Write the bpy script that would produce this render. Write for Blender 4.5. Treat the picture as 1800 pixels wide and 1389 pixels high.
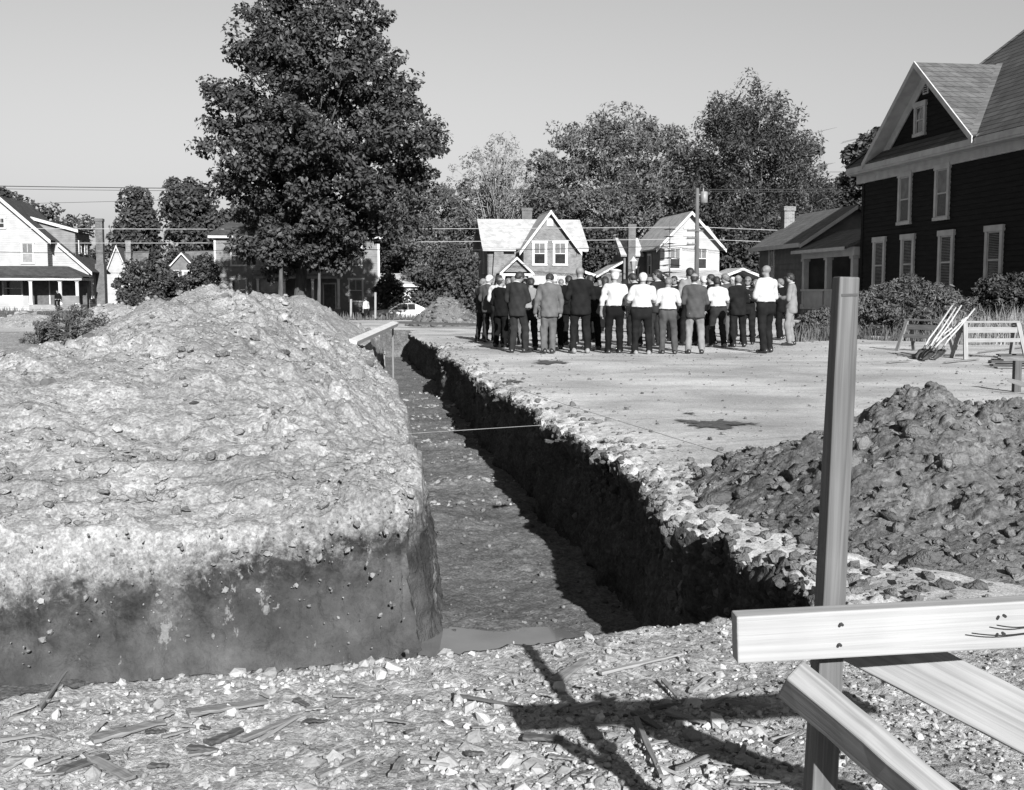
import bpy, math, random
import numpy as np
from mathutils import Vector, Matrix

for _o in list(bpy.data.objects):
    bpy.data.objects.remove(_o)
SC = bpy.context.scene
COL = SC.collection

# ------------------------------------------------------------------ camera, sky, sun, exposure
CAM_H = 1.35
PITCH = math.radians(5.21)
camd = bpy.data.cameras.new('camera')
camd.lens = 40.0
camd.sensor_width = 36.0
camd.sensor_fit = 'HORIZONTAL'
camd.clip_start = 0.05
camd.clip_end = 3000
cam = bpy.data.objects.new('camera', camd)
cam.location = (0, 0, CAM_H)
cam.rotation_euler = (math.pi / 2 - PITCH, 0, 0)
COL.objects.link(cam)
SC.camera = cam

SUN_AZ = math.radians(14.0)     # shadows run this far to the left of straight away
SUN_EL = math.radians(25.0)
world = bpy.data.worlds.new('World')
SC.world = world
world.use_nodes = True
wn = world.node_tree.nodes
wl = world.node_tree.links
wn.clear()
w_out = wn.new('ShaderNodeOutputWorld')
w_bg = wn.new('ShaderNodeBackground')
w_bw = wn.new('ShaderNodeSeparateColor')      # black-and-white film: answers mostly to blue
w_film = wn.new('ShaderNodeMath')
w_film.operation = 'MULTIPLY'
w_film.inputs[1].default_value = 0.68
w_sky = wn.new('ShaderNodeTexSky')
w_sky.sky_type = 'NISHITA'
w_sky.sun_disc = False
w_sky.sun_elevation = SUN_EL
# sun stands at heading (sin az, -cos az) in plan
w_sky.sun_rotation = math.radians(180.0) - SUN_AZ
w_sky.altitude = 200
w_sky.air_density = 1.1
w_sky.dust_density = 0.6
w_sky.ozone_density = 1.0
w_bg.inputs['Strength'].default_value = 0.05
wl.new(w_sky.outputs[0], w_bw.inputs[0])
wl.new(w_bw.outputs[2], w_film.inputs[0])
wl.new(w_film.outputs[0], w_bg.inputs['Color'])
wl.new(w_bg.outputs[0], w_out.inputs['Surface'])

sund = bpy.data.lights.new('sun', 'SUN')
sund.energy = 5.0
sund.angle = math.radians(0.53)
sund.color = (1.0, 1.0, 1.0)
sun = bpy.data.objects.new('sun', sund)
to_sun = Vector((math.sin(SUN_AZ) * math.cos(SUN_EL), -math.cos(SUN_AZ) * math.cos(SUN_EL), math.sin(SUN_EL)))
sun.rotation_euler = to_sun.to_track_quat('Z', 'Y').to_euler()
sun.location = (20, -60, 40)
COL.objects.link(sun)

SC.view_settings.view_transform = 'Standard'
SC.view_settings.look = 'None'
SC.view_settings.exposure = 1.35
SC.view_settings.gamma = 1.0
SC.view_settings.use_curve_mapping = False

# ------------------------------------------------------------------ frames and helpers
ALPHA = math.radians(8.0)       # the street grid is turned 8 degrees from the view
CA, SA = math.cos(ALPHA), math.sin(ALPHA)


def LOT(s, t, z=0.0):
    return Vector((s * CA - t * SA, s * SA + t * CA, z))


def TOLOT(x, y):
    return x * CA + y * SA, -x * SA + y * CA


def at(u, v, Y):
    """world point of photograph position (u, v) at distance Y"""
    dx = (u - 900.0) / 2000.0
    dv = (694.5 - v) / 2000.0
    cp, sp = math.cos(PITCH), math.sin(PITCH)
    k = Y / (cp + dv * sp)
    return Vector((dx * k, Y, CAM_H + k * (dv * cp - sp)))


def onz(u, v, z=0.0):
    dx = (u - 900.0) / 2000.0
    dv = (694.5 - v) / 2000.0
    cp, sp = math.cos(PITCH), math.sin(PITCH)
    k = (z - CAM_H) / (dv * cp - sp)
    return Vector((dx * k, k * (cp + dv * sp), z))


def smooth(a, b, x):
    q = np.clip((np.asarray(x, float) - a) / (b - a), 0, 1)
    return q * q * (3 - 2 * q)


_rt = np.random.RandomState(7)
_PERM = np.concatenate([_rt.permutation(256)] * 3)
_VAL = _rt.rand(256) * 2 - 1


def vnoise2(x, y):
    xi = np.floor(x).astype(int); yi = np.floor(y).astype(int)
    fx = x - xi; fy = y - yi
    fx = fx * fx * fx * (fx * (fx * 6 - 15) + 10); fy = fy * fy * fy * (fy * (fy * 6 - 15) + 10)
    def h(a, b):
        return _VAL[_PERM[(_PERM[a & 255] + b) & 255]]
    v00 = h(xi, yi); v10 = h(xi + 1, yi); v01 = h(xi, yi + 1); v11 = h(xi + 1, yi + 1)
    return (v00 * (1 - fx) + v10 * fx) * (1 - fy) + (v01 * (1 - fx) + v11 * fx) * fy


def fbm(x, y, octs=4, gain=0.5, ridged=False):
    x = np.asarray(x, float); y = np.asarray(y, float)
    a = 1.0; tot = 0; n = 0
    for o in range(octs):
        v = vnoise2(x * (2.03 ** o) + 17.3 * o, y * (2.03 ** o) - 9.1 * o)
        if ridged:
            v = 1 - 2 * np.abs(v)
        tot = tot + a * v
        n += a
        a *= gain
    return tot / n


def worley(x, y, sd=0):
    """distance to the nearest scattered point and that point's own random number"""
    xi = np.floor(x).astype(int); yi = np.floor(y).astype(int)
    best = np.full(np.shape(x), 9.0); rid = np.zeros(np.shape(x))
    for dx in (-1, 0, 1):
        for dy in (-1, 0, 1):
            cx = xi + dx; cy = yi + dy
            h1 = _PERM[(_PERM[(cx + sd * 31) & 255] + cy) & 255]; h2 = _PERM[(h1 + 57) & 255]; h3 = _PERM[(h1 + 131) & 255]
            d = np.hypot(cx + h1 / 255.0 - x, cy + h2 / 255.0 - y)
            m = d < best
            best = np.where(m, d, best); rid = np.where(m, h3 / 255.0, rid)
    return best, rid


def crumbs(s, t, sizes=((0.24, 0.055, 0.70), (0.11, 0.034, 0.5), (0.05, 0.017, 0.4))):
    """embedded clods of several sizes: (spacing, height, share left bare)"""
    z = 0
    ws = s + 0.03 * fbm(s * 9, t * 9, 2); wt = t + 0.03 * fbm(s * 9 + 50, t * 9, 2)
    for i, (sp, hh, thr) in enumerate(sizes):
        d, r = worley(ws / sp, wt / sp, i + 1)
        q = np.clip((r - thr) / (1 - thr), 0, 1)
        rad = 0.28 + 0.38 * q
        dome = np.sqrt(np.clip(1 - (d / rad) ** 2, 0, 1))
        z = z + hh * dome * (0.35 + 0.65 * q) * (r > thr)
    return z


# ------------------------------------------------------------------ materials
MATS = {}


def _nodes(name):
    m = bpy.data.materials.new(name)
    m.use_nodes = True
    nt = m.node_tree
    b = nt.nodes['Principled BSDF']
    return m, nt, b


def g3(v):
    return (v, v, v, 1)


def nmat(name, c0, c1=None, scale=4.0, detail=6.0, rough=0.9, bump=0.0, bscale=30.0, bdist=0.02, spec=0.25,
         stretch=(1, 1, 1), lo=0.35, hi=0.65, metal=0.0, attr=None):
    """grey procedural material: noise between two greys, optional fine bump"""
    if name in MATS:
        return MATS[name]
    m, nt, b = _nodes(name)
    L = nt.links
    c1 = c0 if c1 is None else c1
    tc = nt.nodes.new('ShaderNodeTexCoord')
    mp = nt.nodes.new('ShaderNodeMapping')
    mp.inputs['Scale'].default_value = stretch
    L.new(tc.outputs['Object'], mp.inputs[0])
    nz = nt.nodes.new('ShaderNodeTexNoise')
    nz.inputs['Scale'].default_value = scale
    nz.inputs['Detail'].default_value = detail
    L.new(mp.outputs[0], nz.inputs['Vector'])
    rp = nt.nodes.new('ShaderNodeValToRGB')
    rp.color_ramp.elements[0].position = lo
    rp.color_ramp.elements[1].position = hi
    rp.color_ramp.elements[0].color = g3(c0)
    rp.color_ramp.elements[1].color = g3(c1)
    L.new(nz.outputs['Fac'], rp.inputs[0])
    out = rp.outputs[0]
    if attr:
        at_ = nt.nodes.new('ShaderNodeAttribute')
        at_.attribute_name = attr
        mx = nt.nodes.new('ShaderNodeMix')
        mx.data_type = 'RGBA'
        mx.blend_type = 'MULTIPLY'
        mx.inputs[0].default_value = 1.0
        L.new(out, mx.inputs[6])
        L.new(at_.outputs['Color'], mx.inputs[7])
        out = mx.outputs[2]
    L.new(out, b.inputs['Base Color'])
    b.inputs['Roughness'].default_value = rough
    b.inputs['Specular IOR Level'].default_value = spec
    b.inputs['Metallic'].default_value = metal
    if bump > 0:
        n2 = nt.nodes.new('ShaderNodeTexNoise')
        n2.inputs['Scale'].default_value = bscale
        n2.inputs['Detail'].default_value = 5
        L.new(mp.outputs[0], n2.inputs['Vector'])
        bp = nt.nodes.new('ShaderNodeBump')
        bp.inputs['Strength'].default_value = bump
        bp.inputs['Distance'].default_value = bdist
        L.new(n2.outputs['Fac'], bp.inputs['Height'])
        L.new(bp.outputs[0], b.inputs['Normal'])
    MATS[name] = m
    return m


def brickmat(name, c1, c2, mortar, scale, bw=0.5, rh=0.25, bump=0.4, rough=0.85, msize=0.02):
    """coursed pattern (far bricks, shingles) in the object's x/z plane mixed over both horizontals"""
    if name in MATS:
        return MATS[name]
    m, nt, b = _nodes(name)
    L = nt.links
    tc = nt.nodes.new('ShaderNodeTexCoord')
    sp = nt.nodes.new('ShaderNodeSeparateXYZ')
    L.new(tc.outputs['Object'], sp.inputs[0])
    ad = nt.nodes.new('ShaderNodeMath'); ad.operation = 'ADD'
    L.new(sp.outputs[0], ad.inputs[0]); L.new(sp.outputs[1], ad.inputs[1])
    cb = nt.nodes.new('ShaderNodeCombineXYZ')
    L.new(ad.outputs[0], cb.inputs[0]); L.new(sp.outputs[2], cb.inputs[1])
    bt = nt.nodes.new('ShaderNodeTexBrick')
    bt.inputs['Scale'].default_value = scale
    bt.inputs['Color1'].default_value = g3(c1)
    bt.inputs['Color2'].default_value = g3(c2)
    bt.inputs['Mortar'].default_value = g3(mortar)
    bt.inputs['Mortar Size'].default_value = msize
    bt.inputs['Brick Width'].default_value = bw
    bt.inputs['Row Height'].default_value = rh
    L.new(cb.outputs[0], bt.inputs['Vector'])
    nz = nt.nodes.new('ShaderNodeTexNoise')
    nz.inputs['Scale'].default_value = 1.7
    nz.inputs['Detail'].default_value = 7
    L.new(tc.outputs['Object'], nz.inputs['Vector'])
    mr = nt.nodes.new('ShaderNodeMapRange')
    mr.inputs[1].default_value = 0.3; mr.inputs[2].default_value = 0.7
    mr.inputs[3].default_value = 0.75; mr.inputs[4].default_value = 1.2
    L.new(nz.outputs['Fac'], mr.inputs[0])
    mx = nt.nodes.new('ShaderNodeMix'); mx.data_type = 'RGBA'; mx.blend_type = 'MULTIPLY'
    mx.inputs[0].default_value = 1
    L.new(bt.outputs['Color'], mx.inputs[6]); L.new(mr.outputs[0], mx.inputs[7])
    L.new(mx.outputs[2], b.inputs['Base Color'])
    bp = nt.nodes.new('ShaderNodeBump')
    bp.inputs['Strength'].default_value = bump
    bp.inputs['Distance'].default_value = 0.02
    bp.invert = True
    L.new(bt.outputs['Fac'], bp.inputs['Height'])
    L.new(bp.outputs[0], b.inputs['Normal'])
    b.inputs['Roughness'].default_value = rough
    b.inputs['Specular IOR Level'].default_value = 0.2
    MATS[name] = m
    return m


def soilmat(name, light, mid, dark, damp=None, damp_z=-0.3, damp_amp=0.25, chalk=0.0, bump=0.7, rough=0.95, streak=False,
            gsc=55.0, patch=0.9, clod_mix=0.75, tracks=False):
    """earth: broad patches, crumbs and grit; below damp_z (uneven) the cut face is moist clay"""
    m, nt, b = _nodes(name)
    L = nt.links
    N = nt.nodes.new
    geo = N('ShaderNodeNewGeometry')
    pos = geo.outputs['Position']

    def noise(scale, detail, vec=None, dist=0.0, r=0.55):
        n = N('ShaderNodeTexNoise')
        n.inputs['Scale'].default_value = scale
        n.inputs['Detail'].default_value = detail
        n.inputs['Roughness'].default_value = r
        n.inputs['Distortion'].default_value = dist
        L.new(vec or pos, n.inputs['Vector'])
        return n.outputs['Fac']

    def ramp(fac, pts):
        r = N('ShaderNodeValToRGB')
        e = r.color_ramp.elements
        while len(e) < len(pts):
            e.new(0.5)
        for q, (p, c) in zip(e, pts):
            q.position = p; q.color = g3(c)
        L.new(fac, r.inputs[0])
        return r.outputs[0]

    def mix(fac, a, c, mode='MIX'):
        x = N('ShaderNodeMix'); x.data_type = 'RGBA'; x.blend_type = mode
        if isinstance(fac, float):
            x.inputs[0].default_value = fac
        else:
            L.new(fac, x.inputs[0])
        L.new(a, x.inputs[6]); L.new(c, x.inputs[7])
        return x.outputs[2]

    def math_(op, a, c=None):
        x = N('ShaderNodeMath'); x.operation = op
        for i, q in enumerate((a, c)):
            if q is None: continue
            if isinstance(q, (int, float)): x.inputs[i].default_value = q
            else: L.new(q, x.inputs[i])
        return x.outputs[0]

    big = noise(patch, 6, dist=0.6)
    c = ramp(big, [(0.36, mid), (0.6, light)])
    grit = noise(gsc, 4, r=0.7)
    c = mix(0.8, c, ramp(grit, [(0.34, 0.5), (0.5, 0.95), (0.66, 1.3)]), 'MULTIPLY')
    def clods(scale, lo, hi):
        wv = N('ShaderNodeVectorMath'); wv.operation = 'ADD'
        nv = N('ShaderNodeTexNoise'); nv.inputs['Scale'].default_value = scale * 0.8; nv.inputs['Detail'].default_value = 3
        L.new(pos, nv.inputs['Vector'])
        sc_ = N('ShaderNodeVectorMath'); sc_.operation = 'SCALE'; sc_.inputs[3].default_value = 0.35 / scale
        L.new(nv.outputs['Color'], sc_.inputs[0])
        L.new(pos, wv.inputs[0]); L.new(sc_.outputs[0], wv.inputs[1])
        vo = N('ShaderNodeTexVoronoi'); vo.inputs['Scale'].default_value = scale
        L.new(wv.outputs[0], vo.inputs['Vector'])
        sx = N('ShaderNodeSeparateColor'); L.new(vo.outputs['Color'], sx.inputs[0])
        return ramp(sx.outputs[0], [(0.0, lo), (0.75, 1.0), (1.0, hi)]), vo.outputs['Distance']
    t1, d1 = clods(15.0, 0.72, 1.15)
    t2, d2 = clods(37.0, 0.6, 1.25)
    c = mix(clod_mix, c, t1, 'MULTIPLY')
    c = mix(clod_mix, c, t2, 'MULTIPLY')
    cl = noise(9.0, 8, dist=0.3, r=0.65)
    c = mix(ramp(cl, [(0.30, 0.85), (0.40, 0.0)]), c, ramp(grit, [(0.3, dark * 0.7), (0.7, dark * 1.3)]))
    if tracks:      # trodden and driven over along the street direction
        tm = N('ShaderNodeMapping'); tm.inputs['Rotation'].default_value = (0, 0, -0.25); tm.inputs['Scale'].default_value = (0.22, 1.5, 1.0)
        L.new(pos, tm.inputs[0])
        c = mix(1.0, c, ramp(noise(1.1, 7, vec=tm.outputs[0], r=0.62), [(0.32, 0.86), (0.5, 1.0), (0.66, 1.08)]), 'MULTIPLY')
        c = mix(1.0, c, ramp(noise(0.33, 5), [(0.35, 0.82), (0.62, 1.12)]), 'MULTIPLY')
    if damp is not None:
        sp = N('ShaderNodeSeparateXYZ'); L.new(pos, sp.inputs[0])
        wob = noise(1.6, 6)
        zz = math_('ADD', sp.outputs[2], math_('MULTIPLY', math_('SUBTRACT', wob, 0.5), damp_amp * 2))
        # the moist layer dips to the left along the cut
        zz = math_('SUBTRACT', zz, math_('MULTIPLY', sp.outputs[0], 0.13))
        zz = math_('ADD', zz, math_('MULTIPLY', math_('SUBTRACT', noise(11.0, 8, r=0.7), 0.5), 0.75))
        mr = N('ShaderNodeMapRange')
        mr.inputs[1].default_value = damp_z + 0.10; mr.inputs[2].default_value = damp_z - 0.12
        L.new(zz, mr.inputs[0])
        wet = noise(3.0, 7, dist=0.4)
        dc = ramp(wet, [(0.3, damp * 0.4), (0.5, damp), (0.66, damp * 2.3)])
        dc = mix(0.6, dc, ramp(grit, [(0.35, 0.7), (0.7, 1.25)]), 'MULTIPLY')
        dc = mix(0.6, dc, t2, 'MULTIPLY')
        if chalk > 0:
            st = N('ShaderNodeMapping'); st.inputs['Scale'].default_value = (1.3, 1.3, 0.55)
            L.new(pos, st.inputs[0])
            ck = noise(3.4, 10, vec=st.outputs[0], r=0.7)
            m2 = N('ShaderNodeMapRange')
            m2.inputs[1].default_value = damp_z - 0.20; m2.inputs[2].default_value = damp_z - 0.42
            L.new(zz, m2.inputs[0])
            dc = mix(m2.outputs[0], dc, ramp(noise(1.3, 5), [(0.35, damp * 0.9), (0.65, damp * 1.9)]))
            dc = mix(0.75, dc, ramp(noise(6.0, 9, r=0.7), [(0.3, 0.5), (0.5, 1.0), (0.7, 1.5)]), 'MULTIPLY')
            dc = mix(ramp(ck, [(0.60, 0.0), (0.625, 1.0)]), dc, ramp(grit, [(0.3, chalk * 0.7), (0.7, chalk)]))
        c = mix(mr.outputs[0], c, dc)
    L.new(c, b.inputs['Base Color'])
    b.inputs['Roughness'].default_value = rough
    b.inputs['Specular IOR Level'].default_value = 0.15
    if bump > 0:
        bp1 = N('ShaderNodeBump'); bp1.inputs['Strength'].default_value = bump; bp1.inputs['Distance'].default_value = 0.012
        hs = math_('ADD', math_('MULTIPLY', d1, -0.5 * clod_mix), math_('ADD', math_('MULTIPLY', d2, -0.5 * clod_mix), noise(30.0, 6, r=0.7)))
        L.new(hs, bp1.inputs['Height'])
        bp2 = N('ShaderNodeBump'); bp2.inputs['Strength'].default_value = bump; bp2.inputs['Distance'].default_value = 0.01
        L.new(grit, bp2.inputs['Height'])
        L.new(bp1.outputs[0], bp2.inputs['Normal'])
        L.new(bp2.outputs[0], b.inputs['Normal'])
    MATS[name] = m
    return m


def woodmat(name, c0, c1, rough=0.75, knots=True):
    m, nt, b = _nodes(name)
    L = nt.links; N = nt.nodes.new
    tc = N('ShaderNodeTexCoord')
    mp = N('ShaderNodeMapping'); mp.inputs['Scale'].default_value = (1.0, 48, 48)
    L.new(tc.outputs['Object'], mp.inputs[0])
    n1 = N('ShaderNodeTexNoise'); n1.inputs['Scale'].default_value = 2.2; n1.inputs['Detail'].default_value = 5
    n1.inputs['Distortion'].default_value = 0.74
    L.new(mp.outputs[0], n1.inputs['Vector'])
    rp = N('ShaderNodeValToRGB')
    rp.color_ramp.elements[0].position = 0.34; rp.color_ramp.elements[0].color = g3(c0)
    rp.color_ramp.elements[1].position = 0.62; rp.color_ramp.elements[1].color = g3(c1)
    L.new(n1.outputs['Fac'], rp.inputs[0])
    n2 = N('ShaderNodeTexNoise'); n2.inputs['Scale'].default_value = 5.0; n2.inputs['Detail'].default_value = 4
    L.new(tc.outputs['Object'], n2.inputs['Vector'])
    mr = N('ShaderNodeMapRange'); mr.inputs[3].default_value = 0.75; mr.inputs[4].default_value = 1.2
    L.new(n2.outputs['Fac'], mr.inputs[0])
    mx = N('ShaderNodeMix'); mx.data_type = 'RGBA'; mx.blend_type = 'MULTIPLY'; mx.inputs[0].default_value = 1
    L.new(rp.outputs[0], mx.inputs[6]); L.new(mr.outputs[0], mx.inputs[7])
    out = mx.outputs[2]
    if knots:
        vo = N('ShaderNodeTexVoronoi'); vo.inputs['Scale'].default_value = 1.0
        mk = N('ShaderNodeMapping'); mk.inputs['Scale'].default_value = (2.6, 8, 8)
        L.new(tc.outputs['Object'], mk.inputs[0]); L.new(mk.outputs[0], vo.inputs['Vector'])
        kr = N('ShaderNodeValToRGB')
        kr.color_ramp.elements[0].position = 0.05; kr.color_ramp.elements[0].color = g3(0.35)
        kr.color_ramp.elements[1].position = 0.11; kr.color_ramp.elements[1].color = g3(1)
        L.new(vo.outputs['Distance'], kr.inputs[0])
        m2 = N('ShaderNodeMix'); m2.data_type = 'RGBA'; m2.blend_type = 'MULTIPLY'; m2.inputs[0].default_value = 1
        L.new(out, m2.inputs[6]); L.new(kr.outputs[0], m2.inputs[7])
        out = m2.outputs[2]
    L.new(out, b.inputs['Base Color'])
    bp = N('ShaderNodeBump'); bp.inputs['Strength'].default_value = 0.35; bp.inputs['Distance'].default_value = 0.004
    L.new(n1.outputs['Fac'], bp.inputs['Height']); L.new(bp.outputs[0], b.inputs['Normal'])
    b.inputs['Roughness'].default_value = rough
    b.inputs['Specular IOR Level'].default_value = 0.2
    MATS[name] = m
    return m


# ------------------------------------------------------------------ mesh and object helpers
def link(o, parent=None):
    COL.objects.link(o)
    if parent is not None:
        o.parent = parent
    return o


def tag(o, label=None, cat=None, group=None, kind=None):
    if label: o['label'] = label
    if cat: o['category'] = cat
    if group: o['group'] = group
    if kind: o['kind'] = kind
    return o


def empty(name, loc, rz=0.0):
    o = bpy.data.objects.new(name, None)
    o.empty_display_size = 0.2
    o.location = loc
    o.rotation_euler = (0, 0, rz)
    return link(o)


def np_mesh(name, V, F, mat=None, parent=None, smooth_=True, var=None):
    """V (n,3) float, F (m,k) int with constant k"""
    me = bpy.data.meshes.new(name)
    V = np.asarray(V, np.float32); F = np.asarray(F, np.int32)
    me.vertices.add(len(V)); me.vertices.foreach_set('co', V.ravel())
    k = F.shape[1]
    me.loops.add(F.size); me.loops.foreach_set('vertex_index', F.ravel())
    me.polygons.add(len(F))
    me.polygons.foreach_set('loop_start', np.arange(0, F.size, k, dtype=np.int32))
    me.polygons.foreach_set('use_smooth', np.full(len(F), bool(smooth_)))
    if var is not None:
        a = me.color_attributes.new('var', 'FLOAT_COLOR', 'POINT')
        c = np.ones((len(V), 4), np.float32)
        c[:, :3] = np.asarray(var, np.float32)[:, None]
        a.data.foreach_set('color', c.ravel())
    me.update(calc_edges=True)
    me.validate()
    if mat: me.materials.append(mat)
    o = bpy.data.objects.new(name, me)
    return link(o, parent)


class MB:
    def __init__(self):
        self.v = []; self.f = []

    def add(self, vs, fs):
        n = len(self.v)
        self.v.extend([tuple(q) for q in vs])
        self.f.extend([tuple(i + n for i in q) for q in fs])
        return self

    def hexa(self, p):
        return self.add(p, [(0, 3, 2, 1), (4, 5, 6, 7), (0, 1, 5, 4), (1, 2, 6, 5), (2, 3, 7, 6), (3, 0, 4, 7)])

    def box(self, x0, x1, y0, y1, z0, z1):
        return self.hexa([(x0, y0, z0), (x1, y0, z0), (x1, y1, z0), (x0, y1, z0),
                          (x0, y0, z1), (x1, y0, z1), (x1, y1, z1), (x0, y1, z1)])

    def beam(self, p0, p1, w, h, up=(0, 0, 1)):
        p0 = Vector(p0); p1 = Vector(p1)
        d = (p1 - p0).normalized(); up = Vector(up)
        r = d.cross(up)
        if r.length < 1e-4: r = d.cross(Vector((0, 1, 0)))
        r.normalize(); n = r.cross(d)
        r = r * (w / 2); n = n * (h / 2)
        return self.hexa([p0 - r - n, p0 + r - n, p1 + r - n, p1 - r - n, p0 - r + n, p0 + r + n, p1 + r + n, p1 - r + n])

    def slab(self, a, b, c, d, th):
        a, b, c, d = map(Vector, (a, b, c, d))
        n = (b - a).cross(d - a).normalized() * th
        if n.z < 0: n = -n
        return self.hexa([a - n, b - n, c - n, d - n, a, b, c, d])

    def tube(self, pts, rad, n=6, caps=True):
        pts = [Vector(p) for p in pts]
        base = len(self.v); m = len(pts)
        ref = Vector((0.31, 0.17, 0.93))
        for i, p in enumerate(pts):
            d = (pts[min(i + 1, m - 1)] - pts[max(i - 1, 0)])
            d = d.normalized() if d.length > 1e-9 else Vector((0, 0, 1))
            a = d.cross(ref)
            if a.length < 1e-3: a = d.cross(Vector((1, 0, 0)))
            a.normalize(); b = d.cross(a)
            r = rad[i] if hasattr(rad, '__len__') else rad
            for k in range(n):
                an = 2 * math.pi * k / n
                self.v.append(tuple(p + a * (r * math.cos(an)) + b * (r * math.sin(an))))
        for i in range(m - 1):
            for k in range(n):
                q = base + i * n; k2 = (k + 1) % n
                self.f.append((q + k, q + k2, q + n + k2, q + n + k))
        if caps:
            self.f.append(tuple(base + k for k in reversed(range(n))))
            self.f.append(tuple(base + (m - 1) * n + k for k in range(n)))
        return self

    def build(self, name, mat, parent=None, smooth_=False, loc=None, bevel=0.0):
        me = bpy.data.meshes.new(name)
        me.from_pydata(self.v, [], self.f)
        if smooth_:
            me.polygons.foreach_set('use_smooth', [True] * len(me.polygons))
        me.update()
        if mat: me.materials.append(mat)
        o = bpy.data.objects.new(name, me)
        link(o, parent)
        if loc is not None: o.location = loc
        if bevel > 0:
            md = o.modifiers.new('bevel', 'BEVEL'); md.width = bevel; md.segments = 2
            md.limit_method = 'ANGLE'
        return o


def plank(name, p0, p1, w, h, mat, parent=None, up=(0, 0, 1), bevel=0.003, taper=1.0, wane=0.0, seed=0):
    """one timber as its own object, its x axis along the grain; taper narrows the far end"""
    p0 = Vector(p0); p1 = Vector(p1)
    d = p1 - p0; Ln = d.length; d.normalize()
    up = Vector(up); r = up.cross(d)
    if r.length < 1e-4: r = Vector((0, 1, 0)).cross(d)
    r.normalize(); n = d.cross(r)
    M = Matrix(((d.x, r.x, n.x, p0.x), (d.y, r.y, n.y, p0.y), (d.z, r.z, n.z, p0.z), (0, 0, 0, 1)))
    rg = random.Random(seed)
    mb = MB(); k = 8
    for i in range(k + 1):
        q = i / k; f = 1 + (taper - 1) * q
        a = w / 2 * f; c = h / 2 * f
        j = [rg.uniform(-wane, wane) for _ in range(8)]
        mb.v += [(Ln * q, -a + j[0], -c + j[1]), (Ln * q, a + j[2], -c + j[3]), (Ln * q, a + j[4], c + j[5]), (Ln * q, -a + j[6], c + j[7])]
    for i in range(k):
        b = 4 * i
        for e in range(4):
            e2 = (e + 1) % 4
            mb.f.append((b + e, b + e2, b + 4 + e2, b + 4 + e))
    mb.f.append((3, 2, 1, 0)); b = 4 * k; mb.f.append((b, b + 1, b + 2, b + 3))
    o = mb.build(name, mat, parent, bevel=bevel)
    if parent is None:
        o.matrix_world = M
    else:
        o.matrix_basis = M
    return o


_ICO = None


def ico(sub=0):
    ph = (1 + 5 ** 0.5) / 2
    V = np.array([(-1, ph, 0), (1, ph, 0), (-1, -ph, 0), (1, -ph, 0), (0, -1, ph), (0, 1, ph), (0, -1, -ph), (0, 1, -ph),
                  (ph, 0, -1), (ph, 0, 1), (-ph, 0, -1), (-ph, 0, 1)], float)
    F = np.array([(0, 11, 5), (0, 5, 1), (0, 1, 7), (0, 7, 10), (0, 10, 11), (1, 5, 9), (5, 11, 4), (11, 10, 2), (10, 7, 6), (7, 1, 8),
                  (3, 9, 4), (3, 4, 2), (3, 2, 6), (3, 6, 8), (3, 8, 9), (4, 9, 5), (2, 4, 11), (6, 2, 10), (8, 6, 7), (9, 8, 1)])
    V /= np.linalg.norm(V[0])
    for _ in range(sub):
        vs = [tuple(q) for q in V]; cache = {}; nf = []
        def mid(a, b):
            k = (min(a, b), max(a, b))
            if k not in cache:
                q = (np.array(vs[a]) + np.array(vs[b])); q /= np.linalg.norm(q)
                cache[k] = len(vs); vs.append(tuple(q))
            return cache[k]
        for a, b, c in F:
            ab, bc, ca = mid(a, b), mid(b, c), mid(c, a)
            nf += [(a, ab, ca), (b, bc, ab), (c, ca, bc), (ab, bc, ca)]
        V = np.array(vs); F = np.array(nf)
    return V, F


def rnd_rot(n, rs):
    q = rs.normal(size=(n, 4)); q /= np.linalg.norm(q, axis=1)[:, None]
    w, x, y, z = q.T
    return np.stack([np.stack([1 - 2 * (y * y + z * z), 2 * (x * y - z * w), 2 * (x * z + y * w)], -1),
                     np.stack([2 * (x * y + z * w), 1 - 2 * (x * x + z * z), 2 * (y * z - x * w)], -1),
                     np.stack([2 * (x * z - y * w), 2 * (y * z + x * w), 1 - 2 * (x * x + y * y)], -1)], 1)


def stones(P, R, seed=0, sub=0, flat=0.7, rough=0.28):
    """many angular lumps: arrays of centres P (n,3) and radii R (n,); returns V, F, var"""
    rs = np.random.RandomState(seed)
    bv, bf = ico(sub)
    n = len(P); m = len(bv)
    X = bv[None] * (1 + rs.uniform(-rough, rough, (n, m, 1)))
    X = X * np.stack([rs.uniform(0.8, 1.35, n), rs.uniform(0.7, 1.1, n), rs.uniform(0.45, 1.0, n)], 1)[:, None, :]
    X = np.einsum('nij,nmj->nmi', rnd_rot(n, rs), X)
    X[:, :, 2] *= flat
    X = X * np.asarray(R)[:, None, None] + np.asarray(P)[:, None, :]
    F = (bf[None] + (np.arange(n) * m)[:, None, None]).reshape(-1, 3)
    var = np.repeat(rs.uniform(0.55, 1.25, n), m)
    return X.reshape(-1, 3), F, var


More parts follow.
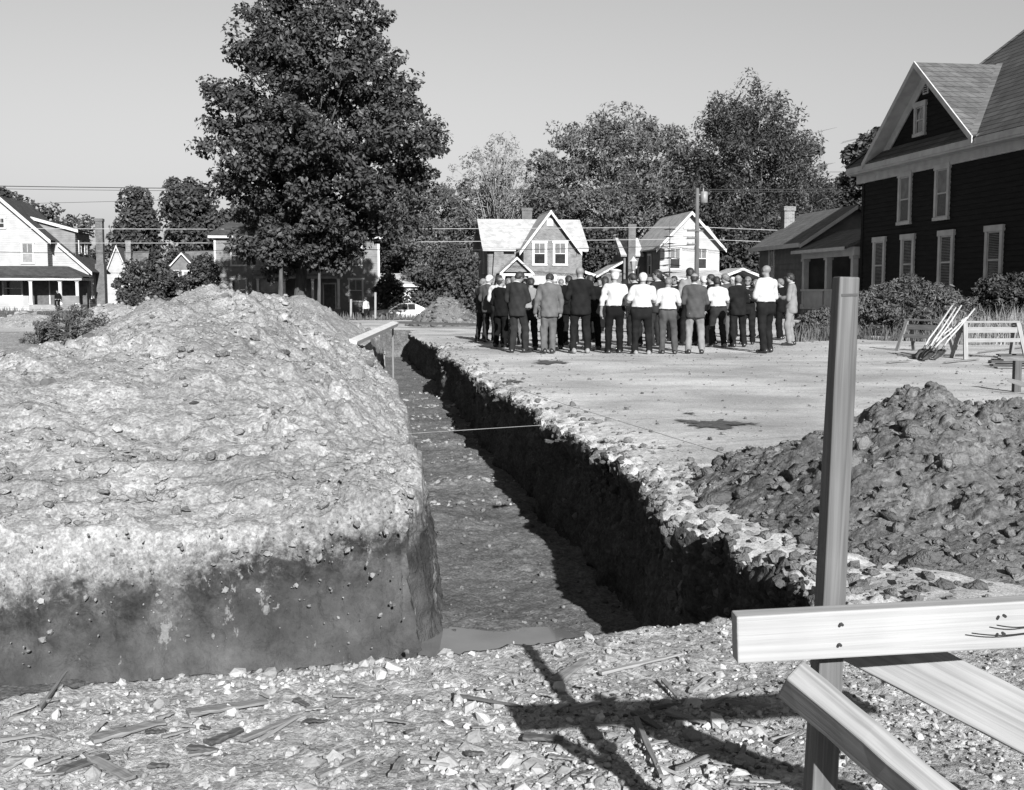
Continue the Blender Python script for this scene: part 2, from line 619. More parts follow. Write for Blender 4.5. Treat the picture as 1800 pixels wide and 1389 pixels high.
def leafcloud(C, R, per, size, rs, up=0.5, shell=0.55, aspect=0.62, squash=0.75):
    """leaf quads spread through clumps: C (n,3) centres, R (n,) radii"""
    n = len(C)
    C = np.repeat(C, per, 0); Rr = np.repeat(R, per)
    N = len(C)
    d = rs.normal(size=(N, 3)); d /= np.linalg.norm(d, axis=1)[:, None]
    q = (shell + (1 - shell) * rs.rand(N) ** 0.6) * Rr
    off = d * q[:, None]; off[:, 2] *= squash
    P = C + off
    nn = d * 0.7 + rs.normal(size=(N, 3)) * 0.55 + np.array([0, 0, up])
    nn /= np.linalg.norm(nn, axis=1)[:, None]
    a = np.cross(nn, rs.normal(size=(N, 3))); a /= np.linalg.norm(a, axis=1)[:, None]
    b = np.cross(nn, a)
    sz = size * rs.uniform(0.6, 1.3, N)
    a *= sz[:, None]; b *= (sz * aspect)[:, None]
    dn = nn * (sz * 0.22)[:, None]
    V = np.stack([P - a, P - b * 0.9 - dn * 0 + a * 0.1, P + a - dn, P + b * 0.9 + a * 0.1], 1).reshape(-1, 3)
    F = np.arange(4 * N).reshape(N, 4)
    cl = np.repeat(rs.uniform(0.75, 1.2, n), per) * rs.uniform(0.7, 1.3, N)
    return V, F, np.repeat(cl, 4)


def gridfaces(nr, nc, off=0):
    i = np.arange(nr - 1)[:, None] * nc + np.arange(nc - 1)[None]
    return np.stack([i, i + 1, i + nc + 1, i + nc], -1).reshape(-1, 4) + off


def geomspace_steps(a, b, d0, d1):
    out = [a]; L_ = abs(b - a)
    while out[-1] < b:
        q = (out[-1] - a) / L_
        out.append(out[-1] + d0 + (d1 - d0) * q)
    out[-1] = b
    return np.array(out)
# ------------------------------------------------------------------ terrain
soil_lot = soilmat('packed_dirt', 0.355, 0.245, 0.14, bump=0.35, gsc=70, patch=0.55, clod_mix=0.22, tracks=True)
soil_mound = soilmat('spoil_earth', 0.245, 0.175, 0.08, damp=0.034, damp_z=-0.11, damp_amp=0.15, chalk=0.15, bump=0.9, gsc=48)
soil_near = soilmat('bank_earth', 0.33, 0.24, 0.12, damp=0.04, damp_z=-0.45, bump=0.8, gsc=60)
soil_floor = soilmat('trench_mud', 0.125, 0.085, 0.045, bump=0.8, gsc=45, patch=1.4)
soil_pile = soilmat('pile_earth', 0.115, 0.07, 0.03, bump=0.9, gsc=42)
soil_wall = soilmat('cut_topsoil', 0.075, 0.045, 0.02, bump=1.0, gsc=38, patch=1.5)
m_clod = nmat('clod', 0.15, 0.24, scale=3.0, rough=0.95, bump=0.9, bscale=55, bdist=0.03, attr='var')
m_clod_dark = nmat('dark_clod', 0.075, 0.135, scale=3.0, rough=0.95, bump=0.9, bscale=55, bdist=0.03, attr='var')
m_gravel = nmat('gravel_stone', 0.165, 0.30, scale=6.0, rough=0.85, bump=0.4, bscale=60, attr='var')

FLOOR_Z = -1.1


def sER(t):
    t = np.asarray(t, float)
    e = 1.97 + 0.20 * fbm(t * 0.45, t * 0 + 3.1, 3) + 0.09 * fbm(t * 2.1, t * 0 + 8.7, 3)
    e = e + 0.30 * np.exp(-((t - 27.3) / 0.8) ** 2) - 0.22 * np.exp(-((t - 24.6) / 1.5) ** 2)
    return e + 0.35 * np.exp(-((t - 5.0) / 1.4) ** 2) * 0.3


def sEL(t):
    t = np.asarray(t, float)
    return 0.50 + 0.10 * smooth(8, 16, t) - 0.15 * smooth(17, 24, t) + 0.35 * smooth(26, 34, t) + 0.07 * fbm(t * 0.9, t * 0 + 1.3, 3)


def tEF(s):
    s = np.asarray(s, float)
    return 7.5 + 0.12 * fbm(s * 0.7, s * 0 + 5.5, 3)


def tEN(s):
    s = np.asarray(s, float)
    return 4.06 + 0.22 * smooth(0.3, 1.6, s) + 0.07 * fbm(s * 1.1, s * 0 + 2.2, 4) - 0.30 * smooth(0.2, -1.5, s)


def terrain(s, t):
    """height of the lot and of what lies beyond it"""
    s = np.asarray(s, float); t = np.asarray(t, float)
    left = 1 - smooth(4, 18, s)
    z = -0.85 * smooth(52, 80, t) * left + 0.5 * smooth(93, 101, t) * left
    return z + 0.0 * s


def lot_h(s, t):
    z = terrain(s, t)
    near = 1 - smooth(40, 55, t)
    z = z + near * (0.02 * fbm(s * 0.5, t * 0.5, 3) + 0.006 * fbm(s * 4, t * 4, 3))
    d = np.maximum(s - sER(t), 0)
    rough = np.exp(-d / 0.38) * (1 - smooth(30, 42, t))
    return z - 0.07 * np.exp(-d / 0.16) + rough * (0.05 * fbm(s * 5, t * 5, 4) + 0.03 * fbm(s * 15, t * 15, 3, ridged=True) + 1.2 * crumbs(s, t)) + 0.0015 * fbm(s * 25, t * 25, 2)


def mound_h(s, t):
    s = np.asarray(s, float); t = np.asarray(t, float)
    c = np.interp(t, [7.4, 8.3, 9.5, 11, 13, 15, 17.4, 20, 22, 24.5, 27, 30, 33, 36, 40],
                  [-0.26, 0.06, 0.46, 0.74, 0.96, 1.08, 1.17, 1.12, 1.05, 1.02, 0.9, 0.6, 0.35, 0.05, 0.0])
    dR = sEL(t) - s
    rslope = -0.06 + 0.62 * dR
    k = 0.16
    z = -k * np.log(np.exp(-c / k) + np.exp(-np.clip(rslope, -2, 6) / k)) + 0.03
    sl = -2.30 - 0.12 * np.clip(17.4 - t, 0, 12) - 0.12 * np.clip(t - 17.4, 0, 20)
    q = np.clip(sl - s + 0.25, 0, 30)
    z = z - 0.55 * (np.sqrt(q * q + 0.09) - 0.3)
    # undulation, crumbs
    z = z + 0.24 * fbm(s * 0.55 + 4, t * 0.55, 3) * smooth(0.0, 1.2, dR) * smooth(7.6, 9.5, t)
    z = z + 0.13 * fbm(s * 1.5, t * 1.5, 4) * smooth(-0.1, 0.8, t - 7.5) + 0.030 * fbm(s * 5.5, t * 5.5, 2)
    # a smaller heap shovelled up at the far end
    z = np.maximum(z, 1.40 * (1 - np.sqrt(((s + 1.25) / 2.1) ** 2 + ((t - 27.5) / 3.6) ** 2 + 0.01)) + 0.06 * fbm(s * 3, t * 3, 3))
    # shallow slump terraces low on the front
    z = z + 0.05 * smooth(0.45, 0.62, fbm(s * 0.9 + 9, t * 2.6, 3) * 0.5 + 0.5) * (1 - smooth(9.5, 12, t))
    z = z + 1.15 * crumbs(s, t, ((0.46, 0.085, 0.80), (0.21, 0.052, 0.62), (0.105, 0.032, 0.45))) * (0.35 + 0.85 * smooth(-0.2, 0.3, fbm(s * 0.7 + 20, t * 0.7, 2)))
    g = terrain(s, t) - 0.03 + 0.05 * fbm(s * 1.3, t * 1.3, 3) + 0.7 * crumbs(s, t)
    far = smooth(8.3, 10.5, t)
    return np.maximum(z, g * far + (-0.4) * (1 - far))


def lot_world(S, T, Z):
    return np.stack([S * CA - T * SA, S * SA + T * CA, Z], -1)


def build_mound():
    p = np.concatenate([geomspace_steps(0, 4.2, 0.014, 0.030), geomspace_steps(4.3, 12.0, 0.06, 0.25)])
    q = np.concatenate([geomspace_steps(0, 5.0, 0.014, 0.030), geomspace_steps(5.03, 32.5, 0.034, 0.13)])
    na, nb = 22, 34
    pa = np.concatenate([-np.arange(na, 0, -1) / na, p])        # negative: down the trench face
    qb = np.concatenate([-np.arange(nb, 0, -1) / nb, q])
    A = np.clip(-pa, 0, 1)[None, :]; B = np.clip(-qb, 0, 1)[:, None]
    Pp = np.clip(pa, 0, None)[None, :]; Qq = np.clip(qb, 0, None)[:, None]
    T0 = 7.5 + Qq + 0 * Pp
    S = sEL(T0) - Pp
    T = tEF(S) + Qq
    # soften the outer corner in plan
    rc = 0.5
    inx = np.clip(rc - Pp, 0, rc); iny = np.clip(rc - Qq, 0, rc)
    l = np.sqrt(inx ** 2 + iny ** 2); m = np.maximum(inx, iny)
    f = np.where(l > 1e-6, m / np.maximum(l, 1e-6), 1)
    S = S - inx * (1 - f); T = T + iny * (1 - f)
    Zt = mound_h(S, T)
    D = np.maximum(A, B) + 0 * S
    zf = FLOOR_Z - 0.06
    Z = Zt * (1 - D) + zf * D
    n1 = fbm(S * 1.7 + T * 1.7, Z * 2.2, 4); n2 = fbm((S - T) * 6.0, Z * 4.0, 4, ridged=True)
    n3 = fbm((S - T) * 19.0, Z * 15.0, 3, ridged=True)
    w = (0.07 * n1 + 0.035 * n2 + 0.016 * n3 + 0.6 * crumbs(S - T, Z * 1.0 + 3.3)) * smooth(0, 0.2, D)
    aw = (A > 0); bw = (B > 0)
    S = S + np.where(aw, 0.10 * A + w, 0)
    T = T - np.where(bw, 0.34 * B ** 1.2 + w, 0)
    V = lot_world(S, T, Z).reshape(-1, 3)
    o = np_mesh('dirt_mound', V, gridfaces(len(qb), len(pa)), soil_mound)
    # winding: rows go away from the camera, columns run right to left
    return o


mound = build_mound()
mound.data.flip_normals()
tag(mound, 'big pale mound of excavated earth with dark damp cut face at the trench', 'mound')


def scatter_on(hfun, n, smin, smax, tmin, tmax, rmin, rmax, seed, keep=None, power=2.2, sink=0.25, tpow=1.0):
    rs = np.random.RandomState(seed)
    s = rs.uniform(smin, smax, n); t = tmin + (tmax - tmin) * rs.rand(n) ** tpow
    r = rmin + (rmax - rmin) * rs.rand(n) ** power
    if keep is not None:
        k = keep(s, t, rs); s, t, r = s[k], t[k], r[k]
    z = hfun(s, t) + r * (0.5 - sink)
    return lot_world(s, t, z), r


P, R = scatter_on(mound_h, 22000, -6.5, 0.9, 7.62, 26, 0.006, 0.020, 11, tpow=1.5, power=2.0, sink=0.0,
                  keep=lambda s, t, rs: (s < sEL(t) - 0.05) & (fbm(s * 0.8 + 3, t * 0.8, 3) + rs.uniform(-0.5, 0.5, len(s)) > -0.05))
P2, R2 = scatter_on(mound_h, 5200, -6.0, 0.8, 7.6, 24, 0.012, 0.055, 13, tpow=1.5, power=2.8, sink=0.02,
                    keep=lambda s, t, rs: (s < sEL(t) - 0.05) & (fbm(s * 1.3 + 8, t * 1.3, 3) + rs.uniform(-0.4, 0.4, len(s)) > -0.1))
V, F, var = stones(np.concatenate([P, P2]), np.concatenate([R, R2]), 3)
tag(np_mesh('clods', V, F, m_clod, mound, False, var), kind='stuff')
P, R = scatter_on(mound_h, 60, -6.0, 0.6, 7.7, 24, 0.05, 0.13, 12, tpow=1.4, power=2.5, sink=0.3, keep=lambda s, t, rs: s < sEL(t) - 0.1)
V, F, var = stones(P, R, 4, sub=1, rough=0.16)
tag(np_mesh('lumps', V, F, m_clod, mound, False, var), kind='stuff')
# half-buried dark stones and lumps of clay in the slope
P, R = scatter_on(mound_h, 40, -6.0, 0.6, 7.7, 24, 0.03, 0.10, 15, tpow=1.4, power=2.0, sink=0.45, keep=lambda s, t, rs: s < sEL(t) - 0.1)
V, F, var = stones(P, R, 6, sub=1, rough=0.2)
tag(np_mesh('dark_lumps', V, F, nmat('dark_lump', 0.05, 0.1, rough=0.9, bump=0.6, bscale=30, attr='var'), mound, False, var), kind='stuff')


def wall_stones():
    """chalk lumps and pebbles stuck in the damp front face"""
    rs = np.random.RandomState(21)
    n = 420
    s = rs.uniform(-4.5, 0.35, n); d = rs.beta(1.3, 2.2, n)
    t = tEF(s) - 0.34 * d ** 1.2 - 0.05
    z = mound_h(s, tEF(s)) * (1 - d) + (FLOOR_Z - 0.06) * d
    r = 0.005 + 0.026 * rs.rand(n) ** 4
    return lot_world(s, t, z), r


P, R = wall_stones()
V, F, var = stones(P, R, 5, flat=1.0)
tag(np_mesh('face_pebbles', V, F, m_gravel, mound, False, var * 0.6), kind='stuff')



def build_ground():
    Vs = []; Fs = []; off = 0
    # right-hand lot with the shaded trench wall
    nd = 46
    sc = np.concatenate([geomspace_steps(0, 1.2, 0.018, 0.03), geomspace_steps(1.24, 46, 0.05, 1.6)])
    tc = np.concatenate([geomspace_steps(4.2, 12, 0.02, 0.036), geomspace_steps(12.04, 40.0, 0.045, 0.2)])
    pa = np.concatenate([-np.arange(nd, 0, -1) / nd, sc])
    A = np.clip(-pa, 0, 1)[None, :]; Pp = np.clip(pa, 0, None)[None, :]
    T = tc[:, None] + 0 * Pp
    S = sER(T) + Pp
    Zt = lot_h(S, T)
    D = A + 0 * S
    Z = Zt * (1 - D) + (FLOOR_Z - 0.06) * D
    n1 = fbm(T * 1.1, Z * 1.2, 4); n2 = fbm(T * 4.5, Z * 1.6 + 5, 4, ridged=True); n3 = fbm(T * 17, Z * 9, 3, ridged=True)
    wv = (0.05 * n1 + 0.045 * n2 + 0.03 * n3 - 0.8 * crumbs(T, Z * 0.8 + 7.7)) * smooth(0, 0.10, D) - 0.03 * D
    wv = wv + 0.09 * smooth(0.0, 0.2, D) * (1 - 0.5 * smooth(0.3, 0.8, D))       # undercut below the lip
    wv = wv - 0.05 * smooth(0.1, 0.6, fbm(T * 0.9 + 3, D * 1.0, 3)) * smooth(0, 0.1, D) * (1 - smooth(0.3, 0.5, D))
    S = S + np.where(D > 0, wv, 0)
    # ragged lip: hanging crumbs
    V = lot_world(S, T, Z).reshape(-1, 3)
    F = gridfaces(len(tc), len(pa)).reshape(len(tc) - 1, len(pa) - 1, 4)
    nc = nd + 2
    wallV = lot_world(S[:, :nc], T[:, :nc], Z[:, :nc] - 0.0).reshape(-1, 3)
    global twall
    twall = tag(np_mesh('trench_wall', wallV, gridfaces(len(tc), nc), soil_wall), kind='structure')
    Vs.append(V); Fs.append(F[:, nd + 1:].reshape(-1, 4)); off += len(V)
    # far land, with the far end of the trench
    sc = np.unique(np.concatenate([-geomspace_steps(0, 260, 1.0, 25), geomspace_steps(0, 260, 1.0, 25), [0.19, 0.21, 3.19, 3.21]]))
    tc = np.concatenate([[40.0] * 4, geomspace_steps(40.2, 130, 1.0, 2.5), geomspace_steps(135, 1500, 10, 200)])
    S, T = np.meshgrid(sc, tc)
    Z = terrain(S, T) + 0.02 * fbm(S * 0.4, T * 0.4, 2) * (1 - smooth(120, 200, T))
    Z[:4] = Z[4:5] - 0.004
    T[:4] += np.array([-0.03, -0.02, -0.01, 0.0])[:, None]
    V = lot_world(S, T, Z).reshape(-1, 3)
    Vs.append(V); Fs.append(gridfaces(len(tc), len(sc), off)); off += len(V)
    # left of the mound
    sc = np.unique(-geomspace_steps(10.9, 140, 0.4, 12)); tc = geomspace_steps(7.6, 40.1, 0.5, 1.0)
    S, T = np.meshgrid(sc, tc)
    Z = terrain(S, T) - 0.03 + 0.03 * fbm(S * 1.3, T * 1.3, 3)
    V = lot_world(S, T, Z).reshape(-1, 3)
    Vs.append(V); Fs.append(gridfaces(len(tc), len(sc), off)); off += len(V)
    return np_mesh('ground', np.concatenate(Vs), np.concatenate(Fs), soil_lot)


ground = tag(build_ground(), kind='structure')


def build_end():
    S, D = np.meshgrid(np.linspace(0.0, 2.9, 90), np.linspace(0, 1, 40))
    Z = 0.012 - 1.12 * D
    T = 39.7 - 0.35 * D + 0.10 * fbm(S * 3, Z * 3, 4) - 1.0 * crumbs(S, Z + 5)
    o = np_mesh('trench_end', lot_world(S, T, Z).reshape(-1, 3), gridfaces(40, 90), soil_pile)
    o.data.flip_normals()
    return tag(o, kind='structure')


build_end()


def near_h(s, t):
    s = np.asarray(s, float); t = np.asarray(t, float)
    z = 0.03 * fbm(s * 0.9, t * 0.9, 3) + 0.018 * fbm(s * 4, t * 4, 4)
    d = np.maximum(tEN(s) - t, 0)
    z = z + 0.02 * np.exp(-d / 0.3)
    return z * (1 - 0.5 * smooth(1.9, 2.6, s)) + 0.7 * crumbs(s, t, ((0.12, 0.02, 0.6), (0.05, 0.014, 0.4), (0.026, 0.009, 0.3)))


def build_near():
    nd = 26
    sc = np.concatenate([-geomspace_steps(3.1, 12, 0.08, 0.6)[::-1], np.arange(-3.06, 3.06, 0.018), geomspace_steps(3.1, 9, 0.06, 0.5)])
    d = np.concatenate([geomspace_steps(0, 1.8, 0.017, 0.018), geomspace_steps(1.83, 8.0, 0.05, 0.5)])
    db = np.concatenate([-np.arange(nd, 0, -1) / nd, d])
    B = np.clip(-db, 0, 1)[:, None]; Dq = np.clip(db, 0, None)[:, None]
    S = sc[None, :] + 0 * Dq
    T = tEN(S) - Dq
    Zt = near_h(S, T)
    cut = 1 - smooth(1.85, 2.05, S)
    Dd = B * cut
    Z = Zt * (1 - Dd) + (FLOOR_Z - 0.06) * Dd
    T = T + np.where(Dd > 0, 0.28 * Dd + 0.08 * fbm(S * 3, Z * 3, 4) * smooth(0, 0.2, Dd), 0)
    V = lot_world(S, T, Z).reshape(-1, 3)
    o = np_mesh('trench_bank', V, gridfaces(len(db), len(sc)), soil_near)
    o.data.flip_normals()
    return o


bank = tag(build_near(), kind='structure')


def floor_h(s, t):
    s = np.asarray(s, float); t = np.asarray(t, float)
    z = FLOOR_Z + 0.05 * fbm(s * 1.1, t * 1.1, 3) + 0.02 * fbm(s * 6, t * 6, 4) + 0.008 * fbm(s * 22, t * 22, 2, ridged=True)
    z = z - 0.05 * np.exp(-(((s - 0.8) / 1.2) ** 2 + ((t - 7.6) / 0.8) ** 2)) + 0.02 * smooth(9, 12, t)
    # shovelled steps across the floor
    for tt in (12.4, 14.0, 15.6, 17.5):
        z = z + 0.05 * np.exp(-((t - tt - 0.25 * fbm(s * 2.2, s * 0 + tt, 3)) / 0.16) ** 2) * (0.7 + 0.6 * fbm(s * 7, t * 7, 3))
    z = z + 0.14 * smooth(12, 24, t) + 0.5 * crumbs(s, t) * (1 - 0.7 * np.exp(-((t - 7.4) / 1.2) ** 2))
    # loose earth against the foot of the mound
    z = z + 0.30 * np.exp(-np.maximum(s - sEL(t), 0) / 0.16) * smooth(13, 20, t)
    return z


def build_floor():
    Vs = []; Fs = []
    sc = np.arange(-0.1, 2.75, 0.03); tc = np.concatenate([geomspace_steps(3.9, 14, 0.028, 0.04), geomspace_steps(14.03, 40.6, 0.04, 0.2)])
    S, T = np.meshgrid(sc, tc)
    V = lot_world(S, T, floor_h(S, T)).reshape(-1, 3)
    Vs.append(V); Fs.append(gridfaces(len(tc), len(sc)))
    sc = np.arange(-12, -0.1, 0.1); tc = np.arange(3.9, 8.2, 0.1)
    S, T = np.meshgrid(sc, tc)
    V2 = lot_world(S, T, floor_h(S, T)).reshape(-1, 3)
    Vs.append(V2); Fs.append(gridfaces(len(tc), len(sc), len(V)))
    return np_mesh('trench_floor', np.concatenate(Vs), np.concatenate(Fs), soil_floor)


tfloor = tag(build_floor(), kind='structure')
P, R = scatter_on(floor_h, 1700, 0.3, 2.2, 7.0, 34, 0.006, 0.036, 31, tpow=1.6, power=6.0)
V, F, var = stones(P, R, 8)
tag(np_mesh('floor_pebbles', V, F, m_clod_dark, tfloor, True, var), kind='stuff')
P, R = scatter_on(floor_h, 2200, 0.3, 2.0, 11.8, 26, 0.015, 0.06, 32, tpow=1.2, power=2.5,
                  keep=lambda s, t, rs: (np.abs(((t - 12.4) % 1.6) - 0.1) < 0.3 + 0.2 * rs.rand(len(s))) & (rs.rand(len(s)) < 0.65))
V, F, var = stones(P, R, 9)
tag(np_mesh('floor_clods', V, F, m_clod, tfloor, False, var), kind='stuff')

# bright crumbs along the lip of the shaded wall and hanging on it
P, R = scatter_on(lot_h, 15000, 1.6, 4.2, 4.3, 30, 0.007, 0.05, 41, tpow=1.6, power=3.2, sink=0.25,
                  keep=lambda s, t, rs: (s > sER(t) + 0.0) & (rs.rand(len(s)) < np.exp(-(s - sER(t)) / (0.22 + 0.25 * (1 - smooth(6, 12, t))))))
V, F, var = stones(P, R, 13)
tag(np_mesh('lip_clods', V, F, m_clod_dark, ground, False, var * 1.1), kind='stuff')


def hanging():
    rs = np.random.RandomState(43)
    n = 3600
    t = 4.4 + 26 * rs.rand(n) ** 1.6; d = rs.beta(0.8, 2.6, n)
    s = sER(t) + 0.02 + 0.10 * smooth(0, 0.2, d) - 0.03 * d + rs.uniform(-0.04, 0.03, n)
    r = 0.008 + 0.045 * rs.rand(n) ** 3
    return lot_world(s, t, lot_h(s, t) * (1 - d) + FLOOR_Z * d), r


P, R = hanging()
V, F, var = stones(P, R, 44, flat=1.0)
tag(np_mesh('wall_clods', V, F, m_clod_dark, twall, False, var * 0.75), kind='stuff')
# grit and litter over the trodden lot
P, R = scatter_on(lot_h, 2600, 2.4, 14, 6.5, 34, 0.006, 0.03, 42, tpow=1.0, power=3.0)
V, F, var = stones(P, R, 14)
tag(np_mesh('lot_grit', V, F, m_clod_dark, ground, False, var), kind='stuff')

# loose gravel on the near bank
rs = np.random.RandomState(50)


def gravel_keep(s, t, rs):
    dens = 0.12 + 0.88 * smooth(-0.35, 0.25, fbm(s * 1.4 + 7, t * 1.4, 3)) * (1 - 0.8 * smooth(0.8, 1.4, s)) * (0.25 + 0.75 * smooth(-1.2, -0.45, s + 0.9 * (3.4 - t)))
    return (t < tEN(s) - 0.01) & (rs.rand(len(s)) < dens)


P, R = scatter_on(near_h, 25000, -2.6, 2.6, 2.5, 4.4, 0.003, 0.009, 51, power=1.6, sink=0.3, keep=gravel_keep)
P2, R2 = scatter_on(near_h, 15000, -2.4, 2.2, 2.5, 4.4, 0.006, 0.016, 52, power=1.8, sink=0.3, keep=gravel_keep)
P3, R3 = scatter_on(near_h, 1300, -2.2, 1.6, 2.5, 4.4, 0.016, 0.040, 53, power=2.4, sink=0.35, keep=gravel_keep)
V, F, var = stones(np.concatenate([P, P2, P3]), np.concatenate([R, R2, R3]), 15, flat=0.8)
PD, RD = scatter_on(near_h, 3500, 0.5, 2.9, 2.3, 4.5, 0.003, 0.012, 57, power=2.5, sink=0.3, keep=lambda s, t, rs: t < tEN(s) - 0.02)
Vd, Fd_, vd = stones(PD, RD, 16, flat=0.8)
tag(np_mesh('dark_grit', Vd, Fd_, m_clod_dark, bank, False, vd), kind='stuff')
tag(np_mesh('gravel', V, F, m_gravel, None, False, var), 'pale loose gravel over the near bank of the trench', 'gravel', kind='stuff')


# ---- piles standing on the lot
def pile(name, label, su, sv, hfun, rad, step, mat, clods, seed, cmat=None, crange=(0.015, 0.08)):
    """hfun(ds, dt) -> height above local ground; centred on lot point (su, sv)"""
    n = int(2 * rad / step)
    g = np.linspace(-rad, rad, n)
    S, T = np.meshgrid(su + g, sv + g)
    H = hfun(S - su, T - sv)
    base = lot_h(S, T)
    F = gridfaces(n, n)
    k = (H > -0.06).ravel() & (S > sER(T) + 0.04).ravel() if abs(su - 3.7) < 0.1 else (H > -0.06).ravel()
    F = F[k[F].all(1)]
    o = np_mesh(name, lot_world(S, T, base + H).reshape(-1, 3), F, mat)
    tag(o, label, 'dirt pile')
    hh = lambda s, t: lot_h(s, t) + hfun(s - su, t - sv)
    P, R = scatter_on(hh, clods, su - rad, su + rad, sv - rad, sv + rad, crange[0], crange[1], seed, power=3.2, sink=0.3,
                      keep=lambda s, t, rs: (hfun(s - su, t - sv) > -0.04) & ((s > sER(t)) | (t > 30)))
    V, F, var = stones(P, R, seed + 1, sub=0, rough=0.3)
    tag(np_mesh('clods', V, F, cmat or m_clod_dark, o, False, var), kind='stuff')
    return o


def h_near(ds, dt):
    a = np.where(ds < 0, ds / 1.45, ds / 3.6); b = np.where(dt < 0, dt / 2.7, dt / 1.35)
    r = np.sqrt(a * a + b * b + 0.004)
    z = 0.64 * (1 - r ** 0.95)
    z = z + 0.16 * np.exp(-((ds - 0.05) / 0.22) ** 2 - ((dt) / 0.3) ** 2)
    S = ds + 3; T = dt + 9
    z = z + (0.13 * fbm(S * 1.6, T * 1.6, 3) + 0.06 * fbm(S * 5, T * 5, 4) + 0.022 * fbm(S * 15, T * 15, 3, ridged=True) + 0.9 * crumbs(S, T, ((0.30, 0.06, 0.75), (0.13, 0.04, 0.55), (0.06, 0.022, 0.35), (0.035, 0.012, 0.3)))) * smooth(-0.05, 0.25, z)
    return z


near_pile = pile('dirt_pile', 'dark cloddy spoil heap behind the tall wooden post', 3.70, 7.15, h_near, 3.1, 0.016, soil_pile, 12000, 61, crange=(0.005, 0.034))

hh_ = lambda s, t: lot_h(s, t) + h_near(s - 3.70, t - 7.15)
P, R = scatter_on(hh_, 420, 1.8, 6.4, 4.6, 8.6, 0.025, 0.10, 68, power=3.2, sink=0.35, keep=lambda s, t, rs: (s > sER(t) + 0.1) & (h_near(s - 3.7, t - 7.15) > -0.05))
V, F, var = stones(P, R, 69, sub=1, rough=0.3)
tag(np_mesh('big_clods', V, F, m_clod_dark, near_pile, True, var * 0.85), kind='stuff')


def h_far(hh, ra, rb, sd, amp=0.25):
    def f(ds, dt):
        r = np.sqrt((ds / ra) ** 2 + (dt / rb) ** 2 + 0.01)
        z = hh * (1 - r ** 1.1)
        return z + amp * (fbm(ds * 1.2 + sd, dt * 1.2, 3) * 0.8 + 0.35 * fbm(ds * 4 + sd, dt * 4, 3)) * smooth(-0.05, 0.3, z)
    return f


def lotpt(u, v, Y):
    p = at(u, v, Y)
    return TOLOT(p.x, p.y)


su, sv = lotpt(790, 560, 45)
pile('dirt_pile', 'rubble heap beside the leftmost men of the crowd', su, sv, h_far(1.25, 1.75, 1.8, 3.0, 0.45), 2.4, 0.05, soil_pile, 900, 63, m_clod_dark, (0.05, 0.16))
su, sv = lotpt(205, 560, 46)
pile('dirt_pile', 'low pale dirt heap in front of the outside brick chimney', su, sv, h_far(0.95, 2.3, 1.6, 9.0, 0.3), 2.8, 0.08, soil_mound, 700, 65, m_clod, (0.05, 0.14))
su, sv = lotpt(40, 560, 44)
pile('dirt_pile', 'long pale dirt heap in front of the white house steps', su, sv, h_far(0.62, 4.0, 1.6, 5.0, 0.25), 4.4, 0.1, soil_mound, 900, 67, m_clod, (0.05, 0.14))

# puddles on the trench floor
m_water = nmat('muddy_water', 0.085, 0.12, scale=2.5, rough=0.06, spec=0.5)


def puddle(label, cs, ct, pts, z):
    mb = MB()
    mb.v = [tuple(LOT(cs + a, ct + b, z)) for a, b in pts]
    mb.f = [tuple(range(len(pts)))]
    o = mb.build('puddle', m_water)
    tag(o, label, 'puddle', kind='structure')


rg = random.Random(4)
pp = []
for k in range(40):
    a = 2 * math.pi * k / 40
    r = 1 + 0.16 * math.sin(3 * a + 1) + 0.10 * math.sin(7 * a) + rg.uniform(-0.05, 0.05)
    pp.append((0.95 * r * math.cos(a), 0.85 * r * math.sin(a)))
puddle('wide muddy puddle at the near end of the trench floor', 0.95, 7.3, pp, FLOOR_Z - 0.0)
pp = []
for k in range(40):
    a = 2 * math.pi * k / 40
    r = 1 + 0.28 * math.sin(2 * a + 0.6) + 0.2 * math.sin(5 * a) + rg.uniform(-0.1, 0.1)
    pp.append((0.20 * r * math.cos(a), 0.75 * r * math.sin(a)))
puddle('small ragged puddle in the middle of the trench floor', 0.86, 111.3, pp, FLOOR_Z + 0.06)
# ------------------------------------------------------------------ houses
m_white = nmat('white_paint', 0.21, 0.265, scale=1.2, rough=0.7, bump=0.1, bscale=8)
m_trim = nmat('white_trim', 0.32, 0.38, scale=2.5, rough=0.65)
m_trim_grey = nmat('weathered_trim', 0.30, 0.38, scale=2.5, rough=0.7)
m_glass = nmat('window_glass', 0.012, 0.02, rough=0.08, spec=0.6)
m_shade = nmat('window_shade', 0.12, 0.18, scale=3, rough=0.8)
m_curtain = nmat('net_curtain', 0.05, 0.13, scale=9, rough=0.9, stretch=(8, 8, 1))
m_curtain2 = nmat('blind_slat', 0.10, 0.16, scale=3, rough=0.6)
m_roof_dark = brickmat('dark_shingle', 0.035, 0.05, 0.02, 3.0, bw=0.6, rh=0.42)
m_roof_pale = brickmat('pale_shingle', 0.26, 0.32, 0.18, 3.0, bw=0.6, rh=0.42)
m_roof_grey = brickmat('grey_shingle', 0.075, 0.105, 0.05, 3.0, bw=0.6, rh=0.42)
m_roof_dorm = brickmat('hex_shingle', 0.062, 0.08, 0.03, 2.2, bw=0.8, rh=0.55, bump=0.9, msize=0.03)
m_roof_main = brickmat('striped_shingle', 0.055, 0.075, 0.02, 2.4, bw=3.0, rh=0.5, bump=0.9, msize=0.04)
m_brick = brickmat('far_brick', 0.075, 0.13, 0.19, 4.2, bw=0.95, rh=0.32, bump=0.3, msize=0.035)
m_chim = brickmat('chimney_brick', 0.05, 0.08, 0.13, 4.2, bw=0.95, rh=0.32, bump=0.3, msize=0.04)
m_siding_mid = nmat('tan_shaded_siding', 0.10, 0.14, scale=2, rough=0.8)  # tan of the long house; also paints the white house's dim side
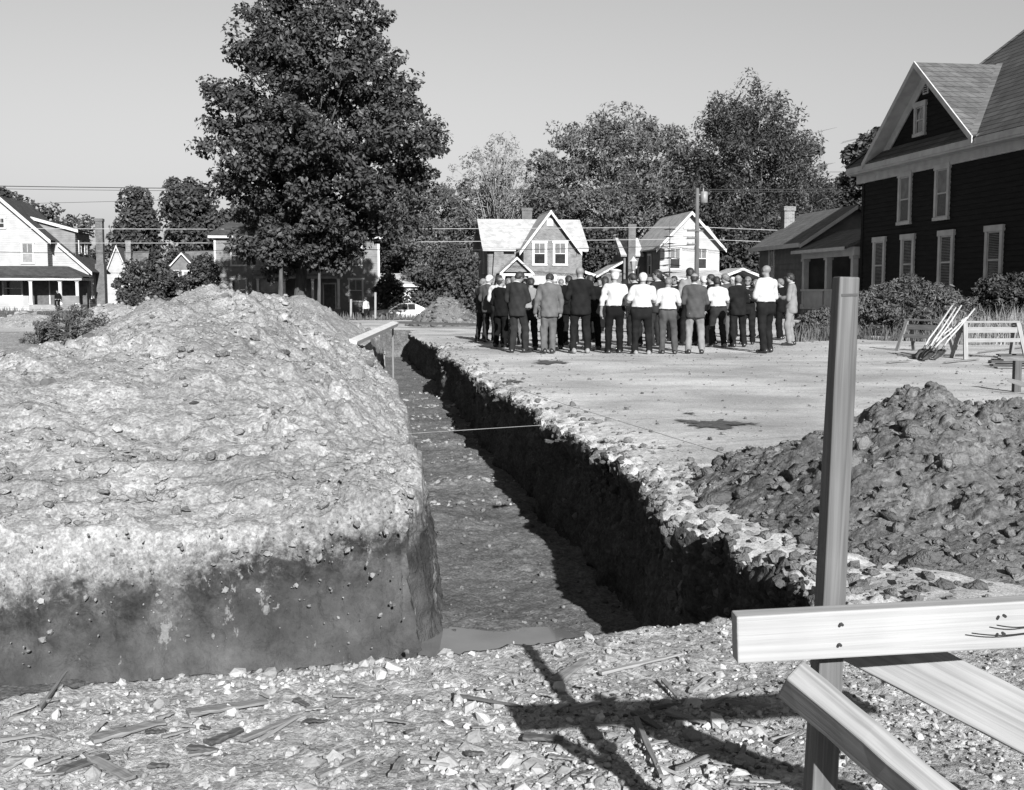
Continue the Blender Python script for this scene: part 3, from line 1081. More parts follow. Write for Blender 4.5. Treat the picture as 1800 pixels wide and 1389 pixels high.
m_siding_grey = nmat('grey_shaded_siding', 0.075, 0.11, scale=2, rough=0.8)  # own colour of grey houses; also paints the white gabled house's shaded side
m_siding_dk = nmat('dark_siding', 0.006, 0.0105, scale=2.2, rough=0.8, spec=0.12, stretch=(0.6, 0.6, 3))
m_shadow_in = nmat('porch_shade', 0.05, 0.08, rough=0.9)  # porch shade put into the colour; dark doors share it
m_floorb = nmat('porch_boards', 0.14, 0.19, rough=0.8)
m_found = nmat('foundation_stone', 0.10, 0.2, scale=5, rough=0.95, bump=0.5, bscale=12)


class Fr:
    """a vertical wall frame inside a house: origin o, run direction u, outward normal n"""
    def __init__(self, o, u, n):
        self.o = Vector(o); self.u = Vector(u); self.n = Vector(n)

    def p(self, u, z, n=0.0):
        return self.o + self.u * u + self.n * n + Vector((0, 0, z))


def front(x0, y0): return Fr((x0, y0, 0), (1, 0, 0), (0, -1, 0))
def leftw(x0, y0): return Fr((x0, y0, 0), (0, -1, 0), (-1, 0, 0))      # run towards the camera
def rightw(x0, y0): return Fr((x0, y0, 0), (0, 1, 0), (1, 0, 0))


def fbox(mb, fr, u0, u1, z0, z1, n0, n1):
    return mb.hexa([fr.p(u0, z0, n1), fr.p(u1, z0, n1), fr.p(u1, z0, n0), fr.p(u0, z0, n0),
                    fr.p(u0, z1, n1), fr.p(u1, z1, n1), fr.p(u1, z1, n0), fr.p(u0, z1, n0)])


def span(poly, z):
    xs = []
    n = len(poly)
    for i in range(n):
        (u0, z0), (u1, z1) = poly[i], poly[(i + 1) % n]
        if abs(z1 - z0) < 1e-9:
            if abs(z - z0) < 1e-6: xs += [u0, u1]
        elif min(z0, z1) - 1e-9 <= z <= max(z0, z1) + 1e-9:
            xs.append(u0 + (u1 - u0) * (z - z0) / (z1 - z0))
    return (min(xs), max(xs)) if len(xs) >= 2 else None


def laps(fr, poly, exp=0.14, proud=0.022, base=0.0):
    """overlapping siding boards over a convex wall outline; yields one small MB per board"""
    z0 = min(q[1] for q in poly); z1 = max(q[1] for q in poly)
    out = []
    z = z0
    while z < z1 - 0.02:
        zt = min(z + exp, z1 - 1e-4)
        a = span(poly, z + 1e-4); b = span(poly, zt - 1e-4)
        if a and b and a[1] - a[0] > 0.01:
            mb = MB()
            mb.hexa([fr.p(a[0], z, base + proud), fr.p(a[1], z, base + proud), fr.p(a[1], z, base - 0.02), fr.p(a[0], z, base - 0.02),
                     fr.p(b[0], zt, base + 0.004), fr.p(b[1], zt, base + 0.004), fr.p(b[1], zt, base - 0.02), fr.p(b[0], zt, base - 0.02)])
            out.append(mb)
        z += exp
    return out


def lapwall(parent, fr, poly, mat, exp=0.14, proud=0.022, name='wall'):
    mb = MB()
    for q in laps(fr, poly, exp, proud):
        mb.add(q.v, q.f)
    return mb.build(name, mat, parent)


def flatwall(parent, fr, poly, mat, name='wall', th=0.1):
    mb = MB(); n = len(poly)
    mb.v = [tuple(fr.p(u, z, 0)) for u, z in poly] + [tuple(fr.p(u, z, -th)) for u, z in poly]
    mb.f = [tuple(range(n)), tuple(reversed(range(n, 2 * n)))] + [(i, i + n, (i + 1) % n + n, (i + 1) % n) for i in range(n)]
    return mb.build(name, mat, parent)


def window(parent, fr, uc, z0, w, h, trim=None, pane=None, tw=0.11, low=None, bars=True, cap=True, name='window', blinds=False, proud=0.085):
    """trim frame, two sashes; pane is what the upper sash shows and low what the lower one shows"""
    trim = trim or m_trim
    a, b = uc - w / 2, uc + w / 2
    mb = MB()
    fbox(mb, fr, a - tw, a, z0, z0 + h, 0.0, proud); fbox(mb, fr, b, b + tw, z0, z0 + h, 0.0, proud)
    c = 0.05 if cap else 0.0
    fbox(mb, fr, a - tw - c, b + tw + c, z0 + h, z0 + h + tw * 1.3, 0.0, proud + 0.02)
    fbox(mb, fr, a - tw - 0.03, b + tw + 0.03, z0 - tw * 0.8, z0, 0.0, proud + 0.03)
    o = mb.build(name, trim, parent)
    zm = z0 + h * 0.5
    for k, (q0, q1, mt) in enumerate(((zm, z0 + h, pane or m_glass), (z0, zm, low or pane or m_glass))):
        pb = MB(); fbox(pb, fr, a, b, q0, q1, 0.0, 0.040 + 0.008 * (1 - k))
        pb.build('pane', mt, o)
        if blinds:
            n = int((q1 - q0) / 0.06)
            sb = MB()
            for i in range(n):
                zz = q0 + 0.05 + i * 0.06
                fbox(sb, fr, a + 0.04, b - 0.04, zz, zz + 0.024, 0.046, 0.056)
            tag(sb.build('blind_slats', m_curtain2, o), kind='stuff')
    sb = MB()
    fbox(sb, fr, a, b, zm - 0.03, zm + 0.03, 0.0, 0.066)
    fbox(sb, fr, a, a + 0.045, z0, z0 + h, 0.0, 0.06); fbox(sb, fr, b - 0.045, b, z0, z0 + h, 0.0, 0.06)
    fbox(sb, fr, a, b, z0 + h - 0.045, z0 + h, 0.0, 0.061); fbox(sb, fr, a, b, z0, z0 + 0.05, 0.0, 0.061)
    if bars:
        fbox(sb, fr, uc - 0.018, uc + 0.018, zm, z0 + h, 0.0, 0.058)
    sb.build('sash', trim, o)
    return o


def door(parent, fr, uc, z0, w, h, mat, trim=None):
    mb = MB(); fbox(mb, fr, uc - w / 2, uc + w / 2, z0, z0 + h, 0, 0.045)
    o = mb.build('door', mat, parent)
    tb = MB(); a, b = uc - w / 2, uc + w / 2
    fbox(tb, fr, a - 0.1, a, z0, z0 + h, 0, 0.05); fbox(tb, fr, b, b + 0.1, z0, z0 + h, 0, 0.05); fbox(tb, fr, a - 0.13, b + 0.13, z0 + h, z0 + h + 0.13, 0, 0.06)
    tb.build('door_frame', trim or m_trim, o)
    kb = MB(); fbox(kb, fr, b - 0.12, b - 0.06, z0 + h * 0.45, z0 + h * 0.45 + 0.06, 0.03, 0.07)
    kb.build('door_knob', m_glass, o)
    return o


def roofpanel(parent, a, b, c, d, mat, th=0.13):
    return MB().slab(a, b, c, d, th).build('roof', mat, parent)


def rake(parent, p0, p1, n, mat, w=0.2, th=0.07, name='rake_board'):
    """trim board below a sloping or level roof edge; n points outwards from the wall"""
    p0 = Vector(p0); p1 = Vector(p1); n = Vector(n) * th
    dz = Vector((0, 0, -w))
    return MB().hexa([p0 + dz, p1 + dz, p1 + dz + n, p0 + dz + n, p0, p1, p1 + n, p0 + n]).build(name, mat, parent)


def chimney(parent, x, y, z0, z1, w=0.6, d=0.6, mat=None):
    mb = MB().box(x - w / 2, x + w / 2, y - d / 2, y + d / 2, z0, z1)
    o = mb.build('chimney', mat or m_chim, parent)
    MB().box(x - w / 2 - 0.05, x + w / 2 + 0.05, y - d / 2 - 0.05, y + d / 2 + 0.05, z1 - 0.22, z1 + 0.03).build('chimney_cap', mat or m_chim, o)
    return o


def column(parent, x, y, z0, z1, w=0.18, mat=None):
    mb = MB().box(x - w / 2, x + w / 2, y - w / 2, y + w / 2, z0, z1)
    mb.box(x - w * 0.7, x + w * 0.7, y - w * 0.7, y + w * 0.7, z1 - 0.12, z1 - 0.002)
    mb.box(x - w * 0.7, x + w * 0.7, y - w * 0.7, y + w * 0.7, z0 + 0.002, z0 + 0.14)
    return mb.build('column', mat or m_trim, parent)


def house_at(name, u, Y, label, z=None, cat='house'):
    p = at(u, 512, Y)
    s, t = TOLOT(p.x, p.y)
    if z is None: z = float(terrain(s, t))
    h = empty(name, (p.x, p.y, z), ALPHA)
    tag(h, label, cat)
    return h


def core(parent, x0, x1, y0, y1, z1, mat):
    """closed body of the house behind its siding"""
    return MB().box(x0, x1, y0, y1, -0.6, z1).build('body', mat, parent)


# ---- white house on the far left: front gable, catslide wing, shed dormer, porch, outside chimney
def white_house():
    h = house_at('white_house', 86, 100, 'white clapboard house with front porch and tall outside brick chimney', z=-0.35)
    W = 7.6; E = 6.5; RZ = 9.95; D = 9.0           # x = 0 at the right front corner
    ff = front(-W, 0)
    lapwall(h, ff, [(0, 0), (W, 0), (W, E), (W / 2, RZ - 0.1), (0, E)], m_white, 0.16)
    core(h, -W + 0.03, -0.03, 0.03, D, E - 0.05, m_white)
    xr = 3.05; ez = RZ - (RZ - E) / (W / 2) * (W / 2 + xr)
    # wing under the long right slope
    fw = front(0, 1.6)
    lapwall(h, fw, [(-0.05, 0), (xr, 0), (xr, ez - 0.05), (-0.05, E - 0.1)], m_white, 0.16)
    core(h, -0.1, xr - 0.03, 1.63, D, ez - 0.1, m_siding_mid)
    lapwall(h, rightw(xr, 1.6), [(0, 0), (D - 1.6, 0), (D - 1.6, ez - 0.05), (0, ez - 0.05)], m_siding_mid, 0.16)  # darker siding paints shade onto the white house's right-hand walls
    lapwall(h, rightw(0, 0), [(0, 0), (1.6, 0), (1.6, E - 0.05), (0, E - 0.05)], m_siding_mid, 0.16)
    ov = 0.4; k = (RZ - E) / (W / 2)
    roofpanel(h, (-W / 2, -ov, RZ), (0.4, -ov, E - 0.4 * k), (0.4, 1.3, E - 0.4 * k), (-W / 2, 1.3, RZ), m_roof_dark)
    roofpanel(h, (-W / 2, 1.3, RZ), (xr + 0.35, 1.3, ez - 0.35 * k), (xr + 0.35, D + ov, ez - 0.35 * k), (-W / 2, D + ov, RZ), m_roof_dark)
    roofpanel(h, (-W - 0.4, -ov, E - 0.4 * k), (-W / 2, -ov, RZ), (-W / 2, D + ov, RZ), (-W - 0.4, D + ov, E - 0.4 * k), m_roof_dark)
    rake(h, (-W / 2, -ov, RZ - 0.02), (0.4, -ov, E - 0.4 * k - 0.02), (0, -1, 0), m_trim, 0.34)
    rake(h, (-W - 0.4, -ov, E - 0.4 * k - 0.02), (-W / 2, -ov, RZ - 0.02), (0, -1, 0), m_trim, 0.34)
    rake(h, (0.55, 1.3, E - 0.55 * k), (xr + 0.35, 1.3, ez - 0.35 * k), (0, -1, 0), m_trim, 0.3)
    # shed dormer on the right slope
    xa, xb = -1.9, 1.75; ya, yb = 2.6, 8.2
    za = RZ - k * (xa + W / 2); zb = za - 0.28 * (xb - xa)
    zf = RZ - k * (xb + W / 2)
    roofpanel(h, (xa, ya - 0.3, za + 0.1), (xb + 0.35, ya - 0.3, zb), (xb + 0.35, yb + 0.3, zb), (xa, yb + 0.3, za + 0.1), m_roof_dark, 0.14)
    rake(h, (xa, ya - 0.3, za + 0.08), (xb + 0.35, ya - 0.3, zb - 0.02), (0, -1, 0), m_trim, 0.26)
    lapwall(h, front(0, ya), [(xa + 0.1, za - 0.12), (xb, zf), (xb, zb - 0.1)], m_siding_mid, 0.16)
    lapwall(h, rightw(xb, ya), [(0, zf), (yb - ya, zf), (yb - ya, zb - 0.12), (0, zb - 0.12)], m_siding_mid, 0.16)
    window(h, rightw(xb, ya), 1.6, zf + 0.25, 0.8, 1.0)
    window(h, rightw(xb, ya), 3.9, zf + 0.25, 0.8, 1.0)
    # gable windows
    window(h, ff, 2.05, 4.15, 0.9, 1.7, low=m_shade)
    window(h, ff, 5.95, 4.15, 0.9, 1.7, pane=m_curtain, low=m_shade)
    window(h, ff, 3.85, 7.15, 0.55, 0.85, bars=True)
    window(h, rightw(xr, 1.6), 1.0, 1.1, 0.75, 1.6); window(h, rightw(xr, 1.6), 5.0, 1.1, 0.75, 1.6)
    chimney(h, xr + 0.35, 5.0, -0.4, 8.3, 0.62, 0.8)
    MB().box(xr - 0.05, xr + 0.75, 4.4, 5.6, -0.5, 4.2).build('chimney_base', m_chim, h)
    # porch
    y0 = -2.6; x0, x1 = -W - 0.2, 3.0; pz = 0.55; top = 2.95
    roofpanel(h, (x0 - 0.3, y0 - 0.3, top), (x1 + 0.5, y0 - 0.3, top), (x1 - 1.6, -0.02, top + 0.95), (x0, -0.02, top + 0.95), m_roof_dark, 0.12)
    MB().add([(x1 + 0.5, y0 - 0.3, top), (x1 + 0.5, 1.5, top), (x1 - 1.6, 1.5, top + 0.95), (x1 - 1.6, -0.02, top + 0.95)], [(0, 1, 2, 3)]).build('roof', m_roof_dark, h)
    MB().box(x0 - 0.2, x1 + 0.4, y0 - 0.2, y0 + 0.05, top - 0.32, top - 0.11).build('fascia', m_trim, h)
    MB().box(x1 + 0.15, x1 + 0.38, y0 + 0.06, 1.5, top - 0.32, top - 0.11).build('fascia', m_trim, h)
    MB().box(x0, x1 + 0.2, y0, -0.05, -0.5, pz).build('porch_floor', m_floorb, h)
    MB().box(x0, x1 + 0.2, -0.04, -0.024, pz, top - 0.1).build('shaded_back_wall', m_shadow_in, h)  # dark sheet before the white siding, painting the porch shade
    for x in (-6.9, -4.0, -0.85, 1.55, 2.95):
        column(h, x, y0 + 0.15, pz, top - 0.32, 0.24 if x > -1 else 0.2)
    lapwall(h, front(x0, y0), [(0, -0.4), (-1.0 - x0, -0.4), (-1.0 - x0, pz + 0.75), (0, pz + 0.75)], m_white, 0.16, name='porch_rail')
    lapwall(h, front(1.7, y0), [(0, -0.4), (1.4, -0.4), (1.4, pz + 0.75), (0, pz + 0.75)], m_siding_mid, 0.16, name='porch_rail')
    st = MB()
    for i in range(4):
        st.box(-0.75, 1.4, y0 - 0.35 * (4 - i), y0 - 0.35 * (3 - i) - 0.002, -0.45, -0.02 + 0.15 * i - 0.1)
    st.build('steps', m_floorb, h)
    window(h, front(-W, -0.04), 1.8, 1.3, 1.5, 1.3, pane=m_glass, bars=False); window(h, front(-W, -0.04), 4.6, 1.3, 1.5, 1.3, bars=False)
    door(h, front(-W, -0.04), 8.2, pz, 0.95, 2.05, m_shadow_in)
    MB().box(-W, xr, -0.02, 0.02, -0.6, 0.01).build('foundation', m_found, h)
    return h


white_house()


def simple_gable(h, W, D, E, R, wall, roof, trim, flat=False, exp=0.15, ov=0.35, sides=True, trimw=0.26):
    """gable towards the camera, x from 0 to W, y from 0 to D"""
    f = flatwall if flat else lapwall
    poly = [(0, -0.4), (W, -0.4), (W, E), (W / 2, R - 0.08), (0, E)]
    if flat: f(h, front(0, 0), poly, wall)
    else: f(h, front(0, 0), poly, wall, exp)
    core(h, 0.04, W - 0.04, 0.11, D, E - 0.1, wall)
    k = (R - E) / (W / 2)
    roofpanel(h, (W / 2, -ov, R), (W + ov, -ov, E - ov * k), (W + ov, D + ov, E - ov * k), (W / 2, D + ov, R), roof)
    roofpanel(h, (-ov, -ov, E - ov * k), (W / 2, -ov, R), (W / 2, D + ov, R), (-ov, D + ov, E - ov * k), roof)
    rake(h, (W / 2, -ov, R - 0.02), (W + ov, -ov, E - ov * k - 0.02), (0, -1, 0), trim, trimw)
    rake(h, (-ov, -ov, E - ov * k - 0.02), (W / 2, -ov, R - 0.02), (0, -1, 0), trim, trimw)
    if sides:
        lapwall(h, leftw(0, D), [(0, -0.4), (D, -0.4), (D, E - 0.05), (0, E - 0.05)], wall, exp)
        lapwall(h, rightw(W, 0), [(0, -0.4), (D, -0.4), (D, E - 0.05), (0, E - 0.05)], wall, exp)


# ---- houses glimpsed behind
h = house_at('back_house', 186, 128, 'grey-roofed house half hidden behind the outside brick chimney', z=-0.3)
simple_gable(h, 2.6, 7.0, 3.6, 6.8, m_white, m_roof_grey, m_trim, ov=0.3)
lapwall(h, front(2.6, 1.0), [(0, 0), (1.6, 0), (1.6, 3.4), (0, 3.4)], m_white)
roofpanel(h, (1.5, 0.7, 4.9), (1.5, 3.0, 6.2), (4.3, 3.0, 6.2), (4.3, 0.7, 3.3), m_roof_grey)
chimney(h, 2.45, 0.8, 2.8, 7.3, 0.55, 0.55, m_brick)
window(h, front(0, 0), 1.3, 2.0, 0.7, 1.2)
window(h, front(2.6, 1.0), 0.8, 1.6, 0.6, 1.2)

h = house_at('cottage', 279, 116, 'small dark grey cottage with white gable trim behind the shrubs', z=-0.3)
simple_gable(h, 4.7, 6.0, 3.0, 5.6, m_siding_grey, m_roof_grey, m_trim, ov=0.3, trimw=0.2)
window(h, front(0, 0), 1.55, 2.2, 0.75, 1.45, pane=m_shade, bars=False)
window(h, front(0, 0), 2.85, 2.2, 0.75, 1.45, pane=m_shade, bars=False)
roofpanel(h, (2.0, 2.2, 3.2), (5.6, 2.2, 3.2), (5.6, 5.2, 5.9), (2.0, 5.2, 5.9), m_roof_grey)
lapwall(h, front(4.7, 2.5), [(0, -0.4), (0.9, -0.4), (0.9, 3.2), (0, 3.2)], m_siding_grey)


# ---- long two-storey house behind the maple
def long_house():
    h = house_at('long_house', 378, 97, 'long two-storey clapboard house in the shade of the big maple', z=-0.45)
    W = 13.9; E = 6.45; D = 8
    ff = front(0, 0)
    lapwall(h, ff, [(0, -0.3), (W, -0.3), (W, E), (0, E)], m_siding_mid, 0.15, 0.03)
    core(h, 0.03, W - 0.03, 0.04, D, E - 0.05, m_siding_mid)
    lapwall(h, rightw(W, 0), [(0, -0.3), (D, -0.3), (D, E), (0, E)], m_siding_mid, 0.15)
    roofpanel(h, (-0.5, -0.5, E + 0.15), (W + 0.5, -0.5, E + 0.15), (W - 2.5, 4, E + 2.2), (2.2, 4, E + 2.2), m_roof_dark)
    roofpanel(h, (W + 0.5, D + 0.5, E + 0.15), (-0.5, D + 0.5, E + 0.15), (2.2, 4.02, E + 2.2), (W - 2.5, 4.02, E + 2.2), m_roof_dark)
    MB().add([(W + 0.5, -0.5, E + 0.15), (W + 0.5, D + 0.5, E + 0.15), (W - 2.5, 4, E + 2.2)], [(0, 1, 2)]).build('roof', m_roof_dark, h)
    MB().add([(-0.5, D + 0.5, E + 0.15), (-0.5, -0.5, E + 0.15), (2.2, 4, E + 2.2)], [(0, 1, 2)]).build('roof', m_roof_dark, h)
    MB().box(-0.45, W + 0.45, -0.45, -0.05, E - 0.18, E + 0.02).build('fascia', m_trim, h)
    MB().box(W + 0.05, W + 0.45, -0.04, D, E - 0.18, E + 0.02).build('fascia', m_trim, h)
    fbo = MB(); fbox(fbo, ff, -0.02, 0.16, -0.3, E - 0.2, 0.0, 0.05); fbo.build('corner_board', m_trim, h)
    fbo = MB(); fbox(fbo, ff, W - 0.16, W + 0.02, -0.3, E - 0.2, 0.0, 0.05); fbo.build('corner_board', m_trim, h)
    for u, z, w, hh, pn in ((2.0, 1.05, 1.15, 1.75, m_glass), (2.0, 4.0, 1.15, 1.6, m_curtain), (5.2, 4.0, 1.0, 1.5, m_glass),
                            (8.75, 4.0, 1.0, 1.55, m_glass), (11.8, 4.05, 1.05, 1.6, m_curtain), (11.85, 0.95, 1.1, 1.85, m_curtain)):
        window(h, ff, u, z, w, hh, trim=m_trim, pane=pn)
    # recessed-looking front porch
    x0, x1, y0, top = 3.6, 10.6, -2.2, 3.25
    roofpanel(h, (x0 - 0.3, y0 - 0.3, top), (x1 + 0.3, y0 - 0.3, top), (x1 + 0.3, -0.03, top + 0.35), (x0 - 0.3, -0.03, top + 0.35), m_roof_grey, 0.12)
    MB().box(x0 - 0.2, x1 + 0.2, y0 - 0.2, y0, top - 0.4, top - 0.1).build('fascia', m_siding_mid, h)
    for x in (3.75, 5.9, 8.25, 10.4):
        column(h, x, y0, 0.3, top - 0.4, 0.2, m_trim_grey)
    MB().box(x0, x1, y0 - 0.1, -0.05, -0.5, 0.3).build('porch_floor', m_floorb, h)
    window(h, ff, 5.0, 1.0, 1.6, 1.5, pane=m_glass, bars=False)
    door(h, ff, 9.6, 0.3, 0.95, 2.1, m_shadow_in, m_trim_grey)
    aw = MB().box(3.95, 5.65, y0 + 0.05, y0 + 0.09, 1.75, top - 0.41)
    aw.build('porch_blind', m_shade, h)
    MB().box(x0, x1, y0 - 0.14, y0 - 0.101, -0.5, 0.28).build('porch_skirt', m_siding_mid, h)


long_house()

h = house_at('garage', 664, 118, 'low white garage with pale shallow roof beyond the long house', z=-0.3, cat='garage')
lapwall(h, front(0, 0), [(0, -0.3), (4.2, -0.3), (4.2, 2.3), (0, 2.3)], m_white, 0.2)
core(h, 0.05, 4.15, 0.04, 6, 2.3, m_white)
roofpanel(h, (-0.3, -0.4, 2.35), (4.5, -0.4, 2.35), (4.5, 4, 3.55), (-0.3, 4, 3.55), m_roof_pale)
MB().box(-0.25, 4.45, -0.44, -0.402, 2.1, 2.33).build('fascia', m_trim, h)
mb = MB(); fbox(mb, front(0, 0), 0.6, 3.4, -0.3, 2.0, 0.0, 0.04); mb.build('garage_door', m_trim_grey, h)

h = house_at('back_cottage', 735, 130, 'white-gabled cottage peeping out of the trees left of the brick house', z=-0.2)
simple_gable(h, 3.6, 6, 4.6, 6.2, m_white, m_roof_grey, m_trim, ov=0.3, trimw=0.2)
window(h, front(0, 0), 1.8, 3.0, 0.7, 1.1)


# ---- brick house: main roof across, projecting gable, gabled entry, two awnings
def brick_house():
    h = house_at('brick_house', 857, 97, 'brick house with pale roof, white-trimmed front gable and two awnings', z=-0.1)
    k_ = 97 / 2000.0
    W = 8.15; D = 7.0; E = 5.35; R = 7.75
    yg = -1.6; gx0, gx1 = 2.85, 7.35; GR = 8.2
    ff = front(0, 0)
    flatwall(h, ff, [(0, -0.4), (gx0, -0.4), (gx0, E), (0, E)], m_brick)
    flatwall(h, ff, [(gx1, -0.4), (W, -0.4), (W, E), (gx1, E)], m_brick)
    core(h, 0.05, W - 0.05, 0.12, D, E - 0.05, m_brick)
    flatwall(h, front(gx0, yg), [(0, -0.4), (gx1 - gx0, -0.4), (gx1 - gx0, E - 0.1), ((gx1 - gx0) / 2, GR - 0.2), (0, E - 0.1)], m_brick)
    core(h, gx0 + 0.02, gx1 - 0.02, yg + 0.11, 0.1, E - 0.1, m_brick)
    flatwall(h, leftw(0, D), [(0, -0.4), (D, -0.4), (D, E), (D / 2, R - 0.1), (0, E)], m_brick)
    # roofs
    ym = D / 2
    roofpanel(h, (-0.5, -0.5, E - 0.25), (gx0 + 0.2, -0.5, E - 0.25), (gx0 + 0.2, ym, R), (-0.5, ym, R), m_roof_pale)
    roofpanel(h, (gx1 - 0.2, -0.5, E - 0.25), (W + 0.5, -0.5, E - 0.25), (W + 0.5, ym, R), (gx1 - 0.2, ym, R), m_roof_pale)
    roofpanel(h, (gx0 + 0.2, 0.3, E + 0.25), (gx1 - 0.2, 0.3, E + 0.25), (gx1 - 0.2, ym, R - 0.002), (gx0 + 0.2, ym, R - 0.002), m_roof_pale)
    roofpanel(h, (W + 0.5, D + 0.4, E - 0.25), (-0.5, D + 0.4, E - 0.25), (-0.5, ym + 0.01, R), (W + 0.5, ym + 0.01, R), m_roof_pale)
    gm = (gx0 + gx1) / 2; kk = (GR - E + 0.1) / (gm - gx0)
    o = 0.4
    roofpanel(h, (gm, yg - o, GR), (gx1 + o, yg - o, GR - kk * (gm - gx0 + o)), (gx1 + o, 0.6, GR - kk * (gm - gx0 + o)), (gm, ym, GR), m_roof_pale)
    roofpanel(h, (gx0 - o, yg - o, GR - kk * (gm - gx0 + o)), (gm, yg - o, GR), (gm, ym, GR), (gx0 - o, 0.6, GR - kk * (gm - gx0 + o)), m_roof_pale)
    rake(h, (gm, yg - o, GR - 0.02), (gx1 + o, yg - o, GR - kk * (gm - gx0 + o) - 0.02), (0, -1, 0), m_trim, 0.3)
    rake(h, (gx0 - o, yg - o, GR - kk * (gm - gx0 + o) - 0.02), (gm, yg - o, GR - 0.02), (0, -1, 0), m_trim, 0.3)
    MB().box(-0.45, gx0 - 0.5, -0.52, -0.46, E - 0.52, E - 0.32).build('gutter', m_trim_grey, h)
    MB().box(gx1 + 0.5, W + 0.45, -0.52, -0.46, E - 0.52, E - 0.32).build('gutter', m_trim, h)
    gf = front(gx0, yg)
    window(h, gf, 1.35, 3.72, 0.95, 1.75, pane=m_curtain, low=m_glass, tw=0.16)
    window(h, gf, 3.1, 3.72, 0.95, 1.75, pane=m_curtain, low=m_glass, tw=0.16)
    mb = MB(); fbox(mb, gf, 1.95, 2.5, 6.9, 7.5, 0, 0.05); mb.build('vent', m_trim, h)
    window(h, leftw(0, D), 4.6, 3.0, 0.6, 2.0, tw=0.08)
    # awnings over the ground-floor windows
    for u in (1.3, 3.15):
        o_ = window(h, gf, u, 0.9, 1.1, 1.4)
        a = MB().slab(gf.p(u - 0.75, 2.0, 0.75), gf.p(u + 0.75, 2.0, 0.75), gf.p(u + 0.6, 2.75, 0.03), gf.p(u - 0.6, 2.75, 0.03), 0.04)
        a.build('awning', m_white, h)
    # gabled entry
    ex = 2.15
    flatwall(h, front(ex - 1.0, -2.3), [(-0.1, 3.05), (2.1, 3.05), (1.0, 4.1)], m_brick)
    roofpanel(h, (ex, -2.6, 4.3), (ex + 1.45, -2.6, 2.95), (ex + 1.45, -0.05, 2.95), (ex, -0.05, 4.3), m_roof_pale)
    roofpanel(h, (ex - 1.45, -2.6, 2.95), (ex, -2.6, 4.3), (ex, -0.05, 4.3), (ex - 1.45, -0.05, 2.95), m_roof_pale)
    rake(h, (ex, -2.6, 4.28), (ex + 1.45, -2.6, 2.93), (0, -1, 0), m_trim, 0.2)
    rake(h, (ex - 1.45, -2.6, 2.93), (ex, -2.6, 4.28), (0, -1, 0), m_trim, 0.2)
    MB().box(ex - 1.3, ex + 1.3, -2.62, -2.5, 2.72, 2.92).build('fascia', m_trim, h)
    for x in (ex - 1.1, ex + 1.1): column(h, x, -2.4, -0.3, 2.72, 0.2)
    door(h, ff, ex, 0, 0.95, 2.1, m_shadow_in)
    # leaning chimney stack and slope on the left part
    MB().hexa([(0.35, -0.42, 2.0), (1.45, -0.42, 2.0), (1.45, -0.005, 2.0), (0.35, -0.005, 2.0), (0.55, -0.42, E - 0.3), (1.3, -0.42, E - 0.3), (1.3, -0.005, E - 0.3), (0.55, -0.005, E - 0.3)]).build('pier', m_brick, h)
    chimney(h, 4.0, ym + 0.8, R - 0.8, R + 1.0, 0.9, 0.6, m_chim)
    # side porch on the right
    roofpanel(h, (W + 0.02, -1.2, 3.2), (W + 2.2, -1.2, 2.45), (W + 2.2, 2.5, 2.45), (W + 0.02, 2.5, 3.2), m_roof_pale, 0.1)
    rake(h, (W + 0.02, -1.2, 3.18), (W + 2.2, -1.2, 2.43), (0, -1, 0), m_trim, 0.22)
    MB().box(W + 0.1, W + 2.0, -1.0, 2.3, -0.4, 2.2).build('side_porch', m_shadow_in, h)  # solid body coloured as the porch shade


brick_house()


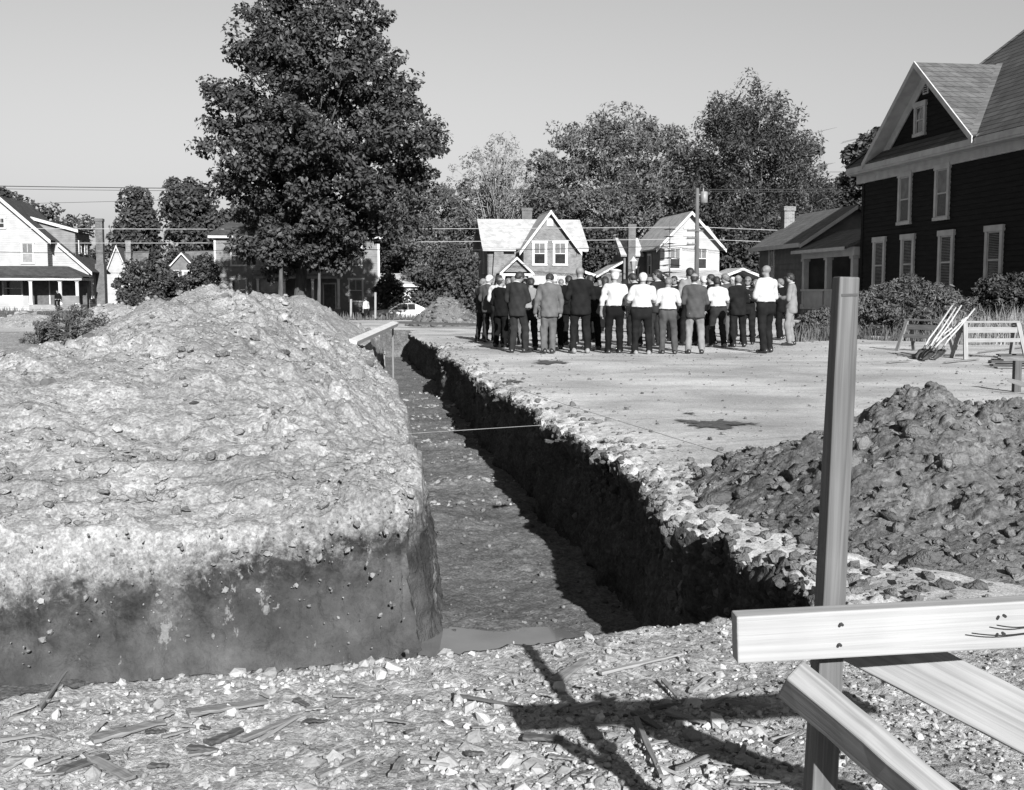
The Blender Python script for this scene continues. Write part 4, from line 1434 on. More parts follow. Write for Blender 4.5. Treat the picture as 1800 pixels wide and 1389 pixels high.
# ---- bright gabled house by the utility pole
def gable_house():
    h = house_at('gable_house', 1160, 92, 'bright white gabled house with porch behind the utility pole', z=0.0)
    W = 4.9; D = 8.5; E = 5.2; R = 7.75
    simple_gable(h, W, D, E, R, m_white, m_roof_pale, m_trim, exp=0.15, ov=0.45)
    lapwall(h, leftw(-0.03, D), [(0, -0.4), (D, -0.4), (D, E - 0.2), (0, E - 0.2)], m_siding_grey, 0.3)  # grey layer over the white siding paints this side's shade
    ff = front(0, -0.03)
    window(h, ff, 1.2, 3.15, 0.85, 1.65, pane=m_curtain, low=m_glass)
    window(h, ff, 3.4, 3.15, 0.85, 1.65, pane=m_curtain, low=m_glass)
    for u, z in ((2.4, 6.35), (2.4, 5.75)):
        mb = MB(); fbox(mb, ff, u - 0.5, u + 0.5, z, z + 0.1, 0.0, 0.06); mb.build('gable_trim', m_trim_grey, h)
    window(h, leftw(-0.06, D), 5.6, 2.7, 0.8, 1.6, trim=m_trim_grey); window(h, leftw(-0.06, D), 2.2, 2.7, 0.8, 1.6, trim=m_trim_grey)
    # small cross roof on the right
    roofpanel(h, (W - 0.4, 2.0, E - 0.2), (W + 1.0, 2.0, E - 0.2), (W + 0.5, 4.6, R - 0.9), (W - 1.5, 4.6, R - 0.9), m_roof_pale)
    roofpanel(h, (W + 1.0, 2.0, E - 0.2), (W + 1.0, 7.2, E - 0.2), (W + 0.5, 4.6, R - 0.9), (W + 0.5, 4.6, R - 0.9), m_roof_pale)
    # front porch
    y0, top = -2.4, 2.75
    roofpanel(h, (-0.4, y0 - 0.3, top - 0.25), (4.6, y0 - 0.3, top - 0.25), (4.6, -0.08, top + 0.35), (-0.4, -0.08, top + 0.35), m_roof_pale, 0.1)
    MB().box(-0.35, 4.6, y0 - 0.3, y0 - 0.15, top - 0.62, top - 0.38).build('fascia', m_trim_grey, h)
    px = 5.9
    roofpanel(h, (px, y0 - 0.5, top + 0.45), (px + 1.95, y0 - 0.5, top - 0.3), (px + 1.95, 1.0, top - 0.3), (px, 1.0, top + 0.45), m_roof_pale, 0.1)
    roofpanel(h, (px - 1.6, y0 - 0.5, top - 0.15), (px, y0 - 0.5, top + 0.45), (px, 1.0, top + 0.45), (px - 1.6, 1.0, top - 0.15), m_roof_pale, 0.1)
    rake(h, (px, y0 - 0.5, top + 0.43), (px + 1.95, y0 - 0.5, top - 0.32), (0, -1, 0), m_trim, 0.2)
    rake(h, (px - 1.6, y0 - 0.5, top - 0.17), (px, y0 - 0.5, top + 0.43), (0, -1, 0), m_trim, 0.2)
    for x in (0.0, 2.3, 4.4, 7.5): column(h, x, y0, 0.2, top - 0.62 if x < 5 else top - 0.45, 0.2)
    MB().box(-0.3, 7.6, y0 - 0.1, -0.1, -0.4, 0.2).build('porch_floor', m_floorb, h)
    flatwall(h, front(4.95, 0.4), [(0, -0.3), (2.6, -0.3), (2.6, top - 0.5), (0, top - 0.5)], m_white)
    window(h, front(4.95, 0.4), 1.3, 0.7, 1.3, 1.3)
    door(h, ff, 1.0, 0.2, 0.9, 2.0, m_shadow_in); window(h, ff, 3.2, 0.8, 1.2, 1.3)
    # rear ell and lean-to
    ell = MB().box(-1.9, -0.06, 4.6, 8.4, -0.4, 4.5); ell.build('rear_wing', m_siding_grey, h)
    roofpanel(h, (-2.2, 4.3, 4.35), (-0.2, 4.3, 4.35), (-0.2, 6.5, 5.9), (-2.2, 6.5, 5.9), m_roof_pale)
    MB().box(-3.7, -1.95, 5.0, 8.0, -0.4, 2.9).build('lean_to', m_siding_grey, h)
    roofpanel(h, (-4.2, 4.8, 2.65), (-1.92, 4.8, 3.9), (-1.92, 8.2, 3.9), (-4.2, 8.2, 2.65), m_roof_pale)
    rake(h, (-4.2, 4.8, 2.63), (-1.92, 4.8, 3.88), (0, -1, 0), m_trim, 0.16)
    window(h, front(-1.9, 4.6), 0.9, 2.3, 0.6, 1.0, trim=m_trim_grey)
    chimney(h, -1.35, 4.2, -0.4, 6.9, 0.62, 0.5, m_chim)


gable_house()


# ---- low grey house with a side porch, next to the dark house
def porch_house():
    s0, t0 = 23.0, 59.5
    p = LOT(s0, t0)
    h = empty('porch_house', (p.x, p.y, 0.0), ALPHA)
    tag(h, 'low dark grey house with pale-columned porch beside the tall dark house', 'house')
    # x to the right (+s), y away (+t); side wall runs along y = -4 .. 3
    E = 4.0; Rz = 5.75
    lw = leftw(0, 3.0)
    for mb in laps(lw, [(0, -0.2), (6.6, -0.2), (6.6, E), (0, E)], 0.30, 0.035):
        mb.build('siding_board', m_siding_grey, h)
    MB().box(0.05, 5.5, -3.55, 3.0, -0.4, E - 0.05).build('wall', m_siding_grey, h)
    roofpanel(h, (-0.45, 3.5, E - 0.25), (2.6, 3.5, Rz), (2.6, -3.9, Rz), (-0.45, -3.9, E - 0.25), m_roof_grey)
    roofpanel(h, (2.6, 3.5, Rz), (5.9, 3.5, E - 0.25), (5.9, -3.9, E - 0.25), (2.6, -3.9, Rz), m_roof_grey)
    rake(h, (-0.45, -3.9, E - 0.27), (2.6, -3.9, Rz - 0.02), (0, -1, 0), m_trim_grey, 0.2)
    MB().box(-0.5, -0.451, -3.9, 3.5, E - 0.42, E - 0.2).build('gutter', m_trim, h)
    flatwall(h, front(0, -3.6), [(0, E - 0.1), (5.5, E - 0.1), (2.6, Rz - 0.1)], m_siding_grey)
    chimney(h, 1.6, 3.0, 4.4, 6.1, 0.6, 0.6, m_brick)
    window(h, lw, 2.0, 1.75, 0.62, 1.9, tw=0.1)
    window(h, lw, 2.0, -0.05, 0.62, 0.9, tw=0.1)
    # porch, its open side facing left, from y = -3.6 to -10.4
    y1, y0 = -3.62, -9.8
    pz, top = 0.55, 3.3
    MB().box(-0.2, 3.4, y0, y1, -0.3, pz).build('porch_floor', m_floorb, h)
    for y in (y1 - 0.15, -6.6, -9.5):
        column(h, -0.05, y, pz, top - 0.32, 0.26, m_trim_grey)
    lw2 = leftw(-0.22, y1)
    mb = MB(); fbox(mb, lw2, 0.0, y1 - y0, top - 0.32, top + 0.08, -0.3, 0.0); mb.build('beam', m_trim_grey, h)
    mb = MB(); fbox(mb, lw2, 0.3, 2.6, pz + 0.02, pz + 0.8, -0.22, -0.05)
    fbox(mb, lw2, 2.95, 5.2, pz + 0.02, pz + 0.8, -0.22, -0.05)
    fbox(mb, lw2, 0.0, y1 - y0, pz + 0.8, pz + 0.9, -0.28, 0.02); fbox(mb, lw2, 0.0, y1 - y0, pz - 0.1, pz + 0.018, -0.3, 0.03)
    mb.build('porch_rail', m_trim_grey, h)
    # lattice skirt
    for q in range(2):
        lm = MB(); a = 0.35 + q * 2.6
        for i in range(14):
            for sgn in (1, -1):
                x0 = a + i * 0.17
                p0 = lw2.p(x0, -0.25 if sgn > 0 else 0.42, 0.0 + 0.01 * sgn); p1 = lw2.p(x0 + 0.5, 0.42 if sgn > 0 else -0.25, 0.0 + 0.01 * sgn)
                lm.beam(p0, p1, 0.012, 0.035, up=(1, 0, 0))
        tag(lm.build('lattice', m_trim_grey, h), kind='stuff')
    roofpanel(h, (-0.65, y1 + 0.2, top + 0.1), (1.6, y1 + 0.2, top + 1.1), (1.6, y0, top + 1.1), (-0.65, y0, top + 0.1), m_roof_grey)
    rake(h, (-0.68, y1 + 0.2, top + 0.09), (-0.68, y0, top + 0.09), (-1, 0, 0), m_trim_grey, 0.16, 0.04, 'fascia')
    MB().box(3.35, 3.45, y0, y1, -0.3, top + 0.8).build('shaded_back_wall', m_shadow_in, h)
    MB().box(-0.6, -0.5, -4.0, 3.6, -0.3, -0.1).build('foundation', m_found, h)


porch_house()


# ---- tall dark house on the right
def dark_house():
    s0, t0 = 23.0, 49.4
    p = LOT(s0, t0)
    h = empty('dark_house', (p.x, p.y, 0.0), ALPHA)
    tag(h, 'tall dark-sided house with pale trim and steep cross gable', 'house')
    Ln = 17.0; D = 13.0; E = 6.55; pitch = 0.97
    lw = leftw(0, 0)                                   # u runs from the far corner towards the camera
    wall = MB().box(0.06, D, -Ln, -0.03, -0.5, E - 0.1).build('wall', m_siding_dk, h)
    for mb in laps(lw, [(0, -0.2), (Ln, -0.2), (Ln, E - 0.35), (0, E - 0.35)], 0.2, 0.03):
        mb.build('siding_board', m_siding_dk, wall)
    mb = MB(); fbox(mb, lw, -0.05, 0.16, -0.2, E - 0.36, -0.02, 0.05); mb.build('corner_board', m_siding_dk, h)
    # boxed eave and frieze
    mb = MB(); fbox(mb, lw, -0.55, Ln, E - 0.34, E + 0.02, 0.0, 0.09); mb.build('frieze', m_trim_grey, h)
    mb = MB(); fbox(mb, lw, -0.6, Ln, E + 0.024, E + 0.10, -0.1, 0.55); mb.build('soffit', m_trim_grey, h)
    mb = MB(); fbox(mb, lw, -0.62, Ln, E + 0.104, E + 0.34, 0.40, 0.58); mb.build('fascia', m_trim_grey, h)
    eo = 0.6; ez = E + 0.36
    # hip roof
    k = 7.0
    A = (-eo, eo, ez); B = (-eo, -Ln, ez); Cc = (-eo + k, eo - k, ez + k * pitch); Dd = (-eo + k, -Ln, ez + k * pitch)
    MB().slab(A, B, Dd, Cc, 0.08).build('roof', m_roof_main, h)
    MB().add([A, Cc, (D + eo, eo, ez)], [(0, 1, 2)]).build('roof', m_roof_main, h)
    MB().add([Cc, Dd, (D + eo, -Ln, ez), (D + eo, eo, ez)], [(0, 1, 2, 3)]).build('roof', m_roof_main, h)
    hip = MB().beam(Vector(A) + Vector((0, 0, 0.04)), Vector(Cc) + Vector((0, 0, 0.04)), 0.22, 0.08); hip.build('hip_cap', m_roof_main, h)
    # cross gable, flush with the wall
    g0, g1 = 1.15, 10.2; gm = (g0 + g1) / 2; gz = E + 0.38; gp = 10.45
    f2 = leftw(-0.0, 0)
    inset = 0.55
    gslope = (gp - gz) / (gm - g0)
    gpoly = [(g0 + inset, gz), (g1 - inset, gz), (gm, gp - inset * gslope)]
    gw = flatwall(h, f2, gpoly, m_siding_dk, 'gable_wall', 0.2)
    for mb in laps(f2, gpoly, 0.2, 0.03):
        mb.build('siding_board', m_siding_dk, gw)
    xr = -eo + (gp - ez) / pitch
    def ridge_at(z): return -eo + (z - ez) / pitch
    # gable roof panels run back to the main slope
    of = -0.62
    for sgn, ge in ((-1, g0), (1, g1)):
        e = MB(); yb = -ge; ym = -gm
        a = Vector((of, ym, gp)); b = Vector((of, yb, gz)); c = Vector((ridge_at(gz) + 0.02, yb, gz)); d = Vector((ridge_at(gp) + 0.05, ym, gp))
        pts = [a, b, c, d] if sgn > 0 else [a, d, c, b]
        e.slab(pts[0], pts[1], pts[2], pts[3], 0.09)
        o = e.build('roof', m_roof_dorm, h)
        # verge boards: outer edge, then the deep soffit, then the inner frieze
        n = Vector((-1, 0, 0))
        rk = MB()
        def bar(x0, x1, d0, d1):
            off0 = Vector((0, 0, -d0)); off1 = Vector((0, 0, -d1))
            P0, P1 = Vector((0, ym, gp)), Vector((0, yb, gz))
            q = []
            for z_ in (off1, off0):
                q += [P0 + z_ + Vector((x0, 0, 0)), P1 + z_ + Vector((x0, 0, 0)), P1 + z_ + Vector((x1, 0, 0)), P0 + z_ + Vector((x1, 0, 0))]
            return MB().hexa(q)
        bar(of - 0.05, of + 0.001, -0.03, 0.22).build('verge_board', m_trim_grey, h)
        bar(of + 0.003, -0.0, 0.10, 0.22).build('verge_soffit', m_trim_grey, h)
        bar(-0.10, -0.045, 0.225, 0.70).build('verge_frieze', m_trim_grey, h)
    # valley flashing
    vf = MB().beam((ridge_at(gp) + 0.05, -gm - 0.02, gp + 0.05), (ridge_at(gz) + 0.05, -g1 - 0.02, gz + 0.06), 0.4, 0.04); vf.build('valley_flashing', m_roof_grey, h)
    # pent skirt at the foot of the gable
    MB().slab((-0.62, -g0 + 0.2, ez + 0.03), (-0.62, -g1 - 0.2, ez + 0.03), (-0.03, -g1 - 0.2, ez + 0.42), (-0.03, -g0 + 0.2, ez + 0.42), 0.05).build('gable_skirt', m_roof_main, h)
    # windows: gable pair, upper floor, ground floor
    window(h, f2, 5.15, 7.75, 0.62, 1.05, trim=m_trim_grey, tw=0.16, proud=0.10)
    mb = MB(); fbox(mb, f2, 5.3, 5.75, 9.25, 9.85, 0.0, 0.06); vo = mb.build('vent', m_trim_grey, h)
    mb = MB()
    for i in range(6): fbox(mb, f2, 5.38, 5.67, 9.31 + i * 0.085, 9.36 + i * 0.085, 0.05, 0.068)
    mb.build('louvre', m_siding_dk, vo)
    for u in (4.05, 7.1):
        window(h, lw, u, 4.25, 0.80, 1.85, trim=m_trim_grey, pane=m_shade, low=m_curtain, tw=0.16, bars=False, proud=0.10)
    for u in (1.85, 4.45, 7.55, 10.9, 14.2):
        window(h, lw, u, 1.45, 0.80, 2.05, trim=m_trim_grey, pane=m_glass, tw=0.17, bars=False, blinds=True, proud=0.10)
    mb = MB(); fbox(mb, lw, 0, Ln, -0.3, -0.02, -0.05, 0.06); mb.build('foundation', m_found, h)


dark_house()
# ------------------------------------------------------------------ lawns, street
m_grassy = nmat('lawn_turf', 0.045, 0.085, scale=1.5, rough=0.95, bump=0.8, bscale=18, bdist=0.05)
m_road = nmat('asphalt', 0.06, 0.09, scale=3, rough=0.9, bump=0.2)


def sheet(name, s0, s1, t0, t1, dz, mat, step=2.0, kind='structure'):
    S, T = np.meshgrid(np.arange(s0, s1 + 0.01, step), np.linspace(t0, t1, max(3, int((t1 - t0) / step))))
    Z = terrain(S, T) + dz
    o = np_mesh(name, lot_world(S, T, Z).reshape(-1, 3), gridfaces(S.shape[0], S.shape[1]), mat)
    return tag(o, kind=kind)


sheet('lawn', -90, 70, 92.5, 175, 0.035, m_grassy)
sheet('road', -90, 70, 83.0, 91.0, 0.03, m_road)
sheet('verge', -90, 20, 56, 82.0, 0.035, m_grassy)

# ------------------------------------------------------------------ trees and shrubs
m_bark = nmat('bark', 0.035, 0.075, scale=5, rough=0.95, bump=0.8, bscale=14, bdist=0.05, stretch=(1, 1, 0.25))
m_bark_pale = nmat('pale_bark', 0.10, 0.17, scale=5, rough=0.95, bump=0.5, bscale=14)
m_leaf_dk = nmat('maple_leaf', 0.026, 0.042, scale=0.7, rough=0.55, spec=0.22, attr='var')
m_leaf_md = nmat('elm_leaf', 0.055, 0.08, scale=0.7, rough=0.55, spec=0.2, attr='var')
m_leaf_lt = nmat('willow_leaf', 0.11, 0.16, scale=0.7, rough=0.55, spec=0.2, attr='var')
m_leaf_bk = nmat('shrub_leaf', 0.03, 0.045, scale=0.7, rough=0.55, spec=0.2, attr='var')


def plant(name, label, cat, Y, prof, base_u, base_z, leafm, barkm, nclump, per, leaf, seed, crange=(0.6, 1.2), trunk_r=0.3, group=None,
          limbs=26, up=0.5, aspect=0.62, depth=1.0, squash=0.75, fork=0.25, hollow=0.35, stems=1, trunk_top=0.8, boughs=0, bough_r=2.0):
    """tree or shrub: prof is a list of (v, u_left, u_right) outline marks, measured at distance Y"""
    rs = np.random.RandomState(seed); rg = random.Random(seed)
    per = int(per * 0.76); leaf = leaf * 1.12
    b = at(base_u, 512, Y)
    org = Vector((b.x, b.y, base_z))
    zs = []; l = []; r = []
    for v, ul, ur in prof:
        a_ = at(ul, v, Y); c_ = at(ur, v, Y)
        zs.append(a_.z - base_z); l.append(a_.x - b.x); r.append(c_.x - b.x)
    zs, l, r = map(np.array, (zs, l, r))
    o_ = np.argsort(zs); zs, l, r = zs[o_], l[o_], r[o_]
    root = empty(name, org)
    tag(root, label, cat, group)
    # clump centres, volume weighted towards the outside
    zz = np.linspace(zs[0], zs[-1], 80)
    wid = (np.interp(zz, zs, r) - np.interp(zz, zs, l)) / 2
    pz = np.maximum(wid, 0.05) ** 1.35
    pz /= pz.sum()
    z = rs.choice(zz, nclump, p=pz) + rs.uniform(-1, 1, nclump) * (zs[-1] - zs[0]) / 160
    hw = np.maximum((np.interp(z, zs, r) - np.interp(z, zs, l)) / 2, 0.08); cx = (np.interp(z, zs, r) + np.interp(z, zs, l)) / 2
    R = rs.uniform(crange[0], crange[1], nclump)
    rr = np.clip(hw - (bough_r * (0.75 if boughs == 150 else 0.3) if boughs else R * 0.55), 0.05, None) * (hollow + (1.03 - hollow) * rs.rand(nclump) ** 0.55)
    an = rs.uniform(0, 2 * np.pi, nclump)
    C = np.stack([cx + rr * np.cos(an), rr * np.sin(an) * depth, z], 1)
    if boughs:      # gather the clumps into layered boughs with gaps between them
        bi = [0]
        for _ in range(boughs - 1):
            cand = rs.randint(0, nclump, 14)
            dm = np.linalg.norm(C[cand][:, None] - C[bi][None], axis=2).min(1)
            bi.append(int(cand[dm.argmax()]))
        BC = C[bi].copy()
        own = rs.randint(0, boughs, nclump)
        dd = rs.normal(size=(nclump, 3)); dd /= np.linalg.norm(dd, axis=1)[:, None]
        C = BC[own] + dd * (bough_r * rs.uniform(0.7, 1.25, boughs)[own] * rs.rand(nclump) ** 0.45)[:, None] * np.array([1, 1, 0.62])
    V, F, var = leafcloud(C, R, per, leaf, rs, up=up, aspect=aspect, squash=squash)
    np_mesh('crown', V, F, leafm, root, False, var)
    # trunk and limbs
    mb = MB()
    top = zs[0] + (zs[-1] - zs[0]) * trunk_top
    zb = zs[0] + (zs[-1] - zs[0]) * 0.5
    for s_ in range(stems):
        ox, oy = (rg.uniform(-1, 1) * trunk_r * 3 * (stems > 1), rg.uniform(-1, 1) * trunk_r * 3 * (stems > 1))
        pts = []; rad = []
        for i in range(9):
            q = i / 8
            hh = q * top
            k = np.interp(hh, zs, cx if False else (l + r) / 2) * q
            pts.append((ox + k + 0.12 * trunk_r * math.sin(5 * q + seed), oy + 0.1 * trunk_r * math.cos(4 * q), hh - (0.3 if i == 0 else 0)))
            rad.append(trunk_r * (1.35 if i == 0 else 1.0) * (1 - 0.85 * q) + 0.01)
        mb.tube(pts, rad, 9)
        idx = rs.choice(nclump, min(limbs, nclump), replace=False)
        for j in idx:
            q = rg.uniform(fork, 0.85)
            i = q * 8; i0 = int(i)
            p0 = Vector(pts[i0]).lerp(Vector(pts[min(i0 + 1, 8)]), i - i0)
            p1 = Vector(C[j])
            if p1.z < p0.z - 0.5: continue
            md = p0.lerp(p1, 0.5) + Vector((0, 0, 0.12 * (p1 - p0).length))
            r0 = trunk_r * (1 - 0.85 * q) * 0.55
            mb.tube([p0, p0.lerp(md, 0.55) + Vector((rg.uniform(-.1, .1), rg.uniform(-.1, .1), 0)), md, p1], [r0, r0 * 0.7, r0 * 0.45, 0.012], 5)
    mb.build('trunk' if stems == 1 else 'stems', barkm, root, True)
    return root


plant('maple_tree', 'huge dark maple towering over the dirt mound', 'tree', 74,
      [(-85, 540, 600), (-50, 480, 640), (0, 430, 655), (55, 395, 690), (100, 388, 722), (150, 365, 745), (200, 366, 768), (240, 352, 790),
       (285, 345, 795), (330, 375, 780), (380, 392, 748), (410, 400, 738), (440, 425, 700), (462, 460, 620)], 527, -0.55, m_leaf_dk, m_bark, 1500, 80, 0.15, 5,
      crange=(0.42, 0.95), trunk_r=0.42, limbs=90, fork=0.22, hollow=0.35, boughs=150, bough_r=1.75, trunk_top=0.6)
for u, Y, sd, lab in ((493, 71, 41, 'slim young tree just left of the big maple trunk'), (560, 72, 42, 'slim young tree just right of the big maple trunk')):
    plant('young_tree', lab, 'tree', Y, [(380, u - 25, u + 25), (405, u - 45, u + 45), (430, u - 45, u + 40), (452, u - 25, u + 30)], u, -0.5, m_leaf_dk, m_bark, 40, 90, 0.14, sd,
          crange=(0.35, 0.7), trunk_r=0.13 if u > 500 else 0.2, limbs=12, fork=0.6)

plant('background_tree', 'pointed dark tree beyond the roof of the grey cottage', 'tree', 135, [(334, 225, 250), (345, 215, 265), (370, 200, 272), (400, 198, 285), (440, 190, 290), (480, 190, 290)],
      240, -0.2, m_leaf_dk, m_bark, 130, 100, 0.24, 6, crange=(0.7, 1.5), limbs=20)
plant('background_tree', 'round dark tree just left of the big maple', 'tree', 128, [(313, 305, 345), (330, 290, 368), (360, 282, 385), (400, 285, 395), (440, 290, 395), (480, 300, 390)],
      335, -0.2, m_leaf_dk, m_bark, 150, 100, 0.24, 7, crange=(0.7, 1.5), limbs=20)
plant('background_tree', 'tree showing above the white house roof', 'tree', 132, [(338, -10, 25), (352, -40, 60), (372, -50, 130), (400, -50, 175), (450, -50, 180)],
      40, -0.2, m_leaf_dk, m_bark, 140, 90, 0.24, 8, crange=(0.7, 1.4), limbs=20)
plant('background_tree', 'drooping grey tree between the maple and the brick house', 'tree', 122, [(320, 720, 775), (350, 700, 815), (390, 690, 845), (430, 690, 855), (470, 690, 855), (510, 700, 850)],
      770, -0.3, m_leaf_md, m_bark, 210, 100, 0.2, 9, crange=(0.6, 1.4), limbs=24, up=0.1, aspect=0.4)
plant('background_tree', 'pale feathery tree with bare branches above the brick house', 'tree', 126, [(236, 870, 910), (255, 840, 925), (280, 800, 935), (310, 785, 945), (345, 795, 950), (380, 810, 950)],
      868, -0.3, m_leaf_lt, m_bark_pale, 110, 55, 0.17, 10, crange=(0.5, 1.2), limbs=70, trunk_r=0.28, aspect=0.4, stems=3, hollow=0.15)
plant('background_tree', 'broad grey tree behind the brick and white gabled houses', 'tree', 118,
      [(196, 1095, 1150), (212, 1030, 1180), (235, 985, 1205), (265, 960, 1225), (310, 935, 1235), (360, 930, 1240), (410, 930, 1245), (450, 940, 1240), (490, 960, 1230)],
      1085, -0.2, m_leaf_md, m_bark_pale, 1000, 58, 0.2, 11, crange=(0.5, 1.2), limbs=80, trunk_r=0.45, up=0.2, aspect=0.42, boughs=170, bough_r=2.0, hollow=0.2, trunk_top=0.55)
plant('background_tree', 'tall dark spiky-topped tree behind the porch house', 'tree', 114,
      [(160, 1275, 1330), (185, 1240, 1385), (215, 1218, 1405), (255, 1218, 1428), (300, 1212, 1445), (345, 1210, 1470), (400, 1212, 1485), (450, 1220, 1480), (495, 1230, 1470)],
      1320, -0.2, m_leaf_dk, m_bark, 1100, 60, 0.2, 12, crange=(0.5, 1.2), limbs=40, trunk_r=0.45, squash=1.5, aspect=0.36, boughs=190, bough_r=1.7, hollow=0.2, trunk_top=0.55)
plant('background_tree', 'tree close behind the corner of the tall dark house', 'tree', 68, [(222, 1545, 1570), (245, 1515, 1600), (268, 1476, 1580), (300, 1485, 1570), (350, 1478, 1570), (400, 1480, 1570), (440, 1490, 1560)],
      1530, 0.0, m_leaf_dk, m_bark, 120, 110, 0.16, 13, crange=(0.4, 0.9), limbs=30)
plant('background_tree', 'low dark tree filling the gap right of the white gabled house', 'tree', 104, [(400, 1270, 1350), (430, 1262, 1370), (470, 1262, 1380), (505, 1270, 1370)],
      1315, 0.0, m_leaf_bk, m_bark, 110, 100, 0.18, 14, crange=(0.5, 1.1), limbs=12)
plant('background_tree', 'dark tree filling the gap between brick and gabled houses', 'tree', 108, [(395, 1030, 1085), (430, 1022, 1100), (470, 1025, 1100), (510, 1030, 1090)],
      1058, 0.0, m_leaf_bk, m_bark, 100, 100, 0.18, 15, crange=(0.5, 1.1), limbs=12)

for k_, (u_, Y_, pr_, lab_, lm_) in enumerate((
        (960, 140, [(285, 930, 990), (310, 900, 1010), (350, 885, 1030), (400, 880, 1040), (470, 885, 1040)], 'dim tree deep behind the brick house chimney', m_leaf_md),
        (1215, 138, [(270, 1195, 1240), (300, 1170, 1260), (350, 1160, 1270), (420, 1160, 1280), (480, 1165, 1275)], 'dim tree deep between the broad tree and the spiky tree', m_leaf_md),
        (690, 140, [(390, 660, 720), (415, 640, 745), (450, 635, 750), (500, 640, 745)], 'dark tree low behind the garage', m_leaf_bk),
        (1465, 120, [(330, 1440, 1500), (360, 1430, 1520), (410, 1425, 1525), (460, 1430, 1520)], 'dark tree behind the porch house chimney', m_leaf_bk),
        (845, 140, [(330, 800, 880), (365, 770, 905), (410, 760, 915), (470, 765, 910)], 'grey tree deep behind the left end of the brick house', m_leaf_md),
        (1120, 150, [(245, 1060, 1180), (275, 1000, 1215), (330, 970, 1230), (400, 960, 1240), (480, 970, 1230)], 'shadowy tree deep behind the broad grey tree', m_leaf_bk),
        (1330, 150, [(230, 1260, 1390), (270, 1230, 1440), (330, 1220, 1470), (400, 1220, 1480), (480, 1230, 1470)], 'shadowy tree deep behind the spiky dark tree', m_leaf_bk),
        (430, 140, [(380, 390, 450), (410, 375, 480), (450, 372, 490)], 'dark tree deep behind the long house', m_leaf_bk))):
    plant('background_tree', lab_, 'tree', Y_, pr_, u_, -0.2, lm_, m_bark, 190, 62, 0.28, 60 + k_, crange=(0.6, 1.3), limbs=14, boughs=44, bough_r=2.0, hollow=0.15)

shr = 'leafy shrubs between the far houses'
plant('shrub', 'big dark lilac between the white house and the grey cottage', 'shrub', 90, [(458, 238, 285), (472, 212, 305), (495, 204, 322), (520, 203, 328), (540, 205, 325)], 262, -0.4, m_leaf_bk, m_bark, 120, 100, 0.13, 16,
      crange=(0.35, 0.7), trunk_r=0.07, stems=5, limbs=8, group=shr, fork=0.1)
plant('shrub', 'dark shrub at the left corner of the long house', 'shrub', 92, [(452, 340, 372), (475, 325, 384), (500, 320, 388), (530, 322, 390)], 355, -0.4, m_leaf_bk, m_bark, 90, 100, 0.13, 17,
      crange=(0.35, 0.7), trunk_r=0.07, stems=4, limbs=8, group=shr, fork=0.1)
plant('shrub', 'round dark shrub right of the long house', 'shrub', 93, [(486, 672, 702), (503, 660, 715), (525, 656, 720), (540, 660, 716)], 688, -0.5, m_leaf_bk, m_bark, 60, 100, 0.13, 18,
      crange=(0.3, 0.6), trunk_r=0.06, stems=4, limbs=8, group=shr, fork=0.1)
plant('shrub', 'tall loose shrub left of the brick house', 'shrub', 90, [(432, 775, 812), (455, 748, 838), (485, 725, 846), (515, 718, 848), (545, 725, 845)], 786, -0.5, m_leaf_bk, m_bark, 150, 100, 0.14, 19,
      crange=(0.4, 0.8), trunk_r=0.07, stems=5, limbs=8, group=shr, fork=0.1)
plant('shrub', 'scrubby bush left of the big mound', 'shrub', 29.5, [(541, 120, 165), (556, 60, 200), (575, 25, 216), (595, 20, 214), (608, 60, 190)], 120, -0.05, m_leaf_md, m_bark, 120, 90, 0.05, 20,
      crange=(0.08, 0.24), trunk_r=0.02, stems=9, limbs=14, fork=0.1, depth=0.5, aspect=0.32, boughs=26, bough_r=0.36)
plant('shrub', 'clipped dark shrub against the dark house wall', 'shrub', 38, [(484, 1745, 1800), (498, 1722, 1835), (515, 1712, 1850), (535, 1715, 1850)], 1775, 0.0, m_leaf_bk, m_bark, 120, 100, 0.06, 22,
      crange=(0.15, 0.32), trunk_r=0.03, stems=5, limbs=8, fork=0.1)
plant('weed_thicket', 'tall weed thicket below the dark house windows', 'weeds', 35, [(490, 1585, 1625), (503, 1540, 1660), (520, 1512, 1700), (550, 1495, 1725), (580, 1490, 1735), (598, 1495, 1725)], 1600, 0.0,
      nmat('weed_leaf', 0.05, 0.085, scale=0.9, rough=0.55, spec=0.2, attr='var'), m_bark, 420, 75, 0.07, 23, crange=(0.12, 0.30), trunk_r=0.02, stems=9, limbs=8, fork=0.1, aspect=0.3, depth=0.8)
plant('weed_thicket', 'low pale-topped weeds beside the man in the light suit', 'weeds', 34, [(548, 1425, 1455), (562, 1405, 1480), (580, 1396, 1500), (597, 1398, 1505)], 1445, 0.0,
      m_leaf_md, m_bark, 130, 95, 0.06, 24, crange=(0.10, 0.25), trunk_r=0.015, stems=7, limbs=8, fork=0.1, aspect=0.35, depth=0.8)

